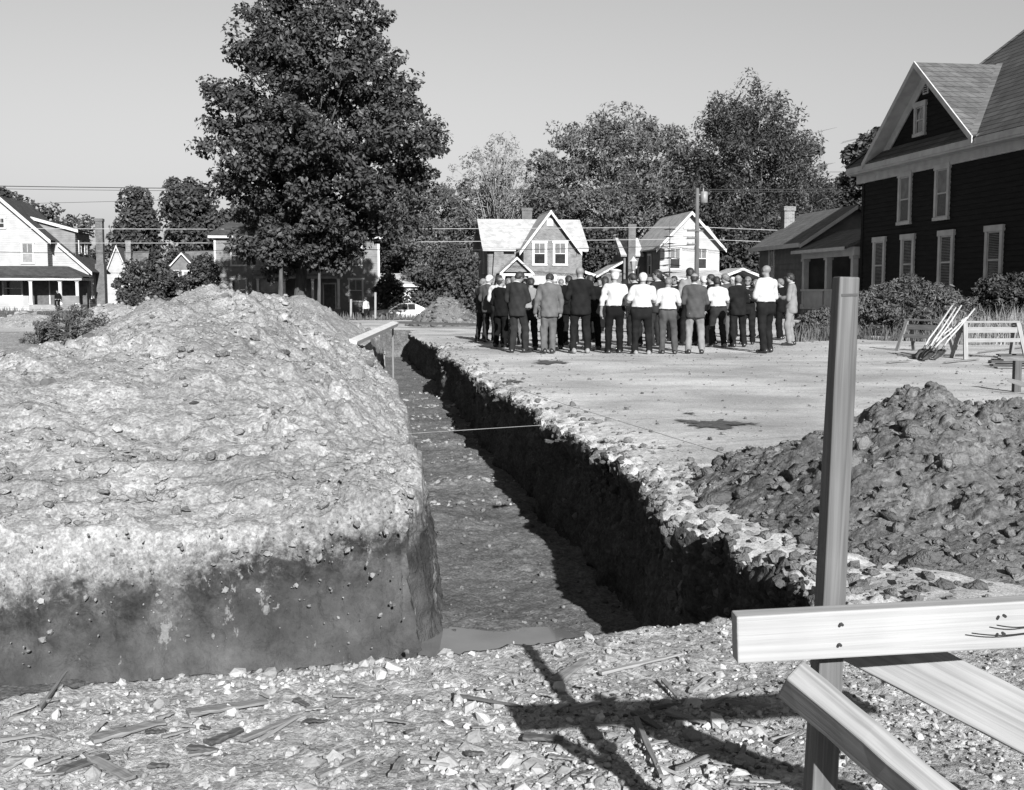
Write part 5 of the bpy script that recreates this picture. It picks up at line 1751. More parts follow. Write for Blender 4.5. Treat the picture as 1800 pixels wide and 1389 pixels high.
rgw = random.Random(12)
for k_, (u_, w_, lab_) in enumerate(((1700, 34, 'leafy weed behind the pale sawhorse'), (1470, 34, 'weed right of the low pale-topped weeds'), (1558, 40, 'bushy weed at the near foot of the tall thicket'), (1752, 40, 'bushy weed under the clipped shrub'), (1520, 30, 'low weed at the left foot of the tall thicket'),
                                     (1640, 36, 'weed in front of the thicket beside the shovels'), (1790, 30, 'weed at the right edge of the picture'))):
    vv = 588 + rgw.uniform(-8, 6); Yw = 2700 / (vv - 512)
    plant('weed', lab_, 'weeds', Yw, [(vv - 42, u_ - w_ * 0.35, u_ + w_ * 0.35), (vv - 25, u_ - w_ * 0.8, u_ + w_ * 0.8), (vv - 8, u_ - w_, u_ + w_), (vv, u_ - w_ * 0.8, u_ + w_ * 0.8)], u_, 0.0,
          m_leaf_md if k_ % 2 else m_leaf_bk, m_bark, 70, 80, 0.05, 80 + k_, crange=(0.08, 0.22), trunk_r=0.012, stems=6, limbs=6, fork=0.1, aspect=0.35)


def small_spruce():
    p = at(1176, 512, 60)
    root = empty('young_spruce', (p.x, p.y, 0.0))
    tag(root, 'thin young spruce with bare tiers in front of the white gable', 'tree')
    rg = random.Random(3)
    H = 5.0
    MB().tube([(0, 0, -0.1), (0.02, 0, H * 0.5), (0, 0.02, H)], [0.05, 0.035, 0.01], 6).build('trunk', m_bark, root, True)
    mb = MB()
    for k in range(11):
        z = 0.9 + k * 0.37; L_ = 1.15 * (1 - k / 13.0)
        for j in range(9):
            a = rg.uniform(0, 6.28); l_ = L_ * rg.uniform(0.6, 1.05)
            d = Vector((math.cos(a), math.sin(a), -0.1))
            mb.tube([Vector((0, 0, z)), Vector((0, 0, z)) + d * l_], [0.012, 0.004], 3, False)
            for q in range(10):
                b = Vector((0, 0, z)) + d * (l_ * (0.25 + 0.075 * q))
                for sg in (-1, 1):
                    e = b + Vector((-d.y * sg, d.x * sg, -0.15)) * 0.16 + d * 0.08
                    mb.add([b, e, b + d * 0.07], [(0, 1, 2)])
    mb.build('crown', m_leaf_bk, root)


small_spruce()

# tall dry grass along the right edge of the lot and rough turf under the far trees
m_blade = nmat('dry_grass', 0.10, 0.20, scale=1.2, rough=0.8, attr='var')
m_blade_g = nmat('green_grass', 0.045, 0.08, scale=1.2, rough=0.7, attr='var')


def blades(name, label, n, spos, hmin, hmax, w, mat, seed):
    rs = np.random.RandomState(seed)
    X, Y, Z = spos(rs, n)
    n = len(X)
    h = rs.uniform(hmin, hmax, n) * (0.35 + 0.9 * smooth(-0.35, 0.35, fbm(X * 0.9 + seed, Y * 0.7, 3))); a = rs.uniform(0, 2 * np.pi, n); le = rs.uniform(0.05, 0.55, n) * h
    b = rs.uniform(0, 2 * np.pi, n)
    P = np.stack([X, Y, Z], 1)
    sd = np.stack([np.cos(a), np.sin(a), 0 * a], 1) * w * rs.uniform(0.6, 1.4, n)[:, None]
    d = np.stack([np.cos(b) * le, np.sin(b) * le, h], 1)
    m = P + d * np.array([0.35, 0.35, 0.6]); t = P + d
    V = np.stack([P - sd, P + sd, m + sd * 0.7, t, m - sd * 0.7], 1).reshape(-1, 3)
    i = np.arange(n)[:, None] * 5
    F = np.concatenate([i + np.array([[0, 1, 2, 4]])])
    F2 = i + np.array([[4, 2, 3, 3]])
    me_V = V
    Ft = np.concatenate([i + np.array([[0, 1, 2]]), i + np.array([[0, 2, 4]]), i + np.array([[4, 2, 3]])])
    o = np_mesh(name, me_V, Ft, mat, None, False, np.repeat(rs.uniform(0.6, 1.35, n), 5))
    return tag(o, label, 'grass', kind='stuff')


def right_strip(rs, n):
    Y = 28.5 + 17 * rs.rand(n) ** 0.8
    f = (Y - 28.5) / 17
    u0 = 1690 - 200 * f
    u = u0 + (1900 - u0) * rs.rand(n)
    X = (u - 900) / 2000 * Y
    k = fbm(X * 0.8, Y * 0.5, 3) + rs.uniform(-0.4, 0.4, n) > -0.25
    return X[k], Y[k], 0 * X[k]


blades('tall_grass', 'dry tall grass between the lumber and the dark house', 9000, right_strip, 0.25, 0.85, 0.010, m_blade, 71)


def weed_edge(rs, n):
    u = rs.uniform(1395, 1900, n)
    Y = 29.0 + 8 * rs.rand(n) ** 1.3 + 2.4 * fbm(u * 0.012, u * 0 + 4.0, 3) - (u - 1395) / 505 * 1.5 + 2.5
    X = (u - 900) / 2000 * Y
    k = fbm(X * 1.6, Y * 1.6, 3) + rs.uniform(-0.35, 0.35, n) > 0.0
    return X[k], Y[k], 0 * X[k]


blades('weed_grass', 'green weeds and grass at the right edge of the dirt lot', 11000, weed_edge, 0.08, 0.42, 0.012, m_blade_g, 72)


def far_turf(rs, n):
    u = rs.uniform(-50, 1500, n); Y = 52 + 45 * rs.rand(n)
    X = (u - 900) / 2000 * Y
    s = X * CA + Y * SA; t = -X * SA + Y * CA
    k = ((t > 54) & (t < 82)) | (t > 92)
    return X[k], Y[k], terrain(s, t)[k]


blades('rough_turf', 'dark rough grass beyond the crowd', 26000, far_turf, 0.08, 0.4, 0.03, m_blade_g, 73)

# ------------------------------------------------------------------ pole, wires, lamp, antenna
m_pole = nmat('creosote_pole', 0.05, 0.09, scale=4, rough=0.9, stretch=(1, 1, 0.15))
m_wire_lt = nmat('sunlit_wire', 0.28, 0.32, rough=0.5)  # sunlit look of these wires put into the colour
m_wire_dk = nmat('dark_wire', 0.03, 0.04, rough=0.6)
m_metal = nmat('grey_metal', 0.10, 0.15, rough=0.5, spec=0.5)
PY = 84.0
pt = at(1226, 331, PY)
root = empty('utility_pole', (pt.x, PY, 0.0))
tag(root, 'wooden utility pole with transformer in front of the white gable', 'utility pole')
hz = pt.z
MB().tube([(0.05, 0, -0.3), (0.02, 0, hz * 0.5), (0, 0, hz)], [0.19, 0.165, 0.13], 10).build('pole', m_pole, root, True)
for v, x0, x1 in ((406, -0.75, 0.45), (419, -0.75, -0.1), (430, -0.75, -0.1)):
    z = at(1226, v, PY).z
    MB().box(x0, x1, -0.24, -0.14, z - 0.06, z + 0.06).build('crossarm', m_pole, root)
    mb = MB()
    for x in (x0 + 0.08, x0 + 0.45):
        mb.tube([(x, -0.19, z + 0.06), (x, -0.19, z + 0.2)], [0.04, 0.03], 6)
    mb.build('insulator', m_metal, root)
z = at(1237, 347, PY).z
tr = MB().tube([(0.48, -0.05, z - 0.42), (0.48, -0.05, z - 0.38), (0.48, -0.05, z + 0.35), (0.48, -0.05, z + 0.42)], [0.24, 0.27, 0.27, 0.18], 14).build('transformer', m_metal, root, True)
MB().tube([(0.42, -0.05, z + 0.4), (0.42, -0.05, z + 0.65)], [0.05, 0.03], 6).build('bushing', m_metal, tr)
MB().beam((0.1, -0.05, z + 0.2), (0.3, -0.05, z + 0.2), 0.06, 0.06).build('bracket', m_metal, tr)


def wire(pts, r, mat, label, sag=0.0):
    """pts: list of (u, v, Y)"""
    P = []
    for (a, b) in zip(pts[:-1], pts[1:]):
        p0, p1 = at(*a), at(*b)
        for i in range(9):
            q = i / 8
            p = p0.lerp(p1, q); p.z -= sag * 4 * q * (1 - q)
            P.append(p)
    o = MB().tube(P, r, 4, False).build('overhead_wire', mat)
    tag(o, label, 'wire', 'overhead wires')
    return o


wire([(-80, 326, PY), (1226, 333, PY), (1900, 322, PY)], 0.030, m_wire_dk, 'thick upper cable entering the sky left of the maple', 0.15)
wire([(-80, 331, PY), (1226, 336, PY), (1900, 330, PY)], 0.018, m_wire_dk, 'thin cable just below the thick upper cable', 0.15)
wire([(-80, 361, PY + 30), (420, 349, PY + 30)], 0.02, m_wire_dk, 'faint far wire above the white house chimney')
wire([(-80, 401, PY), (1226, 399, PY), (1900, 418, PY)], 0.020, m_wire_lt, 'bright wire crossing the brick house roof', 0.12)
wire([(-80, 427, PY), (1220, 420, PY), (1900, 438, PY)], 0.020, m_wire_lt, 'bright wire along the eaves of the brick house', 0.12)
wire([(-80, 441, PY), (470, 436, PY), (1220, 431, PY)], 0.022, m_wire_dk, 'dark sagging cable across the upper windows of the brick house', 0.25)

p = at(1113, 512, 66)
root = empty('lamp_post', (p.x, p.y, 0.0))
tag(root, 'lantern on a thin lamp post left of the white gabled house', 'lamp post')
zt = at(1113, 453, 66).z
MB().tube([(0, 0, -0.1), (0, 0, zt - 0.75)], [0.06, 0.045], 8).build('post', m_trim_grey, root, True)
lan = MB().tube([(0, 0, zt - 0.75), (0, 0, zt - 0.7), (0, 0, zt - 0.22)], [0.08, 0.11, 0.2], 6).build('lantern', nmat('lantern_glass', 0.16, 0.2, rough=0.2, spec=0.5), root)
MB().tube([(0, 0, zt - 0.22), (0, 0, zt - 0.05), (0, 0, zt + 0.06)], [0.24, 0.09, 0.02], 6).build('lantern_cap', m_trim_grey, lan)

p = at(1437, 512, 72)
root = empty('antenna_mast', (p.x, p.y, 0.0))
tag(root, 'tall lattice television antenna mast beside the spiky dark tree', 'antenna')
zt = at(1437, 228, 72).z
mb = MB()
for k in range(3):
    a = k * 2.094
    mb.tube([(0.2 * math.cos(a), 0.2 * math.sin(a), 0), (0.16 * math.cos(a), 0.16 * math.sin(a), zt * 0.86)], 0.013, 4)
n = 40
for i in range(n):
    z0 = zt * 0.86 * i / n; z1 = zt * 0.86 * (i + 1) / n
    for k in range(3):
        a, b = (k + i) * 2.094, (k + i + 1) * 2.094
        mb.tube([(0.18 * math.cos(a), 0.18 * math.sin(a), z0), (0.18 * math.cos(b), 0.18 * math.sin(b), z1)], 0.006, 3, False)
mb.tube([(0, 0, zt * 0.84), (0, 0, zt)], 0.02, 5)
mb.build('mast', m_metal, root)
for (zz, x0, n_, l0) in ((zt - 0.1, -0.3, 7, 0.95), (zt - 2.2, -0.2, 6, 0.8)):
    ab = MB().tube([(x0, -1.1, zz - 0.15), (x0 + 0.3, 1.1, zz + 0.1)], 0.012, 4)
    for i in range(n_):
        q = i / (n_ - 1); c = Vector((x0 + 0.3 * q, -1.1 + 2.2 * q, zz - 0.15 + 0.25 * q)); l_ = l0 * (1 - 0.45 * q)
        ab.tube([c + Vector((-l_, 0, -l_ * 0.25)), c + Vector((l_, 0, l_ * 0.25))], 0.008, 3)
    ab.build('aerial', m_metal, root)
ab = MB().tube([(1.7, 0, zt - 2.6), (1.7, 0, zt - 0.8)], 0.012, 4)
for zz in (zt - 0.8, zt - 2.3):
    for i in range(4):
        ab.tube([(1.2 + 0.05 * i, -0.5 + 0.33 * i, zz), (2.3, -0.5 + 0.33 * i, zz + 0.25)], 0.008, 3)
ab.tube([(0, 0, zt - 2.6), (1.7, 0, zt - 2.6)], 0.012, 4)
ab.build('aerial', m_metal, root)


# ------------------------------------------------------------------ parked cars
def loft(sections, closed=True):
    """sections: list of rings with equal vertex counts"""
    mb = MB(); n = len(sections[0])
    for r in sections: mb.v += [tuple(q) for q in r]
    for i in range(len(sections) - 1):
        for k in range(n if closed else n - 1):
            k2 = (k + 1) % n
            mb.f.append((i * n + k, i * n + k2, (i + 1) * n + k2, (i + 1) * n + k))
    mb.f.append(tuple(reversed(range(n)))); b = (len(sections) - 1) * n; mb.f.append(tuple(b + k for k in range(n)))
    return mb


def car(name, label, loc, rz, paint, roofpaint=None):
    root = empty(name, loc, rz)
    tag(root, label, 'car', 'cars parked along the street')
    # x forward, y left; length 4.9
    def ring(x, hw, z0, z1, tuck):
        return [(x, -hw + 0.08, z0), (x, hw - 0.08, z0), (x, hw, z0 + 0.14), (x, hw + 0.02, (z0 + z1) / 2), (x, hw - tuck * 0.5, z1 - 0.06), (x, hw - tuck - 0.06, z1),
                (x, -hw + tuck + 0.06, z1), (x, -hw + tuck * 0.5, z1 - 0.06), (x, -hw - 0.02, (z0 + z1) / 2), (x, -hw, z0 + 0.14)]
    secs = [ring(2.45, 0.80, 0.42, 0.72, 0.04), ring(2.35, 0.88, 0.30, 0.82, 0.05), ring(1.6, 0.92, 0.26, 0.88, 0.06), ring(0.75, 0.93, 0.25, 0.92, 0.06), ring(-0.6, 0.94, 0.25, 0.93, 0.06),
            ring(-1.6, 0.93, 0.26, 0.95, 0.07), ring(-2.25, 0.89, 0.32, 0.90, 0.07), ring(-2.42, 0.82, 0.42, 0.80, 0.05)]
    body = loft(secs).build('body', paint, root, True)
    def cab(x, hw, z): return [(x, -hw, z), (x, hw, z)]
    prof_b = [(0.85, 0.80, 0.90), (-1.95, 0.78, 0.93)]; 
    roof = loft([[(0.15, -0.60, 1.33), (0.15, 0.60, 1.33), (0.15, 0.58, 1.37), (0.15, -0.58, 1.37)], [(-0.3, -0.62, 1.36), (-0.3, 0.62, 1.36), (-0.3, 0.58, 1.41), (-0.3, -0.58, 1.41)],
                 [(-1.0, -0.61, 1.34), (-1.0, 0.61, 1.34), (-1.0, 0.57, 1.38), (-1.0, -0.57, 1.38)]]).build('roof', roofpaint or paint, root, True)
    g = MB()
    A = [(0.85, 0.78, 0.91), (-1.95, 0.76, 0.93)]; 
    gl = MB()
    gl.hexa([(0.83, -0.77, 0.90), (-1.0, -0.78, 0.90), (-1.0, 0.78, 0.90), (0.83, 0.77, 0.90), (0.12, -0.60, 1.335), (-0.95, -0.61, 1.335), (-0.95, 0.61, 1.335), (0.12, 0.60, 1.335)])
    gl.build('windows', m_glass, root)
    MB().hexa([(-1.004, -0.78, 0.90), (-2.05, -0.74, 0.90), (-2.05, 0.74, 0.90), (-1.004, 0.78, 0.90), (-0.98, -0.61, 1.36), (-1.06, -0.61, 1.35), (-1.06, 0.61, 1.35), (-0.98, 0.61, 1.36)]).build('rear_pillar', roofpaint or paint, root)
    for sg in (-1, 1):
        tr = MB().beam((0.84, sg * 0.775, 0.9), (0.13, sg * 0.605, 1.345), 0.05, 0.05); tr.build('windscreen_pillar', paint, root)
        MB().beam((-0.45, sg * 0.79, 0.9), (-0.42, sg * 0.62, 1.345), 0.035, 0.03).build('door_pillar', paint, root)
        MB().tube([(2.40, sg * 0.62, 0.66), (2.47, sg * 0.62, 0.66)], 0.09, 10).build('headlight', m_trim, root)
        for x in (1.45, -1.4):
            w = MB().tube([(x, sg * 0.72, 0.32), (x, sg * 0.95, 0.32)], 0.32, 18).build('wheel', nmat('tyre', 0.02, 0.03, rough=0.9), root)
            MB().tube([(x, sg * 0.94, 0.32), (x, sg * 0.962, 0.32)], 0.19, 14).build('hubcap', m_metal, w)
    MB().box(2.44, 2.52, -0.85, 0.85, 0.40, 0.52).build('bumper', m_metal, root)
    MB().box(-2.5, -2.41, -0.85, 0.85, 0.42, 0.54).build('bumper', m_metal, root)
    return root


m_carw = nmat('car_white', 0.26, 0.3, rough=0.3, spec=0.5)
m_card = nmat('car_dark', 0.05, 0.06, rough=0.3, spec=0.5)
for u, Y, lab, pm, rp in ((706, 88, 'white two-door car parked beyond the trench', m_carw, None), (292, 88, 'dark car with pale roof showing over the mound below the lilac', m_card, m_carw)):
    q = at(u, 512, Y); s_, t_ = TOLOT(q.x, q.y)
    car('parked_car', lab, (q.x, q.y, float(terrain(s_, t_)) + 0.03 - (0.15 if u == 706 else 0.0)), ALPHA + math.pi, pm, rp)
# ------------------------------------------------------------------ people
def snet(Fd, o, h):
    """surface net of a sampled field (negative inside)"""
    s = Fd < 0
    nx, ny, nz = Fd.shape
    cnt = np.zeros((nx - 1, ny - 1, nz - 1)); acc = np.zeros((nx - 1, ny - 1, nz - 1, 3))
    idx = [(0, nx), (0, ny), (0, nz)]
    faces = []
    def sl(d, shp):  # slice of corner d
        return tuple(slice(d[a], shp[a] - 1 + d[a]) for a in range(3))
    shp = Fd.shape
    for ax in range(3):
        oth = [a for a in range(3) if a != ax]
        for p in (0, 1):
            for q in (0, 1):
                d0 = [0, 0, 0]; d0[oth[0]] = p; d0[oth[1]] = q
                d1 = list(d0); d1[ax] = 1
                A = Fd[sl(d0, shp)]; B = Fd[sl(d1, shp)]
                m = (A < 0) != (B < 0)
                if not m.any(): continue
                t = np.where(m, A / np.where(m, A - B, 1), 0)
                cnt += m
                for a in range(3):
                    acc[..., a] += np.where(m, d0[a] + (t if a == ax else 0), 0)
    act = cnt > 0
    vid = -np.ones(act.shape, int); vid[act] = np.arange(act.sum())
    ijk = np.argwhere(act)
    V = (ijk + acc[act] / cnt[act][:, None]) * h + np.asarray(o)
    for ax in range(3):
        b, c = [(1, 2), (2, 0), (0, 1)][ax]
        sl0 = [slice(None)] * 3; sl1 = [slice(None)] * 3
        sl0[ax] = slice(0, shp[ax] - 1); sl1[ax] = slice(1, shp[ax])
        for k in (b, c):
            sl0[k] = slice(1, shp[k] - 1); sl1[k] = slice(1, shp[k] - 1)
        A = s[tuple(sl0)]; B = s[tuple(sl1)]
        m = A != B
        e = np.argwhere(m)
        if len(e) == 0: continue
        e = e.copy(); e[:, b] += 1; e[:, c] += 1
        flip = ~A[m]
        def cell(db, dc):
            q = e.copy(); q[:, b] += db; q[:, c] += dc
            return vid[q[:, 0], q[:, 1], q[:, 2]]
        f = np.stack([cell(-1, -1), cell(0, -1), cell(0, 0), cell(-1, 0)], 1)
        f[flip] = f[flip][:, ::-1]
        faces.append(f)
    return V, np.concatenate(faces)


class Blob:
    """smooth union of tapered capsules, sampled on a grid"""
    def __init__(self):
        self.p = []

    def cap(self, a, b, ra, rb=None, k=0.03, flat=1.0):
        self.p.append((np.array(a, float), np.array(b, float), ra, ra if rb is None else rb, k, flat))
        return self

    def mesh(self, h, clips=(), noise=None):
        lo = np.min([np.minimum(a, b) - max(ra, rb) - 0.02 for a, b, ra, rb, k, f in self.p], 0) - 2 * h
        hi = np.max([np.maximum(a, b) + max(ra, rb) + 0.02 for a, b, ra, rb, k, f in self.p], 0) + 2 * h
        n = np.ceil((hi - lo) / h).astype(int) + 1
        g = [lo[i] + h * np.arange(n[i]) for i in range(3)]
        Fd = np.full(n, 0.3)
        for a, b, ra, rb, k, fl in self.p:
            m = max(ra, rb) + k + 0.06
            i0 = np.clip(np.floor((np.minimum(a, b) - m - lo) / h).astype(int), 0, n - 1); i1 = np.clip(np.ceil((np.maximum(a, b) + m - lo) / h).astype(int) + 1, 1, n)
            X = g[0][i0[0]:i1[0]][:, None, None]; Y = g[1][i0[1]:i1[1]][None, :, None]; Z = g[2][i0[2]:i1[2]][None, None, :]
            sy = 1.0 / fl
            ba = (b - a) * np.array([1, sy, 1]); L2 = (ba ** 2).sum() + 1e-9
            px, py, pz = X - a[0], (Y - a[1]) * sy, Z - a[2]
            t = np.clip((px * ba[0] + py * ba[1] + pz * ba[2]) / L2, 0, 1)
            d = np.sqrt((px - t * ba[0]) ** 2 + (py - t * ba[1]) ** 2 + (pz - t * ba[2]) ** 2) - (ra + (rb - ra) * t)
            if fl < 1: d = d * (0.5 + 0.5 * fl)
            S = Fd[i0[0]:i1[0], i0[1]:i1[1], i0[2]:i1[2]]
            q = np.clip(0.5 + 0.5 * (S - d) / k, 0, 1)
            Fd[i0[0]:i1[0], i0[1]:i1[1], i0[2]:i1[2]] = S * (1 - q) + d * q - k * q * (1 - q)
        X, Y, Z = g[0][:, None, None], g[1][None, :, None], g[2][None, None, :]
        if noise is not None: Fd = Fd + noise(X, Y, Z)
        for nrm, off in clips:
            Fd = np.maximum(Fd, nrm[0] * X + nrm[1] * Y + nrm[2] * Z - off)
        Fd[[0, -1]] = np.maximum(Fd[[0, -1]], 0.01); Fd[:, [0, -1]] = np.maximum(Fd[:, [0, -1]], 0.01); Fd[:, :, [0, -1]] = np.maximum(Fd[:, :, [0, -1]], 0.01)
        return snet(Fd, lo, h)


m_skin = nmat('skin', 0.11, 0.15, scale=8, rough=0.6)
m_skin_tan = nmat('skin_tanned', 0.085, 0.115, scale=8, rough=0.6)
m_hair_d = nmat('hair_dark', 0.012, 0.025, scale=30, rough=0.5, bump=0.4, bscale=60)
m_hair_g = nmat('hair_grey', 0.055, 0.12, scale=30, rough=0.6, bump=0.4, bscale=60)
m_hair_w = nmat('hair_white', 0.26, 0.36, scale=30, rough=0.6, bump=0.4, bscale=60)
CL = {}
for nm_, c0, c1 in (('black', 0.003, 0.005), ('dark', 0.005, 0.009), ('charcoal', 0.011, 0.018), ('grey', 0.055, 0.078), ('midgrey', 0.033, 0.047), ('light', 0.11, 0.145), ('white', 0.28, 0.33)):
    CL[nm_] = nmat('cloth_' + nm_, c0, c1, scale=6, rough=0.9, bump=0.35, bscale=9, bdist=0.02, spec=0.1)
m_shoe = nmat('shoe_black', 0.012, 0.02, rough=0.35, spec=0.5)
m_shoe_l = nmat('shoe_pale', 0.12, 0.17, rough=0.7)
m_eye = nmat('eye_dark', 0.01, 0.015, rough=0.3)
m_paper = nmat('booklet_paper', 0.3, 0.36, rough=0.8)
SHOE = None


def shoe_mesh():
    b = Blob().cap((0, -0.07, 0.045), (0, 0.02, 0.045), 0.045, 0.042).cap((0, 0.0, 0.03), (0, 0.16, 0.028), 0.045, 0.04).cap((0, -0.06, 0.05), (0, -0.02, 0.10), 0.042, 0.042)
    V, F = b.mesh(0.016, [((0, 0, -1), 0.0)])
    return V, F


_shoe_cache = {}


def person(u, v, height, heading, top, topc, legc, hair, label, arms='down', bow=0, turn=0, girth=1.0, shoes='black', stance=0.06, hat=None, glasses=False,
           face=False, tan=False, book=False, step=0.0, Y=None, skirt=False, sleeve='long', group='people gathered on the dirt lot', sit=False, base=None):
    if base is None:
        base = onz(u, v, 0.0) if Y is None else Vector((at(u, 512, Y).x, Y, 0.0))
    root = empty('person', base, math.radians(heading))
    tag(root, label, 'person', group)
    S = height / 1.76
    root.scale = (S, S, S)
    sd = int(u * 7 + 13)
    rg = random.Random(sd)
    g = girth
    dark = m_shoe if shoes == 'black' else m_shoe_l
    lean = math.radians(rg.uniform(0, 3) + bow * 0.18)
    roll = math.radians(rg.uniform(-4, 4)); sway = rg.uniform(-0.035, 0.035)
    def tl(p):  # lean the upper body forward about the hips, weight on one leg
        x, y, z = p; dz = z - 0.95
        if dz > 0: x = x + sway + dz * math.sin(roll)
        return (x, y * math.cos(lean) + dz * math.sin(lean), 0.95 + dz * math.cos(lean) - y * math.sin(lean)) if dz > 0 else (x, y, z)
    hipz = 0.93
    J = {}
    for sg, nm in ((-1, 'L'), (1, 'R')):
        st = stance + rg.uniform(-0.015, 0.015); fy = step * sg + rg.uniform(-0.03, 0.03)
        J['hip' + nm] = (sg * 0.09 * g + sway, 0, hipz)
        if sit:
            J['knee' + nm] = (sg * 0.13, 0.42, 0.92); J['ank' + nm] = (sg * 0.13, 0.46, 0.50)
        else:
            J['knee' + nm] = (sg * (0.085 * g + st * 0.6), 0.02 + fy * 0.6 + rg.uniform(0, 0.05), 0.50)
            J['ank' + nm] = (sg * (0.075 * g + st), -0.02 + fy, 0.09)
        sh = (sg * 0.185 * (0.5 + 0.5 * g), -0.01, 1.42)
        if arms == 'book':
            el = (sg * 0.255 * (0.6 + 0.4 * g), 0.02, 1.13); wr = (sg * 0.09, 0.27, 1.19); hd = (sg * 0.06, 0.33, 1.22)
        elif arms == 'fold':
            el = (sg * 0.26 * (0.6 + 0.4 * g), 0.05, 1.14); wr = (sg * 0.03, 0.19, 1.17); hd = (-sg * 0.05, 0.2, 1.18)
        elif arms == 'front':
            el = (sg * 0.27 * (0.6 + 0.4 * g), -0.01, 1.12); wr = (sg * 0.07, 0.18, 0.96); hd = (sg * 0.02, 0.2, 0.90)
        elif arms == 'behind':
            el = (sg * 0.28 * (0.6 + 0.4 * g), -0.08, 1.13); wr = (sg * 0.08, -0.17, 0.98); hd = (sg * 0.03, -0.18, 0.92)
        else:
            el = (sg * 0.265 * (0.6 + 0.4 * g), -0.015, 1.13); wr = (sg * 0.275 * (0.6 + 0.4 * g), 0.03, 0.88); hd = (sg * 0.265 * (0.6 + 0.4 * g), 0.05, 0.80)
        J['sh' + nm], J['el' + nm], J['wr' + nm], J['hd' + nm] = map(tl, (sh, el, wr, hd))
    neck0 = np.array(tl((0, -0.015, 1.44))); neck1 = np.array(tl((0, 0.0, 1.54)))
    bw = math.radians(bow); tr_ = math.radians(turn)
    Rm = np.array(Matrix.Rotation(tr_ + math.radians(rg.uniform(-14, 14)), 3, 'Z') @ Matrix.Rotation(math.radians(rg.uniform(-7, 7)), 3, 'Y') @ Matrix.Rotation(-bw - lean - math.radians(rg.uniform(0, 10)), 3, 'X'))
    hc = neck1 + Rm @ np.array([0, 0.02, 0.115])
    def hp(x, y, z): return hc + Rm @ np.array([x, y, z])
    # ---- body: one continuous surface from head to ankles
    b = Blob()
    b.cap(hp(0, -0.018, 0.022), hp(0, -0.005, 0.022), 0.083, k=0.02).cap(hp(0, 0.03, 0.0), hp(0, 0.045, -0.075), 0.066, 0.046, k=0.025)
    b.cap(hp(-0.035, 0.03, -0.06), hp(0.035, 0.03, -0.06), 0.04, k=0.02)
    b.cap(hp(0, 0.098, 0.008), hp(0, 0.112, -0.022), 0.010, 0.014, k=0.012)
    b.cap(hp(-0.035, 0.082, 0.025), hp(0.035, 0.082, 0.025), 0.013, k=0.015)
    for sg in (-1, 1): b.cap(hp(sg * 0.08, -0.005, 0.012), hp(sg * 0.086, -0.012, -0.022), 0.017, 0.012, k=0.008)
    b.cap(neck0, neck1 + Rm @ np.array([0, 0.0, 0.02]), 0.062, 0.056, k=0.03)
    b.cap(tl((0, 0, 1.0)), tl((0, 0, 1.36)), 0.125 * g, 0.14 * (0.5 + 0.5 * g), k=0.05, flat=0.72).cap((-0.06 + sway, 0, 0.93), (0.06 + sway, 0, 0.93), 0.11 * g, k=0.05, flat=0.8)
    b.cap(tl((-0.13, 0, 1.42)), tl((0.13, 0, 1.42)), 0.055, k=0.04)
    for nm in 'LR':
        b.cap(J['hip' + nm], J['knee' + nm], 0.075, 0.052, k=0.04).cap(J['knee' + nm], J['ank' + nm], 0.05, 0.038, k=0.03)
        b.cap(J['sh' + nm], J['el' + nm], 0.05, 0.040, k=0.03).cap(J['el' + nm], J['wr' + nm], 0.040, 0.029, k=0.02)
        w, hd = np.array(J['wr' + nm]), np.array(J['hd' + nm])
        b.cap(w, w + (hd - w) * 0.9, 0.028, 0.036, k=0.02, flat=1.0)
    V, F = b.mesh(0.0205)
    # fingers, rooted inside the palm
    mb = MB()
    for nm, sg in (('L', -1), ('R', 1)):
        w, hd = Vector(J['wr' + nm]), Vector(J['hd' + nm])
        d = (hd - w).normalized()
        sidev = d.cross(Vector((sg, 0, 0)) if abs(d.x) < 0.8 else Vector((0, 0, 1))).normalized()
        pn = sidev.cross(d)
        inw = pn if pn.dot(Vector((-sg, 0.2, 0))) > 0 else -pn
        for q in range(4):
            o = hd + sidev * (-0.028 + 0.019 * q); L_ = (0.062, 0.072, 0.068, 0.052)[q]
            p1 = o + d * L_ * 0.55 + inw * 0.008; p2 = p1 + d * L_ * 0.35 + inw * 0.03
            mb.tube([o - d * 0.02, p1, p2], [0.0095, 0.009, 0.0065], 5)
        o = w + d * 0.04 + sidev * -0.028
        mb.tube([o, o - sidev * 0.03 + d * 0.03 + inw * 0.01, o - sidev * 0.032 + d * 0.055 + inw * 0.022], [0.012, 0.0105, 0.008], 5)
    tri = []
    for f in mb.f:
        if len(f) == 4: tri.append(f)
        else: tri.append((f[0], f[1], f[2], f[3])); 
    n0 = len(V)
    V = np.concatenate([V, np.array(mb.v)]); F = np.concatenate([F, np.array(tri) + n0])
    np_mesh('body', V, F, m_skin_tan if tan else m_skin, root)
    # ---- trousers
    ph = rg.uniform(0, 6)
    def folds(X, Y, Z): return 0.0085 * np.sin(31 * Z + 22 * X + 14 * Y + ph) * np.sin(13 * Z - 26 * X + ph * 2) - 0.004 * np.sin(52 * X + 9 * Z)
    tb = Blob()
    tb.cap((-0.055 * g + sway, -0.005, 0.985), (0.055 * g + sway, -0.005, 0.985), 0.128 * g, k=0.05, flat=0.82).cap((-0.06 * g + sway, -0.015, 0.90), (0.06 * g + sway, -0.015, 0.90), 0.118 * g, k=0.05, flat=0.9)
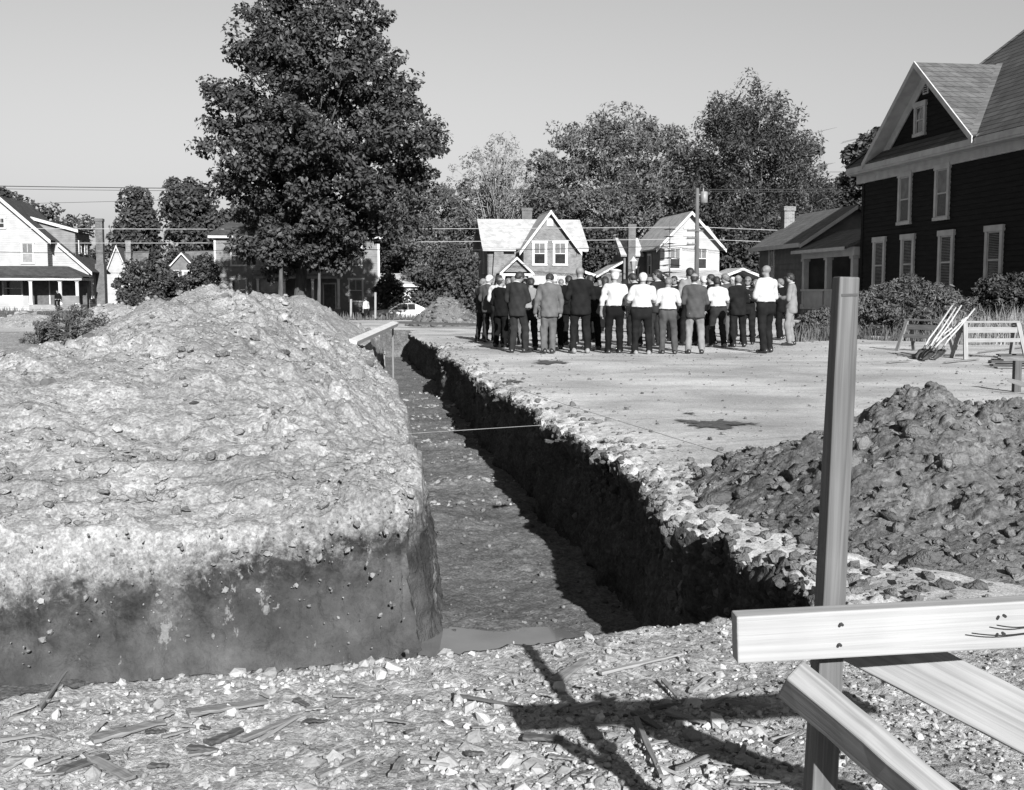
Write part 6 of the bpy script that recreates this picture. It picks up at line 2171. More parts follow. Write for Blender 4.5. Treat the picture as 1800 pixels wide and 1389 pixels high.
    if skirt:
        tb.cap((-0.05, 0, 0.95), (-0.07, 0, 0.52), 0.12, 0.13, k=0.08).cap((0.05, 0, 0.95), (0.07, 0, 0.52), 0.12, 0.13, k=0.08)
        V, F = tb.mesh(0.018, [((0, 0, 1), 1.06), ((0, 0, -1), -0.50)], folds)
        np_mesh('skirt', V, F, CL[legc], root)
    else:
        for nm in 'LR':
            tb.cap(J['hip' + nm], J['knee' + nm], 0.100 * (0.4 + 0.6 * g), 0.078, k=0.05)
            a = np.array(J['ank' + nm]); kn = np.array(J['knee' + nm])
            tb.cap(kn, a + (0, 0, -0.03), 0.078, 0.072, k=0.03)
        V, F = tb.mesh(0.024, [((0, 0, 1), 1.055 if top != 'jacket' else 0.90), ((0, 0, -1), -0.05)], folds)
        np_mesh('trousers', V, F, CL[legc], root)
    # ---- jacket or shirt
    jb = Blob()
    jk = top == 'jacket'
    w = 1.0 if jk else 0.94
    jb.cap(tl((0, -0.005, 1.04)), tl((0, -0.005, 1.36)), 0.168 * g * w, 0.172 * (0.5 + 0.5 * g) * w, k=0.05, flat=0.72)
    if jk:
        jb.cap((-0.05 * g + sway, -0.01, 0.80), tl((-0.03, -0.005, 1.08)), 0.150 * g, 0.148 * g, k=0.05, flat=0.86).cap((0.05 * g + sway, -0.01, 0.80), tl((0.03, -0.005, 1.08)), 0.150 * g, 0.148 * g, k=0.05, flat=0.86)
    else:
        jb.cap(tl((-0.04, -0.005, 1.03)), tl((0.04, -0.005, 1.03)), 0.142 * g, k=0.05, flat=0.85)
    jb.cap(tl((-0.135 * (0.5 + 0.5 * g), -0.01, 1.425)), tl((0.135 * (0.5 + 0.5 * g), -0.01, 1.425)), 0.068, k=0.05)
    jb.cap(tl((0, -0.02, 1.43)), tl((0, -0.015, 1.485)), 0.085, 0.068, k=0.04)
    for nm in 'LR':
        s_, e_, w_ = (np.array(J[q + nm]) for q in ('sh', 'el', 'wr'))
        if sleeve == 'short':
            jb.cap(s_, s_ + (e_ - s_) * 0.78, 0.066, 0.068, k=0.04)
        else:
            jb.cap(s_, e_, 0.068, 0.058, k=0.04).cap(e_, w_ + (w_ - e_) * 0.02, 0.058, 0.045 if jk else 0.04, k=0.03)
    lo_cut = 0.78 if jk else 1.015
    cz = tl((0, 0, 1.505))[2]
    V, F = jb.mesh(0.023, [((0, 0, -1), -lo_cut), ((0, 0.25, 1), cz + 0.25 * tl((0, 0, 1.505))[1])],
                   lambda X, Y, Z: 0.009 * np.sin(27 * Z + 14 * X + ph) * np.sin(17 * X + 11 * Y - 12 * Z + ph) + 0.004 * np.sin(45 * X + 21 * Z))
    np_mesh('jacket' if jk else 'shirt', V, F, CL[topc], root)
    if jk:   # shirt collar showing at the neck
        pts = []
        for i in range(13):
            a = 2 * math.pi * i / 12
            pts.append(Vector(tl((0.063 * math.cos(a), -0.012 + 0.066 * math.sin(a), 1.512 - 0.018 * math.sin(a)))))
        MB().tube(pts, 0.014, 6, False).build('collar', CL['white'], root, True)
    else:    # belt
        pts = [Vector((sway + 0.185 * g * math.cos(a) * 0.98, -0.005 + 0.128 * g * math.sin(a), 1.025)) for a in [2 * math.pi * i / 16 for i in range(17)]]
        MB().tube(pts, 0.012, 5, False).build('belt', m_shoe, root, True)
    # ---- shoes
    if 'm' not in _shoe_cache:
        V, F = shoe_mesh()
        for key, mt in (('black', m_shoe), ('pale', m_shoe_l)):
            o = np_mesh('shoe', V, F, mt, root); _shoe_cache[key] = o.data; bpy.data.objects.remove(o)
        _shoe_cache['m'] = 1
    for nm, sg in (('L', -1), ('R', 1)):
        o = bpy.data.objects.new('shoe', _shoe_cache[shoes]); link(o, root)
        a = J['ank' + nm]; o.location = (a[0], a[1] + 0.005, a[2] - 0.09); o.rotation_euler = (0, 0, -sg * math.radians(rg.uniform(6, 18)))
    # ---- hair
    if hair != 'bald':
        kind, hm = hair.split('_')
        hmt = {'d': m_hair_d, 'g': m_hair_g, 'w': m_hair_w}[hm]
        hb = Blob().cap(hp(0, -0.022, 0.024), hp(0, -0.006, 0.026), 0.0925, k=0.02).cap(hp(0, -0.05, -0.03), hp(0, -0.045, 0.01), 0.072, 0.08, k=0.02)
        def pl(n, d):
            n = Rm @ np.array(n); return (tuple(n), float(n @ hc) + d)
        if kind == 'full': cl = [pl((0, 0.75, -0.66), 0.022), pl((0, 0.2, -0.98), 0.068)]
        elif kind == 'long': cl = [pl((0, 0.8, -0.5), 0.03)]; hb.cap(hp(0, -0.05, -0.03), hp(0, -0.06, -0.13), 0.085, 0.07, k=0.03)
        else: cl = [pl((0, 0.85, -0.53), 0.0), pl((0, -0.1, 1.0), 0.042), pl((0, 0.2, -0.98), 0.064)]      # fringe round a bald crown
        V, F = hb.mesh(0.0155, cl)
        np_mesh('hair', V, F, hmt, root)
    if glasses:
        gm = MB()
        for sg in (-1, 1):
            pts = [Vector(hp(sg * 0.034 + 0.026 * math.cos(a), 0.098, 0.012 + 0.02 * math.sin(a))) for a in [2 * math.pi * i / 10 for i in range(11)]]
            gm.tube(pts, 0.004, 4, False)
            gm.tube([hp(sg * 0.06, 0.096, 0.016), hp(sg * 0.088, -0.01, 0.018)], 0.004, 4)
        gm.tube([hp(-0.01, 0.1, 0.016), hp(0.01, 0.1, 0.016)], 0.004, 4)
        gm.build('glasses', m_eye, root)
    if face:
        em = MB()
        for sg in (-1, 1): em.tube([hp(sg * 0.034, 0.075, 0.010), hp(sg * 0.034, 0.0925, 0.010)], [0.013, 0.009], 8)
        em.build('eyes', m_eye, root)
        MB().tube([hp(-0.024, 0.080, -0.062), hp(0, 0.0905, -0.060), hp(0.024, 0.080, -0.062)], 0.0045, 5).build('mouth', m_skin_tan, root)
    if hat:
        hmb = MB()
        if hat == 'cap':       # flat peaked service cap
            c = [(0.10, 0.055), (0.102, 0.085), (0.14, 0.105), (0.142, 0.13), (0.10, 0.142)]
            V = []; 
            n = 16
            for r_, z_ in c:
                for i in range(n):
                    a = 2 * math.pi * i / n; V.append(tuple(hp(r_ * math.cos(a) * 0.93, -0.01 + r_ * math.sin(a) * 1.08, z_)))
            Fq = [(j * n + i, j * n + (i + 1) % n, (j + 1) * n + (i + 1) % n, (j + 1) * n + i) for j in range(len(c) - 1) for i in range(n)]
            Fq.append(tuple((len(c) - 1) * n + i for i in range(n)))
            hmb.add(V, Fq); hmb.build('cap', CL['white'], root, True)
            MB().add([hp(-0.08, 0.06, 0.06), hp(0.08, 0.06, 0.06), hp(0.06, 0.145, 0.045), hp(-0.06, 0.145, 0.045)], [(0, 1, 2, 3)]).build('peak', m_shoe, root)
        else:
            n = 16; c = [(0.155, 0.045), (0.157, 0.052), (0.10, 0.056), (0.098, 0.11), (0.07, 0.145)]
            V = [tuple(hp(r_ * math.cos(2 * math.pi * i / n) * 0.92, -0.005 + r_ * math.sin(2 * math.pi * i / n) * 1.08, z_)) for r_, z_ in c for i in range(n)]
            Fq = [(j * n + i, j * n + (i + 1) % n, (j + 1) * n + (i + 1) % n, (j + 1) * n + i) for j in range(len(c) - 1) for i in range(n)]
            Fq.append(tuple((len(c) - 1) * n + i for i in range(n)))
            hmb.add(V, Fq); hmb.build('hat', CL['charcoal'] if hat == 'fedora' else CL['light'], root, True)
    if book:
        c = Vector(tl((0, 0.37, 1.24)))
        bm = MB()
        bm.slab(c + Vector((-0.12, -0.06, 0.02)), c + Vector((0, -0.07, 0.0)), c + Vector((0, 0.08, 0.05)), c + Vector((-0.12, 0.09, 0.07)), 0.006)
        bm.slab(c + Vector((0.001, -0.07, 0.0)), c + Vector((0.12, -0.06, 0.02)), c + Vector((0.12, 0.09, 0.07)), c + Vector((0.001, 0.08, 0.05)), 0.006)
        o = bm.build('booklet', m_paper)
        o.matrix_world = Matrix.Translation(base) @ Matrix.Rotation(math.radians(heading), 4, 'Z') @ Matrix.Scale(S, 4)
        tag(o, 'open booklet held by the ' + label, 'booklet')
        o['label'] = ' '.join(('open booklet held by ' + label).split()[:16])
    return root


PEOPLE = [
    # front and left
    (846, 600, 1.70, -40, 'jacket', 'charcoal', 'charcoal', 'fringe_g', 'balding man in dark suit at the left end of the crowd', dict(arms='book', turn=-35, face=True)),
    (861, 602, 1.78, -25, 'jacket', 'midgrey', 'charcoal', 'full_w', 'white-haired man in grey jacket, second from the left end', dict(arms='book', turn=-20)),
    (877, None, 1.76, -20, 'shirt', 'white', 'dark', 'full_d', 'dark-haired man in white shirt behind the short bald man', dict(Y=29.5, arms='book')),
    (881, 610, 1.68, -35, 'jacket', 'black', 'black', 'fringe_d', 'short balding man in black suit near the left end', dict(arms='front', turn=-30)),
    (912, 620, 1.80, -22, 'jacket', 'charcoal', 'charcoal', 'full_d', 'dark-haired man in charcoal suit bowing his head, back turned', dict(arms='book', bow=22, turn=-30, step=0.09, stance=0.05)),
    (931, None, 1.66, 10, 'shirt', 'light', 'dark', 'full_d', 'person in light patterned top behind the charcoal suit', dict(Y=26.3, arms='book')),
    (905, None, 1.72, -5, 'shirt', 'white', 'grey', 'full_g', 'grey-haired man in white shirt behind the charcoal suit', dict(Y=28.5)),
    (963, 621, 1.78, -3, 'jacket', 'grey', 'grey', 'full_d', 'man in light grey sports coat with bowed head, arms down', dict(arms='down', bow=34, stance=0.02)),
    (977, None, 1.74, 12, 'jacket', 'black', 'black', 'full_w', 'white-haired man in black suit behind the grey sports coat', dict(Y=26.6, arms='front')),
    (1004, None, 1.74, 14, 'jacket', 'black', 'black', 'full_d', 'dark-haired man in black suit left of the tall bald man', dict(Y=28.6, arms='fold')),
    (1020, 621, 1.88, 3, 'jacket', 'dark', 'dark', 'bald', 'tall bald man in dark suit and pale shoes, back turned', dict(arms='fold', girth=1.08, shoes='pale', stance=0.07)),
    (1036, None, 1.76, 20, 'shirt', 'white', 'dark', 'full_g', 'man in white shirt just right of the tall bald man', dict(Y=30.5, arms='book')),
    (1043, None, 1.72, 5, 'jacket', 'black', 'black', 'full_d', 'dark-suited man between the tall bald man and the white cap', dict(Y=26.2, arms='front')),
    (1062, None, 1.70, 8, 'jacket', 'dark', 'dark', 'long_d', 'dark-haired woman in dark coat left of the white cap', dict(Y=27.3, arms='book', skirt=True)),
    (1079, 622, 1.78, -4, 'shirt', 'white', 'black', 'full_w', 'man in white peaked cap and white long-sleeved shirt', dict(arms='down', girth=1.06, hat='cap', stance=0.06)),
    (1099, None, 1.74, 170, 'shirt', 'light', 'grey', 'full_d', 'man in dark hat facing us through the gap in the crowd', dict(Y=41, hat='fedora', face=True)),
    (1117, None, 1.80, 15, 'jacket', 'dark', 'dark', 'full_d', 'dark-haired man in dark suit left of the stout white shirt', dict(Y=27.8, bow=14, turn=20)),
    (1129, 624, 1.74, 2, 'shirt', 'white', 'dark', 'full_w', 'stout white-haired man in short-sleeved white shirt and pale shoes', dict(arms='fold', girth=1.24, sleeve='short', shoes='pale')),
    (1153, None, 1.85, 40, 'jacket', 'charcoal', 'charcoal', 'full_d', 'tall dark-haired man with glasses in profile behind the white shirts', dict(Y=28.0, turn=45, glasses=True)),
    (1140, None, 1.76, 165, 'shirt', 'light', 'grey', 'full_d', 'man in pale hat facing us on the far side', dict(Y=36, hat='straw', face=True)),
    (1174, 623, 1.66, -3, 'shirt', 'white', 'midgrey', 'full_g', 'short man in white shirt and pleated grey trousers', dict(arms='book', sleeve='short', girth=1.08, bow=12)),
    (1186, None, 1.76, 150, 'jacket', 'dark', 'dark', 'full_d', 'man with dark glasses reading a book, facing us', dict(Y=31, glasses=True, face=True, arms='book', book=True)),
    (1212, None, 1.93, 10, 'shirt', 'light', 'dark', 'full_d', 'very tall dark-haired man in pale shirt above the crowd', dict(Y=28.5, arms='book')),
    (1221, 622, 1.74, -3, 'jacket', 'midgrey', 'light', 'fringe_d', 'balding man in grey jacket and light grey trousers', dict(arms='book', girth=1.1, stance=0.07)),
    (1236, None, 1.76, 30, 'shirt', 'white', 'dark', 'full_w', 'white-haired man in white shirt behind the grey jacket', dict(Y=31)),
    (1250, None, 1.78, 55, 'jacket', 'black', 'black', 'full_d', 'man with glasses in black suit turned left', dict(Y=29, glasses=True, turn=20)),
    (1261, 611, 1.70, 10, 'shirt', 'white', 'charcoal', 'full_d', 'dark-capped man in short-sleeved white shirt right of the grey jacket', dict(arms='book', sleeve='short', girth=1.12, shoes='pale', tan=True)),
    (1277, None, 1.80, 45, 'jacket', 'midgrey', 'grey', 'full_g', 'grey-haired man with glasses in grey suit turned left', dict(Y=29.8, glasses=True, turn=25)),
    (1298, 610, 1.74, 12, 'jacket', 'dark', 'dark', 'fringe_g', 'grey-fringed man in dark suit, feet apart, back turned', dict(arms='book', girth=1.05, stance=0.10, step=0.07)),
    (1315, None, 1.72, 160, 'jacket', 'dark', 'dark', 'full_g', 'man with glasses facing us beside the tall white shirt', dict(Y=29.2, glasses=True, face=True, arms='book', book=True)),
    (1346, 620, 1.92, 30, 'shirt', 'white', 'dark', 'bald', 'tall bald man in white shirt and dark trousers turned left', dict(arms='book', girth=1.16, turn=15, book=True, step=0.06)),
    (1371, 597, 1.70, 60, 'jacket', 'black', 'black', 'full_g', 'man in black suit between the tall white shirt and the light suit', dict(arms='book')),
    (1389, 607, 1.80, 68, 'jacket', 'light', 'light', 'full_d', 'man in light suit and dark glasses at the right end', dict(arms='book', glasses=True, face=True)),
    # far side of the ring, heads between the others
    (893, None, 1.74, -150, 'jacket', 'grey', 'dark', 'full_g', 'grey-haired face between the leftmost suits', dict(Y=34, face=True)),
    (985, None, 1.73, 175, 'jacket', 'dark', 'dark', 'full_g', 'far-side man seen right of the grey sports coat', dict(Y=36, face=True)),
    (1052, None, 1.76, 170, 'jacket', 'dark', 'dark', 'full_d', 'far-side dark-haired man left of the white cap', dict(Y=37, face=True)),
    (1201, None, 1.72, 160, 'shirt', 'white', 'dark', 'full_g', 'far-side man in white shirt left of the very tall man', dict(Y=35, face=True)),
    (1287, None, 1.76, 150, 'shirt', 'white', 'dark', 'full_w', 'far-side white-haired man in white shirt near the right end', dict(Y=33.5, face=True)),
    (1332, None, 1.70, 140, 'jacket', 'grey', 'dark', 'full_g', 'far-side grey-haired man just left of the tall white shirt', dict(Y=34, face=True)),
]
for (u, v, hgt, hd, top, tc_, lc_, hair, lab, kw) in PEOPLE:
    person(u, v if v else 600, hgt, hd, top, tc_, lc_, hair, lab, **kw)
q = at(643, 512, 70)
s_, t_ = TOLOT(q.x, q.y)
person(643, 600, 1.72, 60, 'shirt', 'white', 'dark', 'full_d', 'man in white shirt half hidden behind the mound', base=Vector((q.x, q.y, float(terrain(s_, t_)) - 0.1)), group=None)
q = at(102, 512, 97.6)
person(102, 600, 1.7, 185, 'jacket', 'black', 'black', 'full_d', 'person in dark clothes sitting on the white house porch', base=Vector((q.x, q.y, -0.25)), sit=True, group=None, face=True)
# ------------------------------------------------------------------ batter board in the foreground
w_new = woodmat('new_pine', 0.20, 0.235)
w_post = woodmat('weathered_post', 0.055, 0.10)
w_brace = woodmat('brace_wood', 0.12, 0.185)
w_old = woodmat('old_wood', 0.085, 0.15, knots=False)
w_dark = woodmat('dark_wood', 0.035, 0.07, knots=False)
w_pale = woodmat('pale_wood', 0.14, 0.2, knots=False)
bb = empty('batter_board', Vector((0.52, 2.02, 0.0)))
tag(bb, 'timber batter board with tall post, level rail and braces in the foreground', 'batter board')
O = Vector(bb.location)
pT = at(1487, 487, 2.03); pB = at(1442, 1389, 2.03)
d = (pB - pT); pB = pT + d * ((pT.z + 0.12) / (-d.z))
plank('post', pB - O, pT - O, 0.054, 0.075, w_post, bb, up=(0, 1, 0), bevel=0.003, taper=0.66, wane=0.0012, seed=1)
r0 = at(1291, 1120, 1.945); r1 = at(2450, 1056, 1.99)
plank('rail', r0 - O, r1 - O, 0.042, 0.084, w_new, bb, bevel=0.003, wane=0.0006, seed=2)
b0 = at(1388, 1192, 1.93); b1 = at(1752, 1500, 1.74)
plank('brace', b0 - O, b1 - O, 0.046, 0.088, w_brace, bb, up=(-0.25, -0.55, 0.8), bevel=0.004, wane=0.0015, seed=3)
c0 = at(1470, 1100, 2.16); c1 = at(2050, 1400, 1.98)
plank('brace_board', c0 - O, c1 - O, 0.022, 0.105, w_brace, bb, up=(0, 0.35, 1), bevel=0.003, wane=0.001, seed=4)
q0 = at(2250, 1010, 2.06); q1 = at(2250, 1010, 2.06); q1.z = -0.1
plank('post', q1 - O, q0 - O, 0.05, 0.09, w_post, bb, up=(0, 1, 0), seed=5)
for (u, v) in ((1480, 1098), (1477, 1134), (1766, 1083), (1764, 1114)):
    p = at(u, v, 1.945 - 0.021)
    n = MB().tube([p - O + Vector((0, -0.003, 0)), p - O + Vector((0, 0.004, 0))], 0.0028, 8)
    n.build('nail', m_shoe, bb)
for k, (v0, a) in enumerate(((1113, 0.004), (1099, 0.003))):
    pts = []
    for i in range(13):
        q = i / 12
        p = at(1708 + 44 * k + (150 - 40 * k) * q, v0 + 4 * math.sin(q * 5), 1.922)
        pts.append(p - O)
    MB().tube(pts, 0.0011, 4).build('string_end', m_shoe, bb)
# pencil line near the top of the post
pm0 = at(1472, 519, 2.03) ; pm1 = at(1500, 518, 2.03)
MB().hexa([Vector((x, pm0.y - 0.0262, z)) - O for x, z in ((pm0.x, pm0.z - 0.0022), (pm1.x, pm1.z - 0.0022), (pm1.x, pm1.z + 0.0022), (pm0.x, pm0.z + 0.0022))] +
          [Vector((x, pm0.y - 0.0242, z)) - O for x, z in ((pm0.x, pm0.z - 0.0022), (pm1.x, pm1.z - 0.0022), (pm1.x, pm1.z + 0.0022), (pm0.x, pm0.z + 0.0022))]).build('pencil_line', m_shoe, bb)


# layout strings
def string(a, b, label):
    o = MB().tube([a, Vector(a).lerp(b, 0.5) + Vector((0, 0, -0.01)), b], 0.0022, 4, False).build('layout_string', nmat('mason_string', 0.12, 0.18, rough=0.9))
    tag(o, label, 'string')


string(at(-300, 827, 6.0), at(1900, 684, 11.4), 'long string stretched across mound, trench and dirt lot')
string(at(1360, 824, 6.9), at(820, 655, 15.5), 'string running from the dark spoil heap towards the crowd')

# damp stains on the trodden dirt
m_damp = soilmat('damp_dirt', 0.09, 0.06, 0.04, bump=0.3)
nt_ = m_damp.node_tree
_bs = nt_.nodes['Principled BSDF']; _mo = nt_.nodes['Material Output']
_at = nt_.nodes.new('ShaderNodeAttribute'); _at.attribute_name = 'var'
_nz = nt_.nodes.new('ShaderNodeTexNoise'); _nz.inputs['Scale'].default_value = 7.0; _nz.inputs['Detail'].default_value = 8
_ge = nt_.nodes.new('ShaderNodeNewGeometry'); nt_.links.new(_ge.outputs['Position'], _nz.inputs['Vector'])
_ad = nt_.nodes.new('ShaderNodeMath'); _ad.operation = 'ADD'
nt_.links.new(_at.outputs['Fac'], _ad.inputs[0]); nt_.links.new(_nz.outputs['Fac'], _ad.inputs[1])
_mr = nt_.nodes.new('ShaderNodeMapRange'); _mr.inputs[1].default_value = 0.78; _mr.inputs[2].default_value = 0.95
nt_.links.new(_ad.outputs[0], _mr.inputs[0])
_tr = nt_.nodes.new('ShaderNodeBsdfTransparent'); _mx = nt_.nodes.new('ShaderNodeMixShader')
nt_.links.new(_mr.outputs[0], _mx.inputs[0]); nt_.links.new(_tr.outputs[0], _mx.inputs[1]); nt_.links.new(_bs.outputs[0], _mx.inputs[2])
nt_.links.new(_mx.outputs[0], _mo.inputs['Surface'])


def stain(u, v, w, h_, seed, label):
    c = onz(u, v, 0.0); rg = random.Random(seed); n = 96
    pts = []
    for i in range(n):
        a = 2 * math.pi * i / n
        r = 1 + 0.22 * math.sin(3 * a + seed) + 0.18 * math.sin(5 * a + 2 * seed) + 0.12 * math.sin(11 * a + seed) + 0.08 * math.sin(23 * a) + rg.uniform(-0.1, 0.1)
        x = c.x + w * r * math.cos(a); y = c.y + h_ * r * math.sin(a)
        s, t = TOLOT(x, y)
        pts.append((x, y, float(lot_h(s, t)) + 0.012))
    s, t = TOLOT(c.x, c.y)
    V = np.array(pts + [(c.x, c.y, float(lot_h(s, t)) + 0.014)])
    F = np.array([(i, (i + 1) % n, n) for i in range(n)])
    va = np.zeros(n + 1); va[n] = 1.0
    tag(np_mesh('damp_patch', V, F, m_damp, None, True, va), label, kind='structure')


stain(1255, 747, 0.48, 0.58, 1, 'dark damp stain in the middle of the dirt lot')
stain(1212, 727, 0.09, 0.10, 5, 'tiny damp spot above the dark stain')
stain(967, 638, 0.42, 0.8, 2, 'damp stain in front of the man in the grey sports coat')
stain(900, 672, 0.22, 0.40, 3, 'damp stain beside the trench lip')
stain(975, 770, 0.12, 0.12, 4, 'small damp stain near the trench lip')

# ------------------------------------------------------------------ wood scraps on the near bank
def scrap(u0, v0, u1, v1, wd, mat, label, seed, th=0.012, group=None, cat='wood scrap', name='wood_scrap'):
    a = onz(u0, v0, 0.0); b = onz(u1, v1, 0.0)
    for p in (a, b):
        s, t = TOLOT(p.x, p.y)
        p.z = float(near_h(s, t)) + th * 0.5 + 0.014
    o = plank(name, a, b, wd, th, mat, None, bevel=0.0015, wane=min(wd, 0.03) * 0.09, taper=0.6, seed=seed)
    tag(o, label, cat, group)


SC_ = [
    (70, 1272, 118, 1212, 0.012, w_old, 'thin stick on the sandy left end of the bank'),
    (0, 1322, 75, 1312, 0.012, w_old, 'grey lath at the left edge of the picture'),
    (0, 1362, 55, 1345, 0.035, w_pale, 'pale split board in the lower left corner'),
    (160, 1320, 290, 1290, 0.06, w_old, 'wide weathered shingle on the left gravel'),
    (330, 1275, 470, 1250, 0.06, w_old, 'broad flat bark slab near the trench edge'),
    (365, 1322, 425, 1298, 0.04, w_dark, 'black charred piece in the left gravel'),
    (425, 1318, 520, 1275, 0.03, w_old, 'grey split shingle beside the charred piece'),
    (455, 1318, 525, 1276, 0.008, w_pale, 'pale splinter on the grey split shingle'),
    (100, 1375, 190, 1352, 0.05, w_dark, 'dark bark slab at the lower left'),
    (230, 1389, 160, 1360, 0.04, w_old, 'grey chip at the lower left'),
    (560, 1385, 640, 1350, 0.02, w_old, 'grey lath pointing out of the bottom edge'),
    (690, 1389, 710, 1352, 0.025, w_old, 'upright-lying lath at the bottom edge'),
    (800, 1242, 920, 1256, 0.010, w_dark, 'crooked twig reaching into the shadow'),
    (978, 1212, 1030, 1182, 0.05, w_old, 'oval slab of bark beside the post shadow'),
    (1055, 1197, 1200, 1165, 0.022, w_pale, 'long pale lath behind the shadow of the rail'),
    (1165, 1208, 1192, 1235, 0.018, w_old, 'short lath end at the shadow edge'),
    (1000, 1262, 1095, 1240, 0.012, w_old, 'thin lath along the shadow of the rail'),
    (1235, 1245, 1312, 1215, 0.016, w_old, 'stick across the rail shadow'),
    (1275, 1235, 1355, 1248, 0.010, w_old, 'dark sliver crossing the stick in the shadow'),
    (1172, 1262, 1240, 1282, 0.025, w_old, 'short board in the fork of the shadows'),
    (1118, 1275, 1162, 1385, 0.020, w_old, 'long broken lath running to the bottom edge'),
    (1070, 1332, 1105, 1305, 0.030, w_pale, 'split pale chunk beside the broken lath'),
    (1115, 1262, 1160, 1292, 0.035, w_dark, 'frayed dark bundle of bark in the shadow'),
    (1298, 1348, 1310, 1312, 0.020, w_old, 'stub of lath at the foot of the batter board'),
    (920, 1302, 990, 1306, 0.045, w_dark, 'dark bark slab at the edge of the shadow'),
    (1190, 1370, 1250, 1335, 0.012, w_old, 'thin grey splinter at the bottom edge'),
]
for i, (u0, v0, u1, v1, wd, mt, lab) in enumerate(SC_):
    scrap(u0, v0, u1, v1, wd, mt, lab, i)
rg = random.Random(77)
for i in range(70):
    u = rg.choice((rg.uniform(0, 650), rg.uniform(650, 1380))); v = rg.uniform(1215, 1389)
    if v < 1230 - u * 0.06 + 30: v += 60
    a = rg.uniform(-0.9, 0.5); L_ = rg.uniform(12, 55)
    scrap(u, v, u + L_ * math.cos(a), v + L_ * math.sin(a) * 0.55, rg.uniform(0.006, 0.03), rg.choice((w_old, w_dark, w_old, w_pale)),
          'small wood chip scattered on the near gravel', 100 + i, th=rg.uniform(0.004, 0.012), group='wood chips on the gravel')

# ------------------------------------------------------------------ sawhorses, shovels, lumber on the right
def sawhorse(loc, rz, label, mat, length=1.15, height=0.74):
    r = empty('sawhorse', loc, rz)
    tag(r, label, 'sawhorse', 'sawhorses at the right edge of the lot')
    L2 = length / 2
    plank('top_rail', (-L2, 0, height), (L2, 0, height), 0.09, 0.04, mat, r, seed=1)
    plank('side_rail', (-L2 + 0.03, -0.085, height - 0.16), (L2 - 0.03, -0.085, height - 0.16), 0.03, 0.11, mat, r, seed=2)
    plank('side_rail', (-L2 + 0.03, 0.085, height - 0.16), (L2 - 0.03, 0.085, height - 0.16), 0.03, 0.11, mat, r, seed=3)
    plank('lower_rail', (-L2 + 0.05, -0.16, height - 0.36), (L2 - 0.05, -0.16, height - 0.36), 0.025, 0.08, mat, r, seed=4)
    for sx in (-1, 1):
        for sy in (-1, 1):
            plank('leg', (sx * (L2 + 0.02), sy * 0.27, 0.0), (sx * (L2 - 0.06), sy * 0.06, height - 0.02), 0.04, 0.09, mat, r, up=(1, 0, 0), seed=5)
    return r


p = onz(1738, 631, 0.0)
sawhorse(p, math.radians(8), 'pale sawhorse nearest the right edge', w_pale, 1.25)
p2 = onz(1655, 622, 0.0)
sawhorse(p2 + Vector((0, 1.0, 0)), math.radians(-62), 'darker sawhorse behind the leaning shovels', w_old, 1.1, 0.70)
m_handle = nmat('ash_handle', 0.24, 0.32, scale=20, rough=0.6)
m_blade_s = nmat('shovel_steel', 0.05, 0.10, scale=10, rough=0.45, metal=0.3)


def shovel(tip, top, label, flat=0.0):
    tip = Vector(tip); top = Vector(top)
    r = empty('shovel', tip)
    tag(r, label, 'shovel', 'shovels leaning on the sawhorse')
    d = (top - tip); n = d.normalized()
    sd_ = n.cross(Vector((0, 0, 1))).normalized(); up = sd_.cross(n)
    neck = n * 0.34
    pts = [neck, neck + d * 0.12 + up * 0.02, d * 0.6, d]
    MB().tube(pts, [0.017, 0.018, 0.017, 0.016], 8).build('handle', m_handle, r, True)
    sec = []
    for q, w in ((0.0, 0.02), (0.05, 0.08), (0.14, 0.115), (0.26, 0.11), (0.30, 0.03)):
        c = n * q - up * 0.03 * math.sin(q * 9)
        ring = [c + sd_ * (w * k) - up * (0.03 * (1 - k * k)) for k in (-1, -0.5, 0, 0.5, 1)] + [c + sd_ * (w * k) - up * (0.03 * (1 - k * k)) - up * 0.004 for k in (1, 0.5, 0, -0.5, -1)]
        sec.append(ring)
    loft(sec).build('blade', m_blade_s, r, True)
    MB().tube([n * 0.27 - up * 0.012, n * 0.36], [0.02, 0.022], 8).build('socket', m_blade_s, r, True)


for i, (u0, v0, u1, v1, dy) in enumerate(((1612, 633, 1674, 537, 0.7), (1622, 634, 1680, 541, 0.75), (1628, 634, 1690, 537, 0.6), (1604, 632, 1694, 561, 0.5), (1622, 636, 1699, 558, 0.35), (1642, 634, 1713, 543, 0.5))):
    a = onz(u0, v0, 0.0); a.z = 0.04; b = at(u1, v1, a.y + dy)
    shovel(a, b, ('leftmost long-handled shovel leaning on the sawhorse', 'second shovel from the left on the sawhorse', 'third shovel from the left, handle upright', 'low-slanting shovel under the others',
                  'slanting shovel beside the low one', 'rightmost shovel, its handle slanting far right')[i])
rg = random.Random(9)
for i in range(11):
    L0 = onz(1745 + rg.uniform(-6, 18), 648 - 2.0 * i * 0.9, 0.0)
    L0.z = 0.02 + 0.028 * (i % 4)
    e = L0 + Vector((3.2, 0.25 + rg.uniform(-0.1, 0.1), 0.0))
    o = plank('board', L0, e, 0.14, 0.024, w_dark if i % 3 else w_old, None, seed=i)
    tag(o, 'weathered board stacked at the right edge of the picture', 'board', 'stacked boards at the right edge')
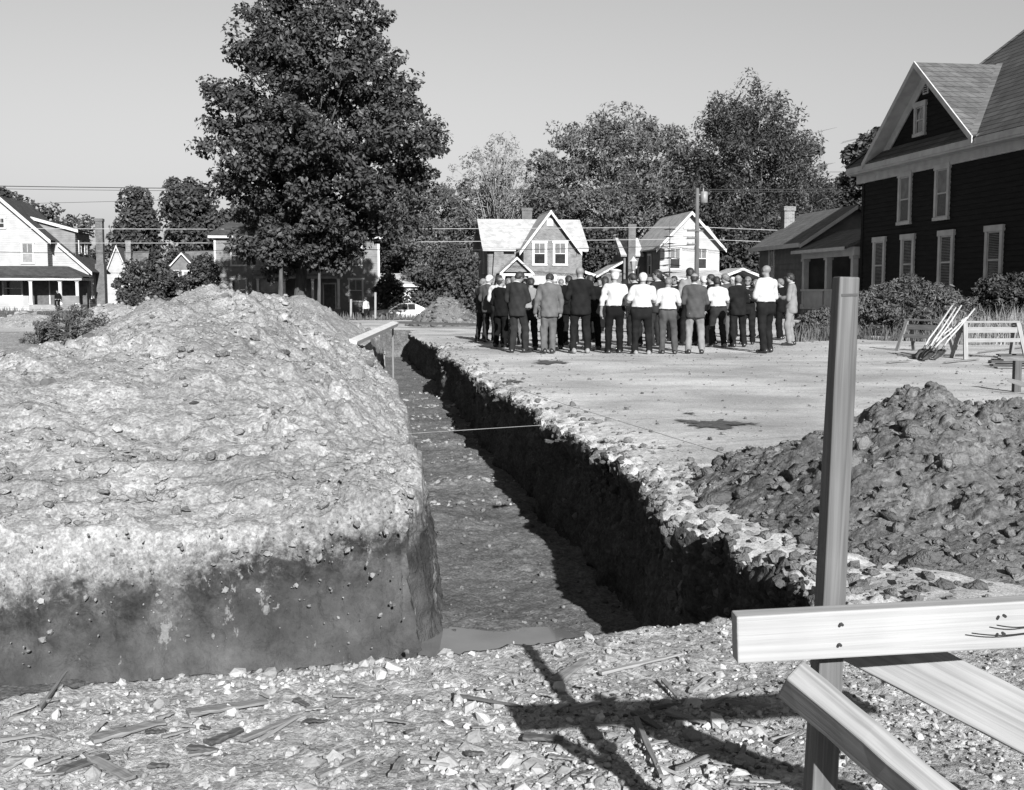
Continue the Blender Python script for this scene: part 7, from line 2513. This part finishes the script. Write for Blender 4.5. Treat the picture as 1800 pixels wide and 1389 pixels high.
for i, (u0, v0, u1, v1) in enumerate(((1585, 622, 1640, 632), (1600, 637, 1560, 640), (1720, 622, 1800, 612), (1660, 640, 1720, 634))):
    a = onz(u0, v0, 0.0); b = onz(u1, v1, 0.0); a.z = b.z = 0.03
    o = plank('lath', a, b, 0.05, 0.02, w_old, None, seed=i + 30)
    tag(o, ('lath lying left of the shovel blades', 'lath pointing left from the shovel blades', 'lath under the pale sawhorse', 'lath in front of the sawhorses')[i], 'lath')
# pointed stake lying at the right edge
a = at(1772, 668, 15.0); b = at(1990, 730, 14.0)
tag(plank('pointed_stake', b, a, 0.05, 0.20, w_pale, None, taper=0.25, seed=3), 'pale board with pointed end poking in from the right edge', 'board')
a = onz(1792, 690, 0.0); 
tag(plank('stake', Vector((a.x, a.y + 0.1, -0.1)), Vector((a.x, a.y + 0.1, 0.42)), 0.09, 0.09, w_dark, None, seed=4), 'short dark stake behind the pointed board', 'stake')

# ------------------------------------------------------------------ timbers at the far end of the trench
fb = empty('far_batter_board', at(692, 590, 29.0))
tag(fb, 'pale timber rail on a stake, sloping over the far end of the trench', 'batter board')
of_ = Vector(fb.location)
plank('rail', at(620, 602, 22.0) - of_, at(695, 569, 29.0) - of_, 0.16, 0.09, woodmat('fresh_board', 0.36, 0.42), fb, up=(0.3, 0, 0.95), seed=6)
sp_ = at(690, 571, 29.0); sq_ = Vector((sp_.x, sp_.y + 0.06, FLOOR_Z))
plank('stake', sq_ - of_, sp_ + Vector((0, 0.06, 0.1)) - of_, 0.045, 0.045, w_old, fb, up=(0, 1, 0), seed=9)
a = at(702, 567, 43.0); b = at(846, 571, 41.0)
tag(plank('timber', a, b, 0.25, 0.08, w_dark, None, seed=7), 'long dark plank lying beyond the trench by the crowd', 'timber')
sb = empty('trestle', at(664, 640, 33.0))
tag(sb, 'small pale trestle standing in the far end of the trench', 'trestle')
plank('top', (-0.24, 0, 0.34), (0.24, 0, 0.34), 0.2, 0.09, w_pale, sb, seed=1)
for sx in (-1, 1):
    plank('leg', (sx * 0.19, 0, -0.1), (sx * 0.17, 0, 0.3), 0.06, 0.07, w_pale, sb, up=(1, 0, 0), seed=2)
for (u, v0, v1, Y, lab) in ((660, 514, 560, 58, 'tall white stake behind the mound near the car'), (617, 526, 560, 58, 'short white stake behind the mound near the car')):
    a = at(u, v1, Y); b = at(u, v0, Y)
    tag(plank('stake', a, b, 0.10, 0.10, w_pale, None, seed=8), lab, 'stake')
